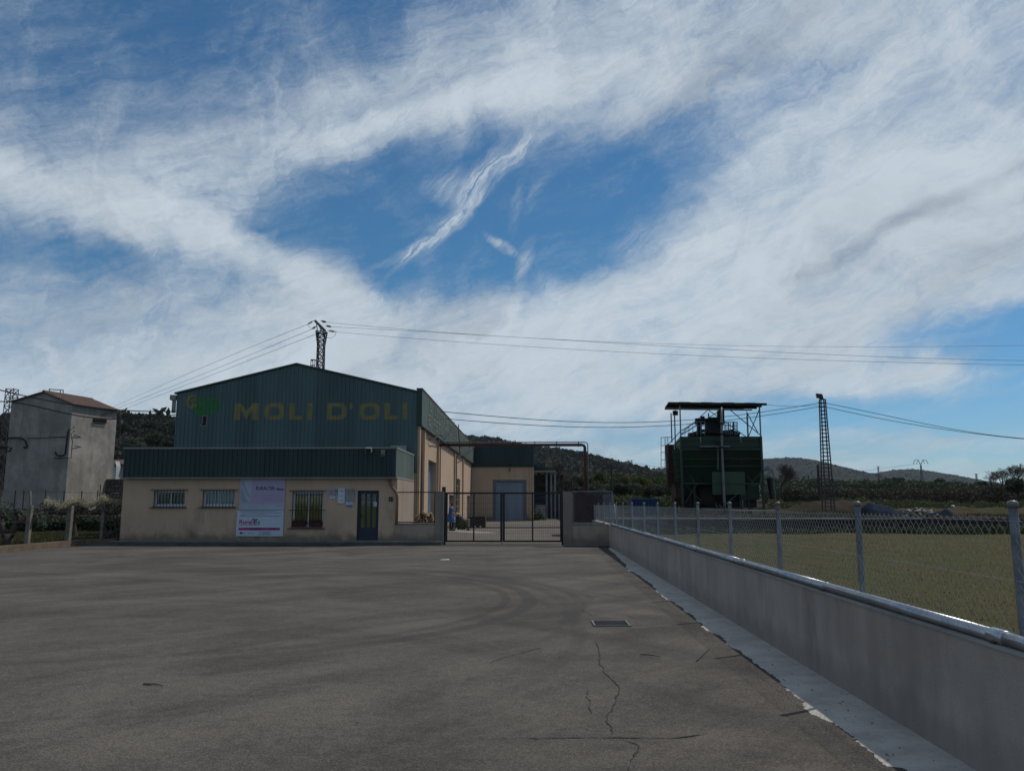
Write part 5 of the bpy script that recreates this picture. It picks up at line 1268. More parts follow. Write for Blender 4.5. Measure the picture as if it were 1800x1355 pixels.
# dark blocks added under the hopper to darken the gap between its legs
bpx(1232, 855, 1254, 886, TY + 1.5, .8, 'roof_under', 'added_low_block'); bpx(1188, 856, 1197, 875, TY + 1.5, .8, 'rust', 'added_low_block'); bpx(1215, 858, 1232, 890, TY + 2.2, .8, 'dark_steel', 'added_low_block')
for a, b in (((1275, 886), (1295, 869)), ((1258, 884), (1262, 896)), ((1264, 887), (1275, 898))): MB().bar(at(*a, TY + .4), at(*b, TY + .4), .05).build('prop', 'grey_pipe', hop)
bpx(1200, 851, 1231, 872, TY + 2.6, 1.2, 'hopper_green', 'added_side_block'); bpx(1233, 851, 1300, 893, TY + 2.9, 1.2, 'dark_steel', 'added_dark_block'); bpx(1300, 852, 1334, 878, TY + 2.6, 1.0, 'hopper_green', 'added_side_block'); bpx(1186, 851, 1200, 888, TY + 3.4, 1.0, 'rust', 'added_side_block'); bpx(1200, 872, 1236, 896, TY + 3.2, 1.0, 'dark_steel', 'added_dark_block'); bpx(1312, 878, 1330, 892, TY + 3.4, .8, 'dark_steel', 'added_dark_block')  # more added blocks, closing the bright gap below the hopper
# side chute on the right
sc = thing('side_chute', 'grey roofed chute with a black pipe leg right of the green hopper', 'chute', tuple(at(1358, 880, TY + 1)))
mb = MB(); mb.hexa([at(1341, 827, TY + 1), at(1356, 826, TY + 1), at(1357, 826, TY + 2), at(1342, 828, TY + 2), at(1340, 825, TY + 1), at(1351, 817, TY + 1), at(1352, 817, TY + 2), at(1342, 824, TY + 2)]); mb.build('roof_plate', 'galvanised', sc)
MB().bar(at(1352, 818, TY + 1.5), at(1358, 828, TY + 1.5), .10).build('chute_edge', 'pale_panel', sc)
MB().tube([at(1353.5, 840, TY + 1.5), at(1355, 858, TY + 1.5), at(1358, 876, TY + 1.5)], [.20, .17, .14], 12).build('black_pipe', 'dark_steel', sc)
MB().bar(at(1358, 828, TY + 1.5), at(1360, 840, TY + 1.5), .06).build('strut', 'galvanised', sc); MB().bar(at(1360, 842, TY + 1.5), at(1364, 878, TY + 1.5), .04).build('strut', 'galvanised', sc)
MB().bar(at(1347, 837, TY + 1.5), at(1354, 831, TY + 1.5), .05).build('strut', 'galvanised', sc); MB().bar(at(1341, 827, TY + 1.5), at(1339, 850, TY + 1.5), .04).build('strut', 'galvanised', sc)

# ================================================================== THINGS ON THE PLATFORM
# retaining wall with pale coping at the far side of the field
rtw = thing('retaining_wall', 'dark retaining wall with a thin pale coping across the far side of the field', 'wall', (20, 36.4, .3))
mb = MB(); mb.box(wallx(36) + .3, 24.5, 36.2, 36.6, .2, .93); mb.build('wall', 'roof_under', rtw)
mb = MB(); mb.box(wallx(36) + .25, 17.5, 36.14, 36.66, .931, .985); mb.build('coping', 'trim_grey', rtw)
rw2 = thing('pipe_rail', 'thin pale pipe rail behind the retaining wall right of the tall hopper pipe', 'rail', tuple(at(1325, 895, 40)))
MB().tube([at(1286, 896.5, 40), at(1366, 897, 40)], .03, 6).build('rail', 'trim_grey', rw2)
for px in (1290, 1325, 1362): MB().tube([at(px, 896.8, 40), (at(px, 896, 40).x, 40, .9)], .025, 6).build('support', 'trim_grey', rw2)
# blue skip
sk = thing('blue_skip', 'blue ribbed metal skip behind the fence left of the hopper', 'container', (at(1134, 905, 47).x, 47, .95))
a, b = at(1110, 905, 47), at(1158, 877, 47)
mb = MB(); mb.hexa([(a.x + .05, 46.9, .98), (b.x - .05, 46.9, .98), (b.x - .05, 48.6, .98), (a.x + .05, 48.6, .98), (a.x, 46.8, b.z), (b.x, 46.8, b.z), (b.x, 48.7, b.z), (a.x, 48.7, b.z)]); mb.build('skip_body', 'skip_blue', sk)
for k in range(9): x_ = a.x + (b.x - a.x) * (k + .5) / 9; bx3(x_ - .03, x_ + .03, 46.74, 46.82, .98, b.z - .05).build('rib', 'skip_blue', sk)
bx3(a.x - .04, b.x + .04, 46.70, 46.82, b.z - .045, b.z + .03).build('rim', 'skip_blue', sk)
# dark red container and grey cabinet behind the right mesh
rc = thing('red_container', 'dark red ribbed container behind the right mesh panel and the red pipe', 'container', (at(1036, 920, 41).x, 41, 0))
a, b = at(1009, 918, 41), at(1061, 868.5, 41); xoff = 0
bx3(a.x + .02, b.x, 41, 43.4, .1, b.z).build('container_body', 'container_red', rc)
for k in range(11): x_ = a.x + .1 + (b.x - a.x - .2) * k / 10; bx3(x_ - .035, x_ + .035, 40.95, 40.998, .15, b.z - .08).build('rib', 'container_red', rc)
bx3(a.x, b.x + .02, 40.93, 40.998, b.z - .075, b.z + .0).build('top_rail', 'container_red', rc)
M['cabinet_grey'] = mat('cabinet_grey', (0.085, 0.095, 0.115), rough=.7)
gc = thing('grey_cabinet', 'tall blue grey cabinet standing right of the dark red container', 'cabinet', (at(1069, 910, 40).x, 40, 0))
a, b = at(1062.5, 915, 40), at(1077, 869, 40); bx3(a.x, b.x, 40, 41, .95 * 0 + .1, b.z).build('cabinet_body', 'cabinet_grey', gc)
for k in range(3): w_ = (b.x - a.x) / 3; bx3(a.x + k * w_ + .02, a.x + (k + 1) * w_ - .02, 39.96, 39.998, .3, b.z - .08).build('cabinet_door', 'cabinet_grey', gc)
# low blue pipes stacked at left of it
bb_ = thing('blue_barrel', 'blue barrel behind the mesh between the pillar and the red container', 'barrel', tuple(at(1008, 900, 44)))
q = at(1008, 880, 44); mb = MB(); lathe(mb, q.x, 44, [(.28, .02), (.31, .3), (.30, .35), (.31, .6), (.28, .9)], 14); mb.build('barrel', 'skip_blue', bb_); MB().tube([(q.x, 44, .9), (q.x, 44, .95)], .12, 10).build('lid', 'trim_grey', bb_)

# rubble and tarpaulin heap on the right
RBY = 41.0
rb = thing('rubble_heap', 'heap of pale rubble and stones right of the dark tarpaulin', 'rubble', tuple(at(1610, 908, RBY)))
rr_ = random.Random(3)
def rock(c, r_, m, par, nm='stone'):
    bm = bmesh.new(); bmesh.ops.create_icosphere(bm, subdivisions=1, radius=r_)
    for v in bm.verts: v.co *= rr_.uniform(.6, 1.25); v.co.z *= .7
    o0 = root_origin(par)
    for v in bm.verts: v.co += Vector(c) - o0
    me = bpy.data.meshes.new(nm); bm.to_mesh(me); bm.free(); me.materials.append(M[m]); return link(nm, me, par)
for k in range(90):
    px = rr_.triangular(1585, 1652, 1612); py = rr_.uniform(893 + abs(px - 1612) * .18, 908)
    rock(at(px, py, RBY + rr_.uniform(-.6, .9)), rr_.uniform(.04, .15), rr_.choice(['rubble', 'rubble', 'stone', 'concrete']), rb)
for k in range(25):
    px = rr_.uniform(1556, 1585); py = 913 - 4 * rr_.random() * (1 - abs(px - 1570) / 18); rock(at(px, py, RBY - 2), rr_.uniform(.03, .1), 'rubble', rb)
hp = MB(); n_ = 24
def heap(name, label, cat, pts, Y, depth, m, seed):
    top = [at(x, y, Y) for x, y in pts]; xs_ = np.linspace(top[0].x, top[-1].x, 46); zs_ = np.interp(xs_, [p.x for p in top], [p.z for p in top]); V = []; nv = 16
    for j in range(nv):
        t_ = -1 + 2 * j / (nv - 1); y_ = Y + t_ * depth; sh = cos(t_ * pi / 2) ** .7
        z_ = .8 + (zs_ - .8) * sh + .13 * fbm2(xs_ * 1.0, np.full_like(xs_, y_), seed, 6, 3.0, .65) * sh ** .5
        V.append(np.stack([xs_, np.full_like(xs_, y_), z_], -1))
    V = np.array(V).reshape(-1, 3); F = [(j * 46 + i, j * 46 + i + 1, (j + 1) * 46 + i + 1, (j + 1) * 46 + i) for j in range(nv - 1) for i in range(45)]
    o = np_obj(name, V, F, m, origin=(top[len(top) // 2].x, Y, .9)); tag(o, label, cat); return o
heap('tarpaulin_heap', 'dark blue tarpaulin draped over a heap left of the pale rubble', 'tarpaulin', [(1508, 906), (1518, 889), (1526, 886), (1545, 890), (1570, 895), (1600, 902), (1640, 904), (1662, 898), (1668, 908)], 43, 1.4, 'tarp', 3)
heap('earth_mound', 'reddish brown earth mound between the lattice lamp mast and the tarpaulin', 'mound', [(1380, 900), (1420, 884), (1470, 880), (1500, 881), (1530, 886), (1560, 900)], 62, 5, 'dirt', 5)
heap('earth_mound', 'low weedy earth mound behind the rubble heap at the right', 'mound', [(1560, 898), (1600, 895), (1680, 893), (1760, 895), (1850, 892), (1950, 900)], 52, 4, 'rough_grass', 6)
wbk = rock(at(1676, 889.5, 50), .14, 'white_paint', None, 'white_stone'); tag(wbk, 'single white stone on the grass bank above the rubble', 'stone')

# ================================================================== LATTICE MASTS
def lattice(par, cx, cy, z0_, z1_, w0, w1, n_, m='lattice', t_=.05, horiz=True, diag=True):
    c = [(-1, -1), (1, -1), (1, 1), (-1, 1)]
    for (sx, sy) in c: MB().bar((cx + sx * w0 / 2, cy + sy * w0 / 2, z0_), (cx + sx * w1 / 2, cy + sy * w1 / 2, z1_), t_ * 1.5).build('leg', m, par)
    mb = MB()
    for k in range(n_):
        u0, u1 = k / n_, (k + 1) / n_; a0, a1 = (w0 + (w1 - w0) * u0) / 2, (w0 + (w1 - w0) * u1) / 2; za, zb = z0_ + (z1_ - z0_) * u0, z0_ + (z1_ - z0_) * u1
        for q in range(4):
            (sx, sy), (tx_, ty_) = c[q], c[(q + 1) % 4]
            if diag:
                mb.bar((cx + sx * a0, cy + sy * a0, za), (cx + tx_ * a1, cy + ty_ * a1, zb), t_)
                if diag == 2: mb.bar((cx + tx_ * a0, cy + ty_ * a0, za), (cx + sx * a1, cy + sy * a1, zb), t_)
            if horiz: mb.bar((cx + sx * a1, cy + sy * a1, zb), (cx + tx_ * a1, cy + ty_ * a1, zb), t_)
    mb.build('bracing', m, par, kind='stuff')
# lamp mast (battened, no diagonals)
lm = thing('lamp_mast', 'slender steel lattice lamp mast with a floodlight head, right of the hopper', 'mast', (at(1455, 900, 55).x, 55, .95))
cx_ = at(1451, 800, 55).x; ztm = at(1443, 702, 55).z
lattice(lm, cx_, 55, .9, ztm, .62, .30, 30, t_=.045, diag=False)
q = at(1440, 697, 55); mb = MB(); mb.hexa([(q.x - .22, 54.7, q.z - .15), (q.x + .22, 54.75, q.z - .25), (q.x + .25, 55, q.z - .2), (q.x - .2, 55, q.z - .1), (q.x - .25, 54.8, q.z + .2), (q.x + .15, 54.8, q.z + .15), (q.x + .2, 55.1, q.z + .18), (q.x - .2, 55.1, q.z + .22)]); mb.build('floodlight_head', 'dark_steel', lm)
MB().bar((cx_ - .15, 55, ztm), (q.x, 54.9, q.z), .06).build('head_bracket', 'dark_steel', lm)
bx3(cx_ - .55, cx_ + .4, 54.5, 55.5, .85, 1.05).build('foundation', 'concrete', lm)
for z_ in (at(1440, 708, 55).z, at(1440, 714.5, 55).z): MB().bar((cx_ - .3, 55, z_), (cx_ + .25, 55, z_), .06).build('insulator', 'dark_steel', lm)
# main power pylon behind the hall
py_ = thing('power_pylon', 'steel lattice power pylon with strain insulators rising behind the ridge of the hall', 'pylon', (at(563, 900, 68).x, 68, 0))
PYY = 68.0; cx_ = at(564, 620, PYY).x; zk = at(564, 607, PYY).z; ztop = at(564, 566, PYY).z
lattice(py_, cx_, PYY, 0, zk, .75, .52, 26, diag=2, t_=.05)
lattice(py_, cx_, PYY, zk, at(564, 583, PYY).z, .52, .80, 3, diag=2, t_=.05)
# beam set askew
ca_, sa_ = cos(R(-62)), sin(R(-62)); ang = R(-62)
B0, B1 = at(553.5, 563.5, PYY + 1.6), at(571, 581, PYY - 1.6)
ctr = (B0 + B1) / 2
def beam_pt(s, side, up):
    p = B0.lerp(B1, s); d = Vector((B1.x - B0.x, B1.y - B0.y, 0)).normalized(); nn = Vector((-d.y, d.x, 0)) * -1
    return p + nn * side * .28 + Vector((.32 * side, 0, 0)) + Vector((0, 0, up))
for side in (-1, 1): MB().bar(beam_pt(0, side, 0), beam_pt(1, side, 0), .09).build('cross_beam', 'lattice', py_)
mb = MB()
for k in range(9): mb.bar(beam_pt(k / 8, -1, 0), beam_pt(k / 8, 1, 0), .06)
for k in range(8): mb.bar(beam_pt(k / 8, -1 if k % 2 else 1, 0), beam_pt((k + 1) / 8, 1 if k % 2 else -1, 0), .05)
mb.build('beam_bracing', 'lattice', py_)
kt = at(564, 594, PYY).z
for s_, side in ((.2, -1), (.2, 1), (.75, -1), (.75, 1)): MB().bar(beam_pt(s_, side, 0), (cx_ + side * .3, PYY + (.2 if s_ < .5 else -.2), kt), .07).build('strut', 'lattice', py_)
def insul(a, b, par, nd=4):
    a = Vector(a); b = Vector(b); MB().tube([a, b], .03, 6).build('insulator_rod', 'dark_steel', par)
    mb = MB()
    for k in range(nd):
        p = a.lerp(b, .25 + .6 * k / nd); d = (b - a).normalized(); mb.tube([p, p + d * .04], .095, 8)
    mb.build('insulator_disc', 'dark_steel', par)
Lp = [((551.0, 564), (540, 570.5)), ((556, 573.5), (548.5, 578.5)), ((563, 583), (556, 587))]
Rp = [((563.5, 564), (574.5, 566.5)), ((572, 572.5), (583.5, 574.5)), ((576, 581), (591, 583.5))]
for (a, b) in Lp + Rp: insul(at(*a, PYY), at(*b, PYY), py_)
mb = MB()
mb.tube([at(591, 583.5, PYY), at(589, 590, PYY), at(583, 594, PYY), at(574, 593.5, PYY)], .015, 4); mb.tube([at(540, 570.5, PYY), at(545, 576, PYY), at(550, 578, PYY)], .015, 4); mb.build('jumper', 'cable', py_)

def wire(label, pts, Ya, Yb, r_, group, sag_interp=True, m='cable', name='power_line', seg=8):
    """pts: pixel points followed at depths going from Ya to Yb"""
    P_ = []; n_ = len(pts)
    x0_, x1_ = pts[0][0], pts[-1][0]
    xs_ = [p[0] for p in pts]; ys__ = [p[1] for p in pts]
    for k in range(n_ * seg):
        u = k / (n_ * seg - 1); x = x0_ + (x1_ - x0_) * u
        # smooth quadratic-ish interpolation through the points (Lagrange)
        y = 0
        for i in range(n_):
            L = 1
            for j in range(n_):
                if j != i: L *= (x - xs_[j]) / (xs_[i] - xs_[j])
            y += L * ys__[i]
        P_.append(at(x, y, Ya + (Yb - Ya) * u))
    o = MB().tube(P_, r_, 4).build(name, m, origin=P_[0]); tag(o, label, 'power line', group); return o
g_ = 'overhead lines'
wire('highest of the three thin lines running right from the pylon', [(574.5, 566.5), (1060, 600.5), (1440, 609.5), (1810, 607)], 68, 95, .015, g_)
wire('middle one of the three thin lines running right from the pylon', [(583.5, 574.5), (1060, 602), (1440, 622.5), (1810, 634)], 68, 60, .014, g_)
wire('lowest of the three thin lines running right from the pylon', [(591, 583.5), (1060, 617), (1440, 633), (1810, 642)], 68, 60, .014, g_)
wire('uppermost of the three thin lines falling left from the pylon', [(540, 570.5), (370, 640), (200, 715), (90, 766)], 68, 150, .018, g_)
wire('middle one of the three thin lines falling left from the pylon', [(548.5, 578.5), (370, 652), (200, 720), (90, 764)], 68, 150, .018, g_)
wire('lowest of the three thin lines falling left from the pylon', [(556, 587), (370, 660), (205, 724), (90, 768)], 68, 150, .018, g_)
wire('upper thick twisted cable passing in front of the tall plaster shed to the hall', [(-10, 683), (100, 707), (200, 720), (309, 722.5)], 33, HY, .028, g_, name='twisted_cable')
wire('lower thick twisted cable passing in front of the tall plaster shed to the hall', [(-10, 706), (100, 723), (200, 736.5), (285, 731), (309, 729)], 33, HY, .030, g_, name='twisted_cable')
wire('upper cable from the hall parapet past the hopper to the lamp mast', [(772, 723), (950, 738), (1180, 740), (1310, 728), (1438, 708.5)], 46, 55, .025, g_)
wire('lower cable from the hall parapet past the hopper to the lamp mast', [(783, 736), (950, 748), (1180, 747.5), (1310, 735), (1438, 715)], 48, 55, .025, g_)
wire('faint third cable between the hopper canopy and the lamp mast', [(1346, 711), (1390, 714), (1438, 712)], 50, 55, .014, g_)
wire('upper cable sagging right from the lamp mast', [(1451, 708.5), (1560, 731), (1680, 755), (1810, 771)], 55, 60, .022, g_)
wire('lower cable sagging right from the lamp mast', [(1451, 715), (1560, 738), (1680, 757.5), (1810, 772.5)], 55, 60, .022, g_)
# distant pylons
def far_pylon(label, px, ytop, ybase, Y, w_, kind=0):
    b = at(px, ybase, Y); tp_ = at(px, ytop, Y); g = thing('power_pylon', label, 'pylon', (b.x, Y, b.z), 'distant pylons')
    if kind == 1:
        zc_ = at(px, ytop + 10, Y).z; lattice(g, b.x, Y, b.z, zc_, w_ * .8, w_ * .35, 6, t_=w_ * .07)
        for s_ in (-1, 1):
            MB().tube([(b.x, Y, zc_), (b.x + s_ * w_ * .9, Y, tp_.z), (b.x + s_ * w_ * 2.2, Y, tp_.z - w_ * .1), (b.x + s_ * w_ * 2.9, Y, tp_.z - w_ * 1.6)], w_ * .12, 4).build('arm', 'lattice', g)
            MB().tube([(b.x + s_ * w_ * .9, Y, tp_.z), (b.x + s_ * w_ * 1.6, Y, tp_.z - w_ * 1.4)], w_ * .1, 4).build('arm', 'lattice', g)
    else:
        lattice(g, b.x, Y, b.z, tp_.z, w_ * .8, w_ * .4, 6, t_=w_ * .07)
        MB().bar((b.x - w_, Y, tp_.z), (b.x + w_, Y, tp_.z), w_ * .18).build('arm', 'lattice', g)
    return g
far_pylon('far pylon with two drooping horn arms above the right-hand hills', 1621, 808, 850, 700, 2.2, 1)
far_pylon('small far pylon in the notch of the hills left of the hopper', 1110.5, 809, 824, 500, 1.3)
far_pylon('small far pylon left of the horned pylon above the far hill', 1545.5, 820, 850, 600, 1.4)
far_pylon('tiny far pylon near the bare trees at the right edge', 1717.5, 833, 852, 600, 1.6)
wire('faint line between the far pylons at the right', [(1412, 838), (1545, 824), (1621, 814)], 700, 700, .12, g_)
wire('faint line falling right from the notch pylon towards the hopper', [(1111, 812), (1140, 818), (1190, 823)], 500, 480, .08, g_)
# left box lattice pylon behind the shed
lpy = thing('power_pylon', 'box lattice pylon showing above the left eave of the tall plaster shed', 'pylon', (at(16, 800, 60).x, 60, 1))
lattice(lpy, at(20, 700, 60).x, 60, 1, at(20, 684, 60).z, 0.72, .60, 14, diag=2, t_=.03)
# thin poles
def pole(label, px, yt, yb, Y, r_=.09, arm=False):
    a = at(px, yb, Y); b = at(px, yt, Y); g = thing('wooden_pole', label, 'pole', a); MB().tube([a, (a.x, a.y, b.z)], [r_, r_ * .75], 8).build('pole', 'dark_wood', g)
    if arm: MB().bar((a.x - .7, Y, b.z - .25), (a.x + .7, Y, b.z - .25), .09).build('crossarm', 'dark_wood', g)
pole('dark wooden pole with a crossarm among the green trees left of the hopper', 1076, 818, 886, 75, .11, True)
pole('short dark wooden pole just left of the lattice lamp mast', 1441, 816, 880, 72, .13)
pole('thin pole between the tall plaster shed and the office', 205.5, 736, 830, 60, .04)
mb = MB(); mb.box(0, .01, 0, .01, 0, .01)

# ================================================================== THE TALL PLASTER SHED ON THE LEFT
SHY = 47.0
shd = thing('tall_shed', 'tall narrow grey plastered shed with a clay tile roof at the left', 'building', (at(129, 885, SHY).x, SHY, 1.0))
dv = Vector((sin(R(14)), cos(R(14)), 0)); du = Vector((-cos(R(14)), sin(R(14)) * .3, 0)).normalized()
C0 = at(127.5, 711, SHY); C0.z = 0
WL = (at(129, 711, SHY) - at(16, 706, SHY)).length
def S_(u, v, z): return Vector((C0.x, C0.y, 0)) + du * u + dv * v + Vector((0, 0, z))
# depth of the right face: solve for pixel column 194
best = min(np.linspace(1, 12, 400), key=lambda v: abs((lambda P: (P.x * cos(YAW) + P.y * sin(YAW)) / (-P.x * sin(YAW) + P.y * cos(YAW)))(S_(0, v, 0)) * 1425 + 900 - 194.5))
VD = float(best); zc = at(129, 711, SHY).z; zl_ = at(16, 706, SHY).z; zp = at(76, 689.5, SHY).z; up_ = WL * (129 - 76) / 113
mb = MB(); fr = [S_(0, 0, 0), S_(WL, 0, 0), S_(WL, 0, zl_), S_(up_, 0, zp), S_(0, 0, zc)]; bk = [p + dv * VD for p in fr]
mb.add(fr + bk, [(0, 1, 2, 3, 4), (5, 9, 8, 7, 6), (0, 4, 9, 5), (1, 6, 7, 2), (0, 5, 6, 1)]); mb.build('wall', 'old_plaster', shd)
# tiled roof in undulating courses
def tiles(u0, z0_, u1, z1_, nm):
    n_ = int((VD + .5) / .21); n1 = 8
    for k in range(n_):
        vs = []; v0 = -.12 + k * .21
        for i in range(n1 + 1):
            t_ = i / n1; u = u0 + (u1 - u0) * t_; z = z0_ + (z1_ - z0_) * t_
            for j in range(7):
                a_ = pi * j / 6; vs.append(S_(u, v0 + .085 - .105 * cos(a_) + .02, z + .03 + .075 * sin(a_) + (.025 if i % 1 == 0 and i < n1 else 0) * (1 - t_)))
        fs = [(i * 7 + j, i * 7 + j + 1, (i + 1) * 7 + j + 1, (i + 1) * 7 + j) for i in range(n1) for j in range(6)]
        base = len(vs); vs2 = [v - Vector((0, 0, .03)) for v in vs]; fs2 = [tuple(i_ + base for i_ in f[::-1]) for f in fs]
        ed = [(j, j + base, j + 1 + base, j + 1) for j in range(6)]
        mb = MB(); mb.add(vs + vs2, fs + fs2 + ed); mb.build('tile_row', 'tile', shd)
sl_ = (zp - zc) / up_
tiles(-.22, zc - .22 * sl_, up_, zp, 'r'); tiles(WL + .08, zl_ - .05, up_, zp, 'l')
mb = MB(); mb.tube([S_(up_, -.1, zp + .05), S_(up_, VD + .1, zp + .05)], .10, 8); mb.build('ridge_tile', 'tile', shd)
# opening and antenna bracket high on the lit face, frame on the roof
def SP(px, py, off=0):   # point on the right face for a pixel
    a, b, c = ray(px, py); n_ = Vector((dv.y, -dv.x, 0)); C = S_(0, 0, 0); t_ = (C.x * n_.x + C.y * n_.y) / (a * n_.x + b * n_.y); return Vector((a * t_, b * t_, EYE + c * t_)) + n_ * off
def SF(px, py, off=0):   # point on the front face
    a, b, c = ray(px, py); n_ = Vector((-du.y, du.x, 0)); n_ = n_ if n_.y < 0 else -n_; C = S_(0, 0, 0); t_ = (C.x * n_.x + C.y * n_.y) / (a * n_.x + b * n_.y); return Vector((a * t_, b * t_, EYE + c * t_)) + n_ * off
mb = MB(); A = [SP(164, 741, .01), SP(186, 743, .01), SP(186, 736, .01), SP(164, 734.5, .01)]; mb.add(A + [p + Vector((.0, .0, 0)) + Vector((dv.y, -dv.x, 0)) * .06 for p in A], [(0, 1, 2, 3), (4, 5, 6, 7), (0, 1, 5, 4), (1, 2, 6, 5), (2, 3, 7, 6), (3, 0, 4, 7)]); mb.build('vent_opening', 'interior_shade', shd)
for dy_ in (0, 3.2): MB().bar(SP(163, 737 + dy_ * 1.4, .12), SP(187, 739 + dy_ * 1.4, .12), .035).build('vent_bar', 'rust', shd)
ant = MB()
ant.bar(SP(170, 728.5, .3), SP(193, 724, .3), .025)
for k in range(6): x_ = 172 + k * 3.5; ant.bar(SP(x_ + 2, 723.5 + (5 - k) * .5, .3), SP(x_ - 1.5, 729 + (5 - k) * .5, .3), .02)
an_ = thing('antenna', 'small comb-like antenna below the eave of the tall plaster shed', 'antenna', SP(193, 726, .3)); ant.build('antenna_bars', 'dark_steel', an_)
fr_ = thing('roof_frame', 'thin metal frame standing on the ridge of the tall plaster shed', 'frame', at(99, 690, SHY + 2))
for px in (87, 106, 111): MB().bar(at(px, 694, SHY + 2), at(px, 684 + (px - 87) * .07, SHY + 2), .04).build('upright', 'dark_steel', fr_)
MB().bar(at(86, 684, SHY + 2), at(112, 686, SHY + 2), .05).build('top_bar', 'dark_steel', fr_)
# cables on the shed
for i, (pts, lab, f_) in enumerate((([(14, 772), (16, 770), (25, 769.5), (40, 770), (46, 775), (49, 784), (46, 788), (43, 785)], 'black cable hooking down on the shaded face of the shed, left part', SF), ([(49, 770.5), (80, 769.5), (117, 767.5)], 'thin black cable running level across the shaded face of the shed', SF), ([(124, 752), (121, 760), (119, 775), (116, 798), (110, 801), (101, 800), (98, 794)], 'thick black cable bundle bending at the corner of the shed', SF), ([(126, 762), (129, 776), (128, 785), (126.5, 805), (97, 805)], 'thin double conduit below the cable bundle at the corner of the shed', SF))):
    P_ = [f_(x, y, .08) for x, y in pts]; c_ = thing('wall_cable', lab, 'cable', P_[0], 'cables fixed to the tall shed'); MB().tube(P_, .045 if i in (0, 2) else .022, 6).build('cable', 'cable', c_, smooth=True)
for i, (a, b) in enumerate((((127, 750), (230, 776)), ((127, 757), (230, 780)), ((128, 763), (196, 791)), ((128, 765), (230, 800)), ((128, 783), (196, 791)))):
    A = SP(a[0], a[1], .1); o = MB().tube([A, A.lerp(at(*b, 62 if b[0] > 200 else SHY + 4), .5) - Vector((0, 0, .1)), at(*b, 62 if b[0] > 200 else SHY + 4)], .018, 4).build('service_wire', 'cable', origin=A); tag(o, ['highest', 'second', 'third', 'fourth', 'lowest'][i] + ' thin wire crossing the sunlit face of the tall shed', 'power line', 'service wires from the tall shed')
# insulator bracket at far left
ib = thing('insulator_bracket', 'black insulator bracket sticking out at the left edge in front of the tall shed', 'bracket', at(5, 787, 44)); MB().bar(at(-12, 786, 44), at(16, 786, 44), .09).build('arm', 'dark_steel', ib); MB().tube([at(10, 786, 44), at(12, 793, 44), at(18, 793, 44), at(20, 786, 44)], .05, 6).build('hook', 'dark_steel', ib); MB().tube([at(3, 783, 44), at(3, 789, 44)], .10, 8).build('insulator', 'dark_steel', ib)

# small house with red roof beyond and the dark wall between shed and office
hs = thing('small_house', 'small whitewashed house with an orange tile roof glimpsed between the shed and the office', 'house', at(202, 840, 58))
a, b = at(186, 838, 58), at(224, 818, 58); bx3(a.x - .3, b.x, 58, 62, 1.0, b.z).build('wall', 'white_house', hs)
for k in range(12):
    x_ = a.x - .4 + (b.x - a.x + .6) * k / 12; w_ = (b.x - a.x + .6) / 12; z_t = at(200, 810.5, 60).z; z_b = at(200, 818.5, 58).z
    mb = MB(); mb.hexa([(x_, 57.7, z_b), (x_ + w_ * .9, 57.7, z_b), (x_ + w_ * .9, 60, z_t), (x_, 60, z_t), (x_, 57.7, z_b + .12), (x_ + w_ * .9, 57.7, z_b + .12), (x_ + w_ * .9, 60, z_t + .12), (x_, 60, z_t + .12)]); mb.build('tile_row', 'tile', hs)
a, b = at(201, 836, 57.4), at(210, 812, 57.4); mx_ = (a.x + b.x) / 2
mb = MB(); mb.prism([(a.x, 1), (b.x, 1), (b.x, b.z - .3), (mx_ + .05, b.z + .05), (a.x, b.z - .35)], 57, 57.6); mb.build('gable', 'white_house', hs)
mb = MB(); mb.prism([(mx_ + .02, b.z - .35), (mx_ + .14, b.z - .35), (mx_ + .08, b.z - .1)], 56.97, 56.998); mb.build('gable_opening', 'interior_shade', hs)
bx3(a.x + .12, b.x - .06, 56.97, 56.998, 2.0, b.z - .6).build('window', 'window_frame', hs)
bx3(at(188, 830, 57.5).x, at(200, 820, 57.5).x, 57.9, 57.99, 1, at(194, 822, 57.5).z).build('door', 'dark_wood', hs)
dw = thing('dark_wall', 'dark weathered stone wall between the tall shed and the office', 'wall', at(200, 880, 50))
a, b = at(184, 880, 50), at(226, 836, 50); xs_ = np.linspace(a.x, b.x, 7); rr_ = random.Random(6)
for i in range(6):
    for k in range(5):
        z0_ = 1.0 + k * .43; w_ = xs_[i + 1] - xs_[i]; mb = MB(); o_ = (k % 2) * w_ * .5; mb.box(max(xs_[0], xs_[i] + .01 - o_), xs_[i + 1] - .015 - o_, 50 + rr_.uniform(0, .05), 50.5, z0_, z0_ + .415); mb.build('stone_block', 'stone', dw)

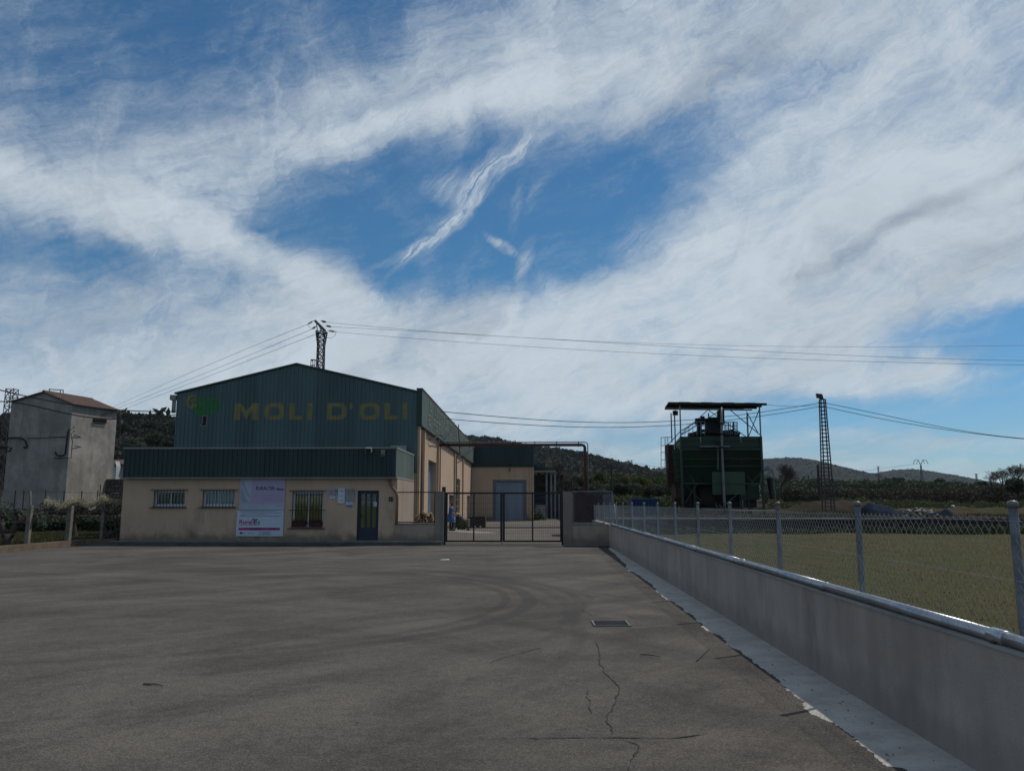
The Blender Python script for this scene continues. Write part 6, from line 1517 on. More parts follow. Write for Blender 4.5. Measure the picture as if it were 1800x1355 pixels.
# olive plot fence posts
def cpost(label, xt, yt, xb_, yb_, Y, w_=.13, upper=None):
    a = at(xb_, yb_, Y); b = at(xt, yt, Y); g = thing('concrete_post', label, 'post', a, 'concrete posts along the olive plot')
    MB().bar(a, (a.x + .0, a.y, b.z), w_).build('post', 'post_concrete', g)
    for k in range(3): z_ = a.z + (b.z - a.z) * (.3 + .25 * k); bx3(a.x - w_ * .55, a.x + w_ * .55, Y - w_ * .56, Y - w_ * .50, z_, z_ + .02).build('wire_tie', 'dark_wire', g)
Pl = (kA.y + .1)
def kY(px):
    for t_ in np.linspace(-5, 8, 600):
        P = kA + kdir * t_ + kn * .11
        if (P.x * cos(YAW) + P.y * sin(YAW)) / (-P.x * sin(YAW) + P.y * cos(YAW)) * 1425 + 900 > px: return P
    return P
for px, yt, wd, lab in ((53, 888, .14, 'leftmost concrete post on the kerb, with a thinner pale post fixed on top'), (124, 888, .17, 'thick concrete post in the middle of the olive plot kerb'), (183, 886, .13, 'concrete post half hidden by blossom near the office corner')):
    P = kY(px); a = at(px, 955, P.y); g = thing('concrete_post', lab, 'post', (P.x, P.y, .2), 'concrete posts along the olive plot')
    MB().bar((P.x, P.y, .15), (P.x + .02, P.y, at(px, yt, P.y).z), wd).build('post', 'post_concrete', g)
    if px == 53: MB().bar((P.x, P.y, at(px, yt, P.y).z), (P.x - .05, P.y, at(px, 862, P.y).z), .06).build('upper_post', 'post_concrete', g)
    for z_ in (.6, 1.0, 1.35): bx3(P.x - wd * .6, P.x + wd * .6, P.y - wd * .62, P.y - wd * .52, z_, z_ + .015).build('wire_tie', 'dark_wire', g)
PA, PB = kY(-60), kY(183)
for i, z_ in enumerate((.6, 1.0, 1.35)):
    o = MB().tube([kA - kdir * 6 + kn * .1 + Vector((0, 0, z_)), PB + Vector((0, 0, z_))], .004, 4).build('fence_wire', 'dark_wire', origin=(PB.x, PB.y, z_)); tag(o, ['bottom', 'middle', 'top'][i] + ' wire strung along the concrete posts of the olive plot', 'wire')
# rear wire fence in front of the shed
rf = thing('thin_fence', 'thin rusty fence of iron stakes in front of the foot of the tall shed', 'fence', at(110, 890, 44))
for px in (25, 40, 78, 111, 142, 170, 174): a = at(px, 890, 44); MB().bar((a.x, 44, 1.0), (a.x, 44, at(px, 862 if px not in (174,) else 852, 44).z), .04).build('stake', 'dark_steel', rf)
MB().bar(at(-20, 863, 44), at(176, 866, 44), .018).build('wire', 'dark_wire', rf); MB().bar(at(172, 861, 44), at(214, 861, 44), .02).build('wire', 'dark_wire', rf); MB().bar(at(172, 870, 44), at(214, 871, 44), .02).build('wire', 'dark_wire', rf)
# terrace wall: dry stones
tw = thing('terrace_wall', 'low dry-stone terrace wall at the back of the olive plot', 'wall', (-24, 41.4, .1))
V = []; F = []; rr_ = random.Random(11); base = 0
bx3(-60, -16.6, 41.45, 41.8, -.2, 1.02).build('core', 'soil', tw)
mb = MB()
for row in range(4):
    x_ = -48.0 + rr_.random()
    while x_ < -16.8:
        w_ = rr_.uniform(.22, .5); h_ = .27; z_ = .02 + row * .255; j = lambda: rr_.uniform(-.03, .03)
        mb.hexa([(x_ + j(), 41.25 + j(), z_ + j()), (x_ + w_ - .03 + j(), 41.25 + j(), z_ + j()), (x_ + w_ - .03, 41.45, z_), (x_, 41.45, z_), (x_ + j(), 41.27 + j(), z_ + h_ - .03 + j()), (x_ + w_ - .03 + j(), 41.27 + j(), z_ + h_ - .03 + j()), (x_ + w_ - .03, 41.45, z_ + h_ - .03), (x_, 41.45, z_ + h_ - .03)]); x_ += w_
mb.build('stone', 'stone', tw, kind='stuff')
# black hose/beam by the office corner
bm_ = thing('black_beam', 'black corrugated pipe lying askew on the ground against the left corner of the office', 'pipe', at(170, 950, 33.2)); MB().tube([at(158, 954, 32.9), at(180, 948, 33.1), at(209, 932, 33.4)], .06, 8).build('pipe', 'cable', bm_)
MB().tube([at(165, 956.5, 32.6), at(206, 951, 33.1)], .04, 6).build('loose_end', 'cable', bm_)

# ================================================================== SMALL THINGS
# drain grate
gp = gr(1077, 1096); dg_ = thing('drain_grate', 'rectangular iron drain grate with parallel slots set in the asphalt', 'drain', (gp.x, gp.y, 0))
x0_, x1_ = gr(1044, 1101).x, gr(1110, 1101).x; y0_, y1_ = gr(1077, 1100.8).y, gr(1077, 1091).y
zz = .008 * float(fbm2(np.array([gp.x]), np.array([gp.y]), 3, 3, .35)[0]) + .014
mb = MB(); mb.add([(x0_ + .02, y0_ + .02, zz - .008), (x1_ - .02, y0_ + .02, zz - .008), (x1_ - .02, y1_ - .02, zz - .008), (x0_ + .02, y1_ - .02, zz - .008)], [(0, 1, 2, 3)]); mb.build('shade_sheet', 'drain_shade', dg_, fix=False)  # black sheet just above the asphalt, painted as the dark down the drain
mb = MB(); mb.box(x0_, x1_, y0_, y0_ + .02, -.01, zz + .001); mb.box(x0_, x1_, y1_ - .03, y1_, -.01, zz + .003); mb.box(x0_, x0_ + .035, y0_ + .03, y1_ - .03, -.01, zz + .003); mb.box(x1_ - .035, x1_, y0_ + .03, y1_ - .03, -.01, zz + .003); mb.build('frame', 'iron_grate', dg_)
for k in range(1, 14): x_ = x0_ + .035 + (x1_ - x0_ - .07) * k / 14; bx3(x_ - .0036, x_ + .0036, y0_ + .03, y1_ - .03, zz - .0075, zz).build('grate_bar', 'iron_grate', dg_)
# paper on the asphalt
p = gr(782, 984.5); mb = MB(); mb.hexa([(p.x - .13, p.y - .09, .014), (p.x + .13, p.y - .07, .014), (p.x + .12, p.y + .1, .014), (p.x - .12, p.y + .09, .014), (p.x - .13, p.y - .09, .018), (p.x + .13, p.y - .07, .020), (p.x + .12, p.y + .1, .03), (p.x - .12, p.y + .09, .019)]); o = mb.build('paper_sheet', 'white_paint', origin=(p.x, p.y, .014)); tag(o, 'white sheet of paper lying on the asphalt in front of the gate', 'paper')
# twigs on the asphalt by the strip
for i, (a, b, lab, m_) in enumerate((((1126, 1152), (1160, 1156), 'short reddish twig lying crosswise on the asphalt right of the drain', 'rust'), ((1225, 1162), (1250, 1138), 'dry pale twig lying on the asphalt near the concrete strip', 'twig'), ((252, 1204), (286, 1207), 'small dark scrap on the asphalt in the left foreground', 'crack'))):
    A, B = gr(*a), gr(*b); o = MB().tube([A + Vector((0, 0, .013)), A.lerp(B, .5) + Vector((.01, .02, .016)), B + Vector((0, 0, .013))], [.006, .005, .003], 5).build('twig' if i < 2 else 'dark_scrap', m_, origin=(A.x, A.y, .01)); tag(o, lab, 'twig' if i < 2 else 'scrap')
# pebbles near the strip
rr_ = random.Random(21); mb = MB()
for k in range(260):
    y_ = rr_.uniform(3.6, 20) if k % 2 else rr_.uniform(3.6, 9); x_ = wallx(y_) - abs(rr_.gauss(.25, .3)) if k % 3 else rr_.uniform(-6, 2.6); s_ = rr_.uniform(.002, .007)
    if x_ > wallx(y_) - .02: continue
    mb.hexa([(x_ - s_, y_ - s_, .012), (x_ + s_, y_ - s_ * .7, .012), (x_ + s_ * .8, y_ + s_, .012), (x_ - s_, y_ + s_ * .8, .012), (x_ - s_ * .6, y_ - s_ * .5, .012 + s_ * 1.6), (x_ + s_ * .5, y_ - s_ * .5, .012 + s_ * 1.7), (x_ + s_ * .5, y_ + s_ * .6, .012 + s_ * 1.4), (x_ - s_ * .5, y_ + s_ * .5, .012 + s_ * 1.5)])
mb.build('loose_gravel', 'rubble', kind='stuff')

# yard: pallet box, plant, slabs
YB = 54.0
pb = thing('pallet_box', 'dark slatted wooden pallet box standing in the yard behind the left gate leaf', 'crate', at(839, 925, YB)); pb.location.z = 0.03
a, b = at(826, 925, YB), at(852, 907.5, YB)
for k in range(4): z_ = .14 + k * (b.z - .14) / 4; bx3(a.x, b.x, YB, YB + .03, z_, z_ + (b.z - .14) / 4 - .03).build('slat', 'dark_wood', pb)
for k in range(4): z_ = .14 + k * (b.z - .14) / 4; bx3(a.x, b.x, YB + 1.0, YB + 1.03, z_, z_ + (b.z - .14) / 4 - .03).build('slat', 'dark_wood', pb)
for x_ in (a.x - .03, b.x - .02): bx3(x_, x_ + .06, YB - .03, YB + 1.06, .03, b.z + .02).build('side_panel', 'dark_wood', pb)
for x_ in (a.x + .02, (a.x + b.x) / 2 - .08, b.x - .2): bx3(x_, x_ + .18, YB, YB + 1, .03, .138).build('foot', 'dark_wood', pb)
def plant_leaves(par, cx, cy, z0_, r_, h_, n_, s_, m):
    P_ = np.stack([cx + rng.normal(0, r_, n_), cy + rng.normal(0, r_, n_), z0_ + np.abs(rng.normal(0, h_, n_))], -1); V, F = cubes_np(n_, P_, s_); return np_obj('leaves', V, F, m, par)
pl_ = thing('weed_tuft', 'bright green weed tuft at the foot of the hall wall beside the sweeping person', 'plant', at(811, 926, 51)); pl_.location.z = .03; q = at(811, 926, 51); plant_leaves(pl_, q.x, 51, .05, .22, .22, 260, .09, 'leaf_grass')
sl1 = bx3(at(790, 920, 49.5).x, at(802, 920, 49.5).x, 49.3, 50.1, .03, .16).build('concrete_slab', 'concrete', origin=(at(796, 925, 49.5).x, 49.6, .03)); tag(sl1, 'pale concrete step at the doorway behind the sweeping person', 'step')
sl2 = bx3(at(815, 912, 56).x, at(824, 912, 56).x, 56, 56.7, .03, at(820, 912.5, 56).z).build('stone_block', 'pinkish_render', origin=(at(820, 925, 56).x, 56, .03)); tag(sl2, 'beige masonry block against the hall wall left of the pallet box', 'block')
jn = thing('dark_bags', 'dark bags leaning against the hall wall behind the broom', 'bags', at(812, 915, 56)); jn.location.z = .03
for dx_, r_, h_ in ((-.2, .22, .9), (.12, .18, .6), (.3, .14, .45)):
    mb = MB(); q = at(812, 915, 56); lathe(mb, q.x + dx_, 55.8, [(r_, .03), (r_ * 1.15, h_ * .35), (r_ * .9, h_ * .8), (r_ * .3, h_)], 10); mb.build('bag', 'dark_steel', jn)
# dark heap by the shed
hb = thing('black_bush', 'small dark heap of cuttings at the right foot of the rear wing', 'cuttings', (at(945, 905, 78).x, 78, .03)); plant_leaves(hb, at(945, 905, 78).x, 78, .05, .35, .45, 300, .14, 'leaf_dark')

# ================================================================== THE PERSON
PYp = 48.0; pf = at(791.5, 932, PYp); fx_, fy_ = pf.x + .02, PYp
per = thing('person', 'dark-haired person in a blue dress sweeping with a broom behind the gate', 'person', (fx_, fy_, .03))
def skin_mesh(name, verts, edges, radii, m, parent, sub=2, root=0):
    me = bpy.data.meshes.new(name); me.from_pydata([tuple(v) for v in verts], edges, []); o = bpy.data.objects.new(name, me); COL.objects.link(o)
    sm = o.modifiers.new('s', 'SKIN'); sm.use_smooth_shade = True; o.modifiers.new('d', 'SUBSURF').levels = sub
    for i, r_ in enumerate(radii):
        sv = me.skin_vertices[0].data[i]; sv.radius = r_ if isinstance(r_, tuple) else (r_, r_); sv.use_root = (i == root)
    bpy.context.view_layer.update(); dg = bpy.context.evaluated_depsgraph_get(); m2 = bpy.data.meshes.new_from_object(o.evaluated_get(dg))
    bpy.data.objects.remove(o); m2.materials.clear(); m2.materials.append(M[m]); m2.name = name; return link(name, m2, parent)
# local frame: faces +X (to the right), height 1.63
J = [(0, 0, .90), (0.01, 0, 1.08), (.03, 0, 1.28), (.045, 0, 1.40), (.075, 0, 1.47), (.10, 0, 1.56), (.11, 0, 1.60),
     (0, -.09, .86), (.03, -.10, .47), (-.02, -.10, .09), (.07, -.11, .03), (.12, -.11, .025),
     (0, .09, .86), (.10, .10, .47), (.09, .10, .09), (.19, .10, .03), (.24, .10, .025),
     (.04, -.17, 1.34), (.09, -.21, 1.08), (.27, -.15, .97), (.33, -.13, .955),
     (.04, .17, 1.34), (.13, .20, 1.10), (.33, .10, 1.06), (.39, .07, 1.04)]
E_ = [(0, 1), (1, 2), (2, 3), (3, 4), (4, 5), (5, 6), (0, 7), (7, 8), (8, 9), (9, 10), (10, 11), (0, 12), (12, 13), (13, 14), (14, 15), (15, 16), (3, 17), (17, 18), (18, 19), (19, 20), (3, 21), (21, 22), (22, 23), (23, 24)]
Rr = [(.13, .15), (.11, .13), (.12, .15), (.08, .10), .055, (.085, .075), .07, .09, .06, .042, .04, .03, .09, .06, .042, .04, .03, .055, .042, .030, .024, .055, .042, .030, .024]
skin_mesh('body', J, E_, Rr, 'skin', per)
# dress
def loft(name, rings, m, parent, n_=20):
    vs = []; fs = []
    for (cx, cy, z, rx, ry) in rings:
        for k in range(n_): a_ = 2 * pi * k / n_; rr2 = 1 + .04 * sin(a_ * 6 + z * 3); vs.append((cx + rx * cos(a_) * rr2, cy + ry * sin(a_) * rr2, z))
    for i in range(len(rings) - 1):
        for k in range(n_): k2 = (k + 1) % n_; fs.append((i * n_ + k, i * n_ + k2, (i + 1) * n_ + k2, (i + 1) * n_ + k))
    fs.append(tuple(range((len(rings) - 1) * n_, len(rings) * n_)))
    me = bpy.data.meshes.new(name); me.from_pydata(vs, [], fs); me.polygons.foreach_set('use_smooth', [True] * len(me.polygons)); me.materials.append(M[m]); return link(name, me, parent)
loft('dress', [(.05, 0, .50, .24, .25), (.04, 0, .62, .22, .235), (.02, 0, .80, .195, .215), (.0, 0, .92, .185, .20), (.01, 0, 1.05, .15, .165), (.02, 0, 1.15, .155, .175), (.03, 0, 1.27, .155, .195), (.04, 0, 1.37, .12, .18), (.05, 0, 1.43, .075, .09)], 'overall_blue', per)
for s_, A, B in ((-1, (.04, -.15, 1.37), (.085, -.205, 1.12)), (1, (.04, .15, 1.37), (.12, .195, 1.14))):
    me_ = MB(); me_.tube([A, ((A[0] + B[0]) / 2, (A[1] + B[1]) / 2 + s_ * .01, (A[2] + B[2]) / 2), B], [.075, .07, .062], 12); o = me_.build('sleeve', 'overall_blue', None, smooth=True); o.parent = per; o.location = (0, 0, 0)
loft('apron_pocket', [(.245, .0, .62, .02, .10), (.215, .0, .72, .03, .11), (.19, 0, .82, .02, .10)], 'notice', per, 10)
for s_, zb in ((-1, (-.01, -.10)), (1, (.095, .10))):
    me_ = MB(); me_.tube([(zb[0] + .03, zb[1], .5), (zb[0], zb[1], .28), (zb[0], zb[1], .1)], [.064, .055, .048], 10); o = me_.build('stocking', 'black_cloth', None, smooth=True); o.parent = per; o.location = (0, 0, 0)
    me_ = MB(); me_.tube([(zb[0] - .05, zb[1], .035), (zb[0] + .06, zb[1], .045), (zb[0] + .17, zb[1], .03)], [.045, .05, .03], 10); o = me_.build('shoe', 'black_cloth', None, smooth=True); o.parent = per; o.location = (0, 0, 0)
bm = bmesh.new(); bmesh.ops.create_uvsphere(bm, u_segments=16, v_segments=12, radius=.105)
for v in bm.verts:
    v.co.x *= 1.02; v.co.z *= 1.12
    if v.co.x > .03 and v.co.z < .055: v.co.x = .03 + (v.co.x - .03) * .15
    if v.co.x < 0 and v.co.z < 0: v.co.z *= 1.5
    v.co += Vector((.085, 0, 1.555))
me = bpy.data.meshes.new('hair'); bm.to_mesh(me); bm.free(); me.materials.append(M['hair']); me.polygons.foreach_set('use_smooth', [True] * len(me.polygons)); link('hair', me, per)
mb = MB(); mb.add([(.185, -.015, 1.56), (.185, .015, 1.56), (.21, 0, 1.535), (.185, 0, 1.59), (.18, 0, 1.53)], [(0, 2, 3), (2, 1, 3), (0, 4, 2), (4, 1, 2)]); mb.build('nose', 'skin', None).parent = per
for s_ in (-1, 1):
    o = MB().box(.178, .188, s_ * .035 - .011, s_ * .035 + .011, 1.575, 1.585).build('eye', 'black_cloth', None); o.parent = per
o = MB().box(.172, .184, -.022, .022, 1.50, 1.507).build('mouth', 'pot_red', None); o.parent = per
# hands with fingers closed on the stick
sA, sB = Vector((.25, -.02, 1.13)), Vector((.98, -.02, .25))
def hand(c, toward):
    c = Vector(c); mb = MB(); ax = (sB - sA).normalized(); out = Vector((0, toward, 0))
    mb.tube([c - ax * .04 + out * .02, c + ax * .04 + out * .02], .022, 8)
    for k in range(4):
        b_ = c + ax * (-.033 + .022 * k); L = (.9, 1.0, .95, .8)[k]
        mb.tube([b_ + out * .025, b_ + Vector((.03 * L, 0, .02)) + out * .01, b_ + Vector((.032 * L, 0, .012)) - out * .018, b_ + Vector((.01, 0, -.005)) - out * .03], [.010, .0095, .009, .007], 6)
    mb.tube([c - ax * .045 + out * .02, c - ax * .05 + Vector((.015, 0, .03)), c - ax * .02 + Vector((.0, 0, .035)) - out * .02], [.011, .010, .008], 6)
    o = mb.build('hand', 'skin', None, smooth=True); o.parent = per
hand(sA.lerp(sB, .14) + Vector((0, .0, 0)), 1); hand((.36, -.06, .985), -1)
br = thing('broom', 'long-handled broom held by the person in the blue dress', 'broom', (fx_ + .98, fy_ - .02, .03))
off_ = Vector((fx_, fy_, .03))
MB().tube([off_ + sA - (sB - sA) * .05, off_ + sB], .013, 8).build('handle', 'dark_steel', br)
mb = MB(); e_ = off_ + sB; mb.hexa([e_ + Vector((.0, -.14, -.22)), e_ + Vector((.16, -.14, -.22)), e_ + Vector((.16, .16, -.22)), e_ + Vector((0, .16, -.22)), e_ + Vector((-.03, -.07, .02)), e_ + Vector((.04, -.07, .02)), e_ + Vector((.04, .07, .02)), e_ + Vector((-.03, .07, .02))]); mb.build('bristles', 'leaf_straw', br)

# ================================================================== VEGETATION
def crown_cloud(cx, cy, cz, rx, ry, rz, n_, s_, lumps=9, seed=0, zmin=None):
    r_ = np.random.default_rng(seed); c = r_.normal(size=(lumps, 3)); c /= np.linalg.norm(c, axis=1)[:, None]; c *= r_.uniform(.25, .75, (lumps, 1)); c[:, 2] *= .85
    lr = r_.uniform(.28, .5, lumps); k = r_.integers(0, lumps, n_)
    d = r_.normal(size=(n_, 3)); d /= np.linalg.norm(d, axis=1)[:, None]; rad = r_.uniform(.35, 1.08, (n_, 1)) ** .5
    P = (c[k] + d * rad * lr[k][:, None]) * np.array([rx, ry, rz]) + np.array([cx, cy, cz])
    if zmin is not None: P[:, 2] = np.maximum(P[:, 2], zmin)
    return P
def tree(label, px, ytop, ybase, Y, wpx, m, n_, s_, seed, group='trees', name='tree', trunk=True, lumps=11, crown_frac=.8, cat='tree'):
    b = at(px, ybase, Y); tp_ = at(px, ytop, Y); H = tp_.z - b.z; W_ = wpx * Y / 1425 / 2
    g = thing(name, label, cat, b, group); r_ = random.Random(seed)
    cz = b.z + H * (1 - crown_frac / 2); rz = H * crown_frac / 2
    P = crown_cloud(b.x, Y, cz, W_ * 1.15, W_ * 1.05, rz * 1.1, n_, s_, lumps, seed); V, F = cubes_np(n_, P, rng.uniform(s_ * .6, s_ * 1.3, n_)); np_obj('crown', V, F, m, g)
    mb = MB(); tr_ = max(.05, H * .035); mb.tube([b, (b.x + r_.uniform(-.1, .1) * W_, Y, b.z + H * .3), (b.x + r_.uniform(-.2, .2) * W_, Y, b.z + H * .65)], [tr_ * 1.3, tr_, tr_ * .4], 8); mb.build('trunk', 'bark', g, smooth=True)
    mb = MB()
    for k in range(7): a_ = r_.uniform(0, 2 * pi); st_ = Vector((b.x, Y, b.z + H * r_.uniform(.25, .55))); en = Vector((b.x + cos(a_) * W_ * .7, Y + sin(a_) * W_ * .7, cz + rz * r_.uniform(-.3, .6))); mb.tube([st_, st_.lerp(en, .5) + Vector((0, 0, .1)), en], [tr_ * .5, tr_ * .3, tr_ * .12], 5)
    mb.build('limb', 'bark', g)
    return g
def bare_tree(label, px, ytop, ybase, Y, wpx, seed, m='twig', depth=6, tw=.012, group='bare trees', bud=None, lean=0):
    b = at(px, ybase, Y); tp_ = at(px, ytop, Y); H = tp_.z - b.z; g = thing('bare_tree', label, 'tree', b, group); r_ = random.Random(seed); W_ = wpx * Y / 1425 / 2
    mb = MB(); tips = []
    def grow(p, d, L, r0, lv):
        q = p + d * L; midp = p.lerp(q, .5) + Vector((r_.uniform(-1, 1), r_.uniform(-1, 1), 0)) * L * .07
        mb.tube([p, midp, q], [r0, r0 * .85, r0 * .7], 5 if lv < 2 else 3, caps=False)
        if lv >= depth: tips.append(q); return
        for k in range(3 if lv < 4 else 2 + (r_.random() < .5)):
            nd = (d + Vector((r_.gauss(0, .42), r_.gauss(0, .42), r_.gauss(.10, .22)))).normalized(); grow(q, nd, L * r_.uniform(.70, .92), max(tw, r0 * .62), lv + 1)
    grow(b, Vector((lean, 0, 1)).normalized(), H * .24, H * .03, 0)
    # scale to the wanted height and width
    V = np.array(mb.v); h0 = V[:, 2].max() - b.z; sz = H / h0; sxx = W_ / max(1e-3, np.percentile(np.abs(V[:, 0] - b.x), 97))
    V[:, 2] = b.z + (V[:, 2] - b.z) * sz; V[:, 0] = b.x + (V[:, 0] - b.x) * min(1.15, max(.6, sxx)); mb.v = [tuple(v) for v in V]
    mb.build('branches', m, g, fix=False)
    if bud:
        T_ = np.array([tuple(t_) for t_ in tips]); T_[:, 2] = b.z + (T_[:, 2] - b.z) * sz; T_[:, 0] = b.x + (T_[:, 0] - b.x) * min(1.15, max(.6, sxx)); T_ = np.repeat(T_, 3, 0) + rng.normal(0, .15, (len(T_) * 3, 3)); V2, F2 = cubes_np(len(T_), T_, .09); np_obj('buds', V2, F2, bud, g)
    return g
# hedges of mixed scrub that read as one mass
def hedge(name, x0p, x1p, tops, Y, dep, m, n_, s_, seed, base=None):
    r_ = np.random.default_rng(seed); Px = r_.uniform(x0p, x1p, n_); tx_ = np.interp(Px, [t_[0] for t_ in tops], [t_[1] for t_ in tops])
    nb = max(10, int((x1p - x0p) / 7)); bc = r_.uniform(x0p, x1p, nb); bh = r_.uniform(-5, 6, nb); dist = np.abs(Px[:, None] - bc[None]); tx_ = tx_ + bh[dist.argmin(1)] * .6
    P = []
    Yv = Y + r_.uniform(0, dep, n_); u = r_.uniform(0, 1, n_) ** .75
    for i in range(n_):
        t0 = at(Px[i], tx_[i], Yv[i]); gz_ = .9 if base is None else base; P.append((t0.x, Yv[i], gz_ + (t0.z - gz_) * u[i]))
    P = np.array(P) + r_.normal(0, s_ * .8, (n_, 3)); V, F = cubes_np(n_, P, r_.uniform(s_ * .6, s_ * 1.4, n_)); return np_obj(name, V, F, m, kind='stuff')
hedge('scrub_thicket', 1340, 1960, [(1340, 850), (1400, 848), (1500, 850), (1560, 848), (1640, 850), (1700, 853), (1760, 857), (1960, 850)], 92, 9, 'leaf_dark', 60000, .15, 1, 1.6)
hedge('scrub_thicket', 1345, 1960, [(1345, 855), (1450, 858), (1560, 860), (1960, 856)], 86, 6, 'leaf_scrub', 50000, .13, 2, 1.4)
hedge('scrub_thicket', 1500, 1960, [(1500, 862), (1700, 860), (1960, 852)], 80, 5, 'leaf_brown', 22000, .11, 3, 1.3)
hedge('grass_bank', 1350, 1960, [(1350, 881), (1430, 882), (1500, 876), (1560, 878), (1620, 882), (1700, 884), (1960, 882)], 68, 8, 'leaf_grass', 24000, .09, 4, 1.05)
hedge('grass_bank', 1040, 1190, [(1040, 872), (1120, 874), (1190, 876)], 62, 8, 'leaf_grass', 9000, .10, 5, 1.0)
hedge('scrub_thicket', 940, 1200, [(940, 832), (1000, 838), (1060, 832), (1120, 838), (1200, 842)], 100, 10, 'leaf_scrub', 40000, .17, 6, 1.2)
hedge('scrub_thicket', 1035, 1200, [(1035, 850), (1120, 852), (1200, 850)], 76, 8, 'leaf_dark', 18000, .14, 7, 1.1)
hedge('scrub_thicket', 1340, 1960, [(1340, 840), (1500, 846), (1700, 852), (1960, 856)], 140, 20, 'leaf_dark', 30000, .28, 8, 2)
hedge('weed_strip', 1040, 1900, [(1040, 928), (1300, 931), (1560, 928), (1800, 925), (1900, 925)], 35.4, .7, 'leaf_grass', 7000, .07, 9, .3)
# green trees left of the hopper
for i, (px, yt, yb, Y_, w_, m_, lab) in enumerate(((1052, 828, 876, 80, 38, 'leaf_spring', 'fresh green bushy tree just right of the red pipe'), (1090, 831, 878, 84, 44, 'leaf_spring', 'fresh green tree beside the wooden pole'), (1130, 836, 880, 82, 40, 'leaf_spring', 'fresh green rounded tree above the blue skip'), (1165, 834, 880, 85, 44, 'leaf_spring', 'fresh green tree partly hidden by the hopper ladder'), (1098, 846, 886, 74, 34, 'leaf_scrub', 'grey brown shrub in front of the wooden pole'), (1150, 852, 888, 72, 36, 'leaf_brown', 'brownish shrub behind the blue skip'), (1060, 855, 886, 70, 26, 'leaf_olive', 'greyish olive tree behind the right mesh panel'), (1012, 838, 886, 95, 40, 'leaf_scrub', 'dull green tree left of the red pipe'), (1062, 822, 870, 120, 34, 'leaf_dark', 'dark tree top rising behind the fresh green trees'))):
    tree(lab, px, yt, yb, Y_, w_, m_, 6500, .11 if Y_ < 90 else .14, 40 + i, 'trees left of the hopper')
bare_tree('large bare dark tree spreading right of the rear wing', 985, 806, 902, 92, 92, 5, 'twig', 7, .02, bud=None)
bare_tree('smaller bare tree beside the open shed canopy', 952, 822, 902, 96, 50, 8, 'twig', 6, .02)
bare_tree('bare tree with dense twigs right behind the hopper', 1372, 815, 880, 84, 48, 11, 'twig', 7, .018)
bare_tree('bare tree half hidden between the sapling and the spreading tree', 1762, 824, 872, 82, 40, 23, 'twig', 6, .010)
bare_tree('bare spreading tree at the far right edge', 1786, 814, 876, 78, 66, 14, 'twig', 7, .009)
bare_tree('spiky bare sapling left of the spreading bare tree', 1741, 826, 872, 80, 36, 17, 'twig', 6, .011, bud=None)
for i, (px, yt, yb, Y_, w_, lab) in enumerate(((1578, 838, 862, 160, 26, 'dark round tree below the far hill, left one of a pair'), (1563, 839, 862, 160, 24, 'dark round tree crown left of its twin below the far hill'), (1651, 838, 868, 120, 26, 'dark rounded tree at the right foot of the far hill'), (1588, 846, 866, 110, 16, 'small dark tree between the pair and the horned pylon'), (1728, 845, 868, 100, 16, 'small dark round tree left of the spiky bare sapling'), (1790, 838, 876, 72, 46, 'dark evergreen bush at the right edge below the bare tree'))):
    tree(lab, px, yt, yb, Y_, w_, 'leaf_dark', 4500, .13 if Y_ > 100 else .10, 60 + i, 'dark trees on the horizon')
# left slope behind the shed: shrubs and trees
for i, (px, yt, yb, Y_, w_, m_, lab) in enumerate(((232, 768, 800, 120, 40, 'leaf_olive', 'greyish tree on the slope above the small house'), (268, 760, 792, 125, 46, 'leaf_dark', 'dark tree on the slope left of the hall'), (296, 772, 800, 110, 34, 'leaf_scrub', 'dull tree on the slope next to the hall corner'), (240, 788, 815, 85, 44, 'leaf_grass', 'bright green bush behind the small house'), (283, 788, 812, 85, 36, 'leaf_olive', 'pale grey bush above the office parapet'), (6, 790, 850, 75, 30, 'leaf_scrub', 'scrubby bush at the left edge behind the tall shed'), (8, 745, 790, 100, 36, 'leaf_dark', 'dark tree at the left edge under the box lattice pylon'), (214, 742, 765, 180, 26, 'leaf_dark', 'dark tree near the hill crest right of the shed'), (262, 738, 758, 190, 40, 'leaf_dark', 'dark tree group on the hill crest'))):
    tree(lab, px, yt, yb, Y_, w_, m_, 5000, .12, 80 + i, 'trees on the left slope')
# blossoming vine on the olive-plot fence
bv = thing('flowering_vine', 'pale blossoming climber trained along the concrete posts left of the office', 'plant', (kY(140).x, kY(140).y, .2))
Pts = []; rr_ = np.random.default_rng(33)
for k in range(3400):
    px = 76 + (215 - 76) * rr_.uniform(0, 1) ** .85; dens = 883 + 5 * sin(px * .13) - (3 if px > 175 else 0) + (3 if px < 95 else 0); py = dens + rr_.normal(0, 2.7) + (rr_.exponential(3) if rr_.random() < .15 else 0) - (rr_.exponential(3.5) if rr_.random() < .12 else 0)
    b_ = kY(min(px, 180)); Yk = b_.y + rr_.normal(0, .22) + .1 + (.3 if px > 180 else 0); Pts.append(tuple(at(px, py, Yk)))
V, F = cubes_np(len(Pts), np.array(Pts), rr_.uniform(.015, .04, len(Pts))); np_obj('blossom', V, F, 'leaf_blossom', bv)
mb = MB(); rr2 = random.Random(4)
for k in range(26):
    px = rr2.uniform(85, 212); Yk = kY(min(px, 180)).y + .15; a = at(px, 889, Yk); b = at(px + rr2.uniform(-22, 22), 884 + rr2.uniform(-3, 5), Yk); c = a.lerp(b, .5) + Vector((0, 0, -.08)); mb.tube([a, c, b], .014, 4)
for px, s_ in ((188, 0), (196, 1), (203, 2), (208, 3)): Yk = 32.8; mb.tube([at(px + 4, 948, Yk), at(px + 2 * s_ - 4, 925, Yk), at(px - 3, 905, Yk), at(px - 8 + 3 * s_, 887, Yk)], [.035, .03, .025, .015], 6)
mb.build('stems', 'bark', bv, kind='stuff')
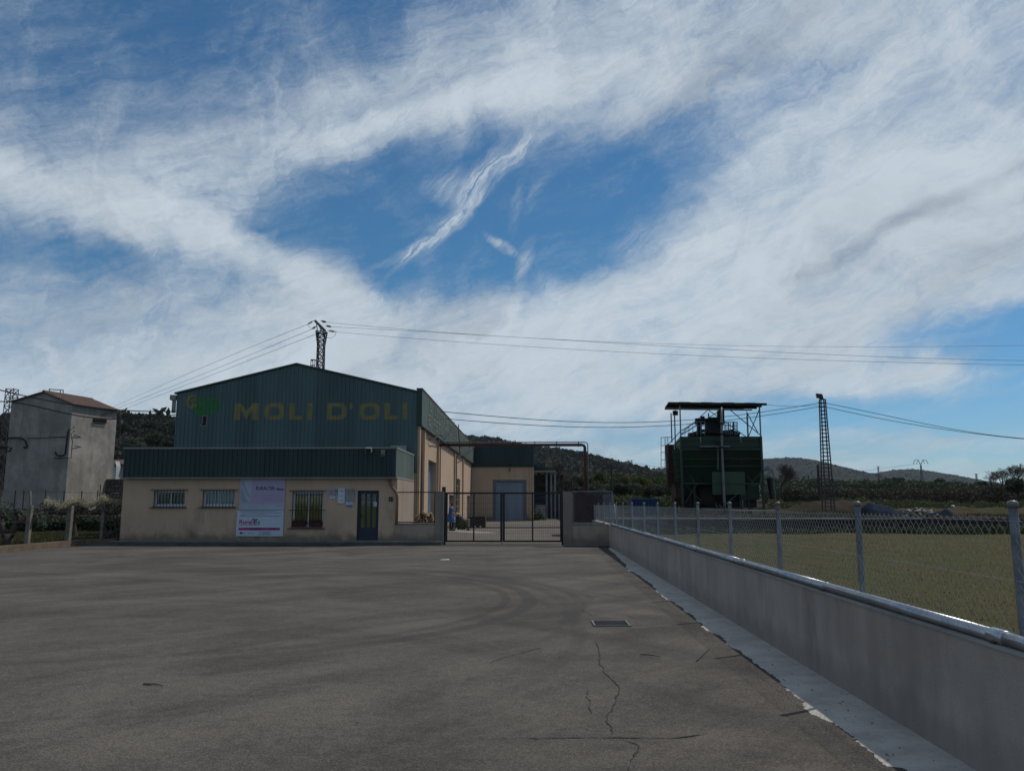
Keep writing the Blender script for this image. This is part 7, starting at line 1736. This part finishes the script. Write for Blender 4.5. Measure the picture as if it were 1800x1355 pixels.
# gnarled olive at the far left
ol = thing('olive_tree', 'gnarled pollarded olive tree at the left edge with a forked trunk', 'tree', (at(13, 957, 28.6).x, 28.6, .15))
YO = 28.6
def ob(pts, rs, n_=10): MB().tube([at(x, y, YO + dy_) for x, y, dy_ in pts], rs, n_).build('limb', 'bark', ol, smooth=True)
MB().tube([at(12, 963, YO), at(13, 950, YO), at(14, 938, YO)], [.22, .17, .17], 12).build('trunk', 'bark', ol, smooth=True)
ob([(12, 945, 0), (5, 930, -.1), (2, 915, 0), (-4, 903, .1), (-12, 898, 0)], [.15, .12, .10, .08, .05]); ob([(15, 945, 0), (24, 930, .1), (30, 918, .2), (33, 908, .2), (27, 901, .1)], [.14, .12, .10, .08, .05])
ob([(30, 918, .1), (42, 915, .2), (52, 906, .2), (64, 905, .1), (76, 900, .3)], [.10, .09, .06, .05, .03]); ob([(27, 905, .1), (31, 898, .1), (38, 899, .1), (38, 905, .1)], [.06, .055, .05, .04]); ob([(64, 905, .1), (66, 912, .1), (62, 918, .1)], [.045, .04, .03]); ob([(2, 912, 0), (8, 903, .1), (4, 897, 0)], [.07, .05, .03])
P = np.concatenate([crown_cloud(at(20, 905, YO).x, YO + .8, at(20, 908, YO).z, .75, .6, .42, 900, .05, 9, 3), crown_cloud(at(44, 921, YO).x, YO + 1.0, at(44, 921, YO).z, .35, .3, .2, 260, .05, 5, 4), crown_cloud(at(-20, 900, YO).x, YO, at(-20, 890, YO).z, .9, .8, .5, 900, .05, 8, 5)]); V, F = cubes_np(len(P), P, .045); np_obj('crown', V, F, 'leaf_olive', ol)
o2 = thing('olive_tree', 'thin olive trunk behind the thick concrete post in the plot', 'tree', (at(131, 940, 35).x, 35, .15)); MB().tube([(at(131, 940, 35).x, 35, .1), at(130, 925, 35), at(129, 912, 35), at(126, 898, 35)], [.16, .1, .09, .05], 8).build('trunk', 'bark', o2); P = crown_cloud(at(126, 892, 35).x, 35, at(126, 890, 35).z, 1.3, .9, .4, 1200, .05, 8, 6); V, F = cubes_np(len(P), P, .05); np_obj('crown', V, F, 'leaf_brown', o2)
# weeds and grass in the plot, field stubble
def scatter(name, n_, xf, yf, zf, s_, m, seed, up=.6):
    r_ = np.random.default_rng(seed); X = xf(r_, n_); Y = yf(r_, n_); ok = np.ones(n_, bool); X, Y = X[ok], Y[ok]; Z = zf(X, Y)
    n2 = len(X); a_ = r_.uniform(0, 2 * pi, n2); dx_, dy_ = np.cos(a_), np.sin(a_); h_ = s_ * r_.uniform(.5, 1.6, n2); wd = s_ * .16; lx = r_.normal(0, .35, n2) * h_; ly = r_.normal(0, .35, n2) * h_
    V = np.stack([np.stack([X - dx_ * wd, Y - dy_ * wd, Z], -1), np.stack([X + dx_ * wd, Y + dy_ * wd, Z], -1), np.stack([X + lx, Y + ly, Z + h_], -1)], 1).reshape(-1, 3); F = np.arange(3 * n2).reshape(n2, 3)
    return np_obj(name, V, F, m, kind='stuff')
fz = lambda X, Y: .335 + .035 * fbm2(X, Y, 8, 5, 1.2)
for nm, n_, sz_, m_, sd_ in (('field_grass', 90000, .026, 'leaf_straw', 1), ('field_grass', 60000, .03, 'leaf_grass', 2)):
    scatter(nm, n_, lambda r_, n: 3.1 + r_.uniform(0, 1, n) ** 1.3 * 26, lambda r_, n: 1 + r_.uniform(0, 1, n) ** 1.6 * 34, lambda X, Y: np.where(X > wallx(Y) + .22, fz(X, Y), -.5), sz_, m_, sd_)
scatter('platform_weeds', 26000, lambda r_, n: r_.uniform(5, 62, n), lambda r_, n: 37 + r_.uniform(0, 1, n) ** .8 * 34, lambda X, Y: np.where(fbm2(X, Y, 77, 4, .5) > .1, .95 + .06 * fbm2(X, Y, 9, 4, .7) + np.clip(Y - 56, 0, 200) * .02 - .02, -.5), .17, 'leaf_grass', 15)
scatter('platform_weeds', 18000, lambda r_, n: r_.uniform(5, 62, n), lambda r_, n: 37 + r_.uniform(0, 1, n) * 30, lambda X, Y: np.where(fbm2(X, Y, 79, 4, .5) > -.2, .95 + .06 * fbm2(X, Y, 9, 4, .7) + np.clip(Y - 56, 0, 200) * .02 - .02, -.5), .12, 'leaf_brown', 16)
def plotz(X, Y): return .16 + .05 * fbm2(X, Y, 21, 4, .8)
scatter('plot_grass', 14000, lambda r_, n: r_.uniform(-30, -16.7, n), lambda r_, n: r_.uniform(28, 41, n), lambda X, Y: np.where((X - kA.x) * kdir.y - (Y - kA.y) * kdir.x < -.25, plotz(X, Y), -.5), .11, 'leaf_grass', 5)
scatter('plot_grass', 26000, lambda r_, n: r_.uniform(-30, -16.7, n), lambda r_, n: r_.uniform(28, 41, n), lambda X, Y: np.where((X - kA.x) * kdir.y - (Y - kA.y) * kdir.x < -.25, plotz(X, Y), -.5), .10, 'leaf_straw', 6)
hedge('plot_bushes', -10, 214, [(-10, 898), (60, 896), (130, 900), (214, 898)], 42.0, 1.5, 'leaf_brown', 3200, .10, 20, 1.0)
hedge('plot_bushes', -10, 214, [(-10, 912), (50, 909), (100, 914), (150, 909), (214, 912)], 40.2, .8, 'leaf_dark', 6000, .09, 21, .15)
scatter('edge_weeds', 1600, lambda r_, n: r_.uniform(-16.5, -4, n), lambda r_, n: 32.11 + r_.normal(0, .02, n), lambda X, Y: np.where(np.sin(X * 3.1) + np.sin(X * 7.7) > .8, 0.0, -.3), .05, 'leaf_dark', 9)

# ================================================================== HAZE
m, t = new_mat('haze_air')
vol = t.n('ShaderNodeVolumePrincipled', ins={'Density': 0.00006, 'Anisotropy': .2}); vol.inputs['Color'].default_value = (.62, .80, 1, 1)
o = t.n('ShaderNodeOutputMaterial'); t.put(o.inputs['Volume'], vol.outputs[0])
hz = MB().box(-3600, 3600, -2600, 3600, -1.1, 160).build('haze', m, kind='stuff')
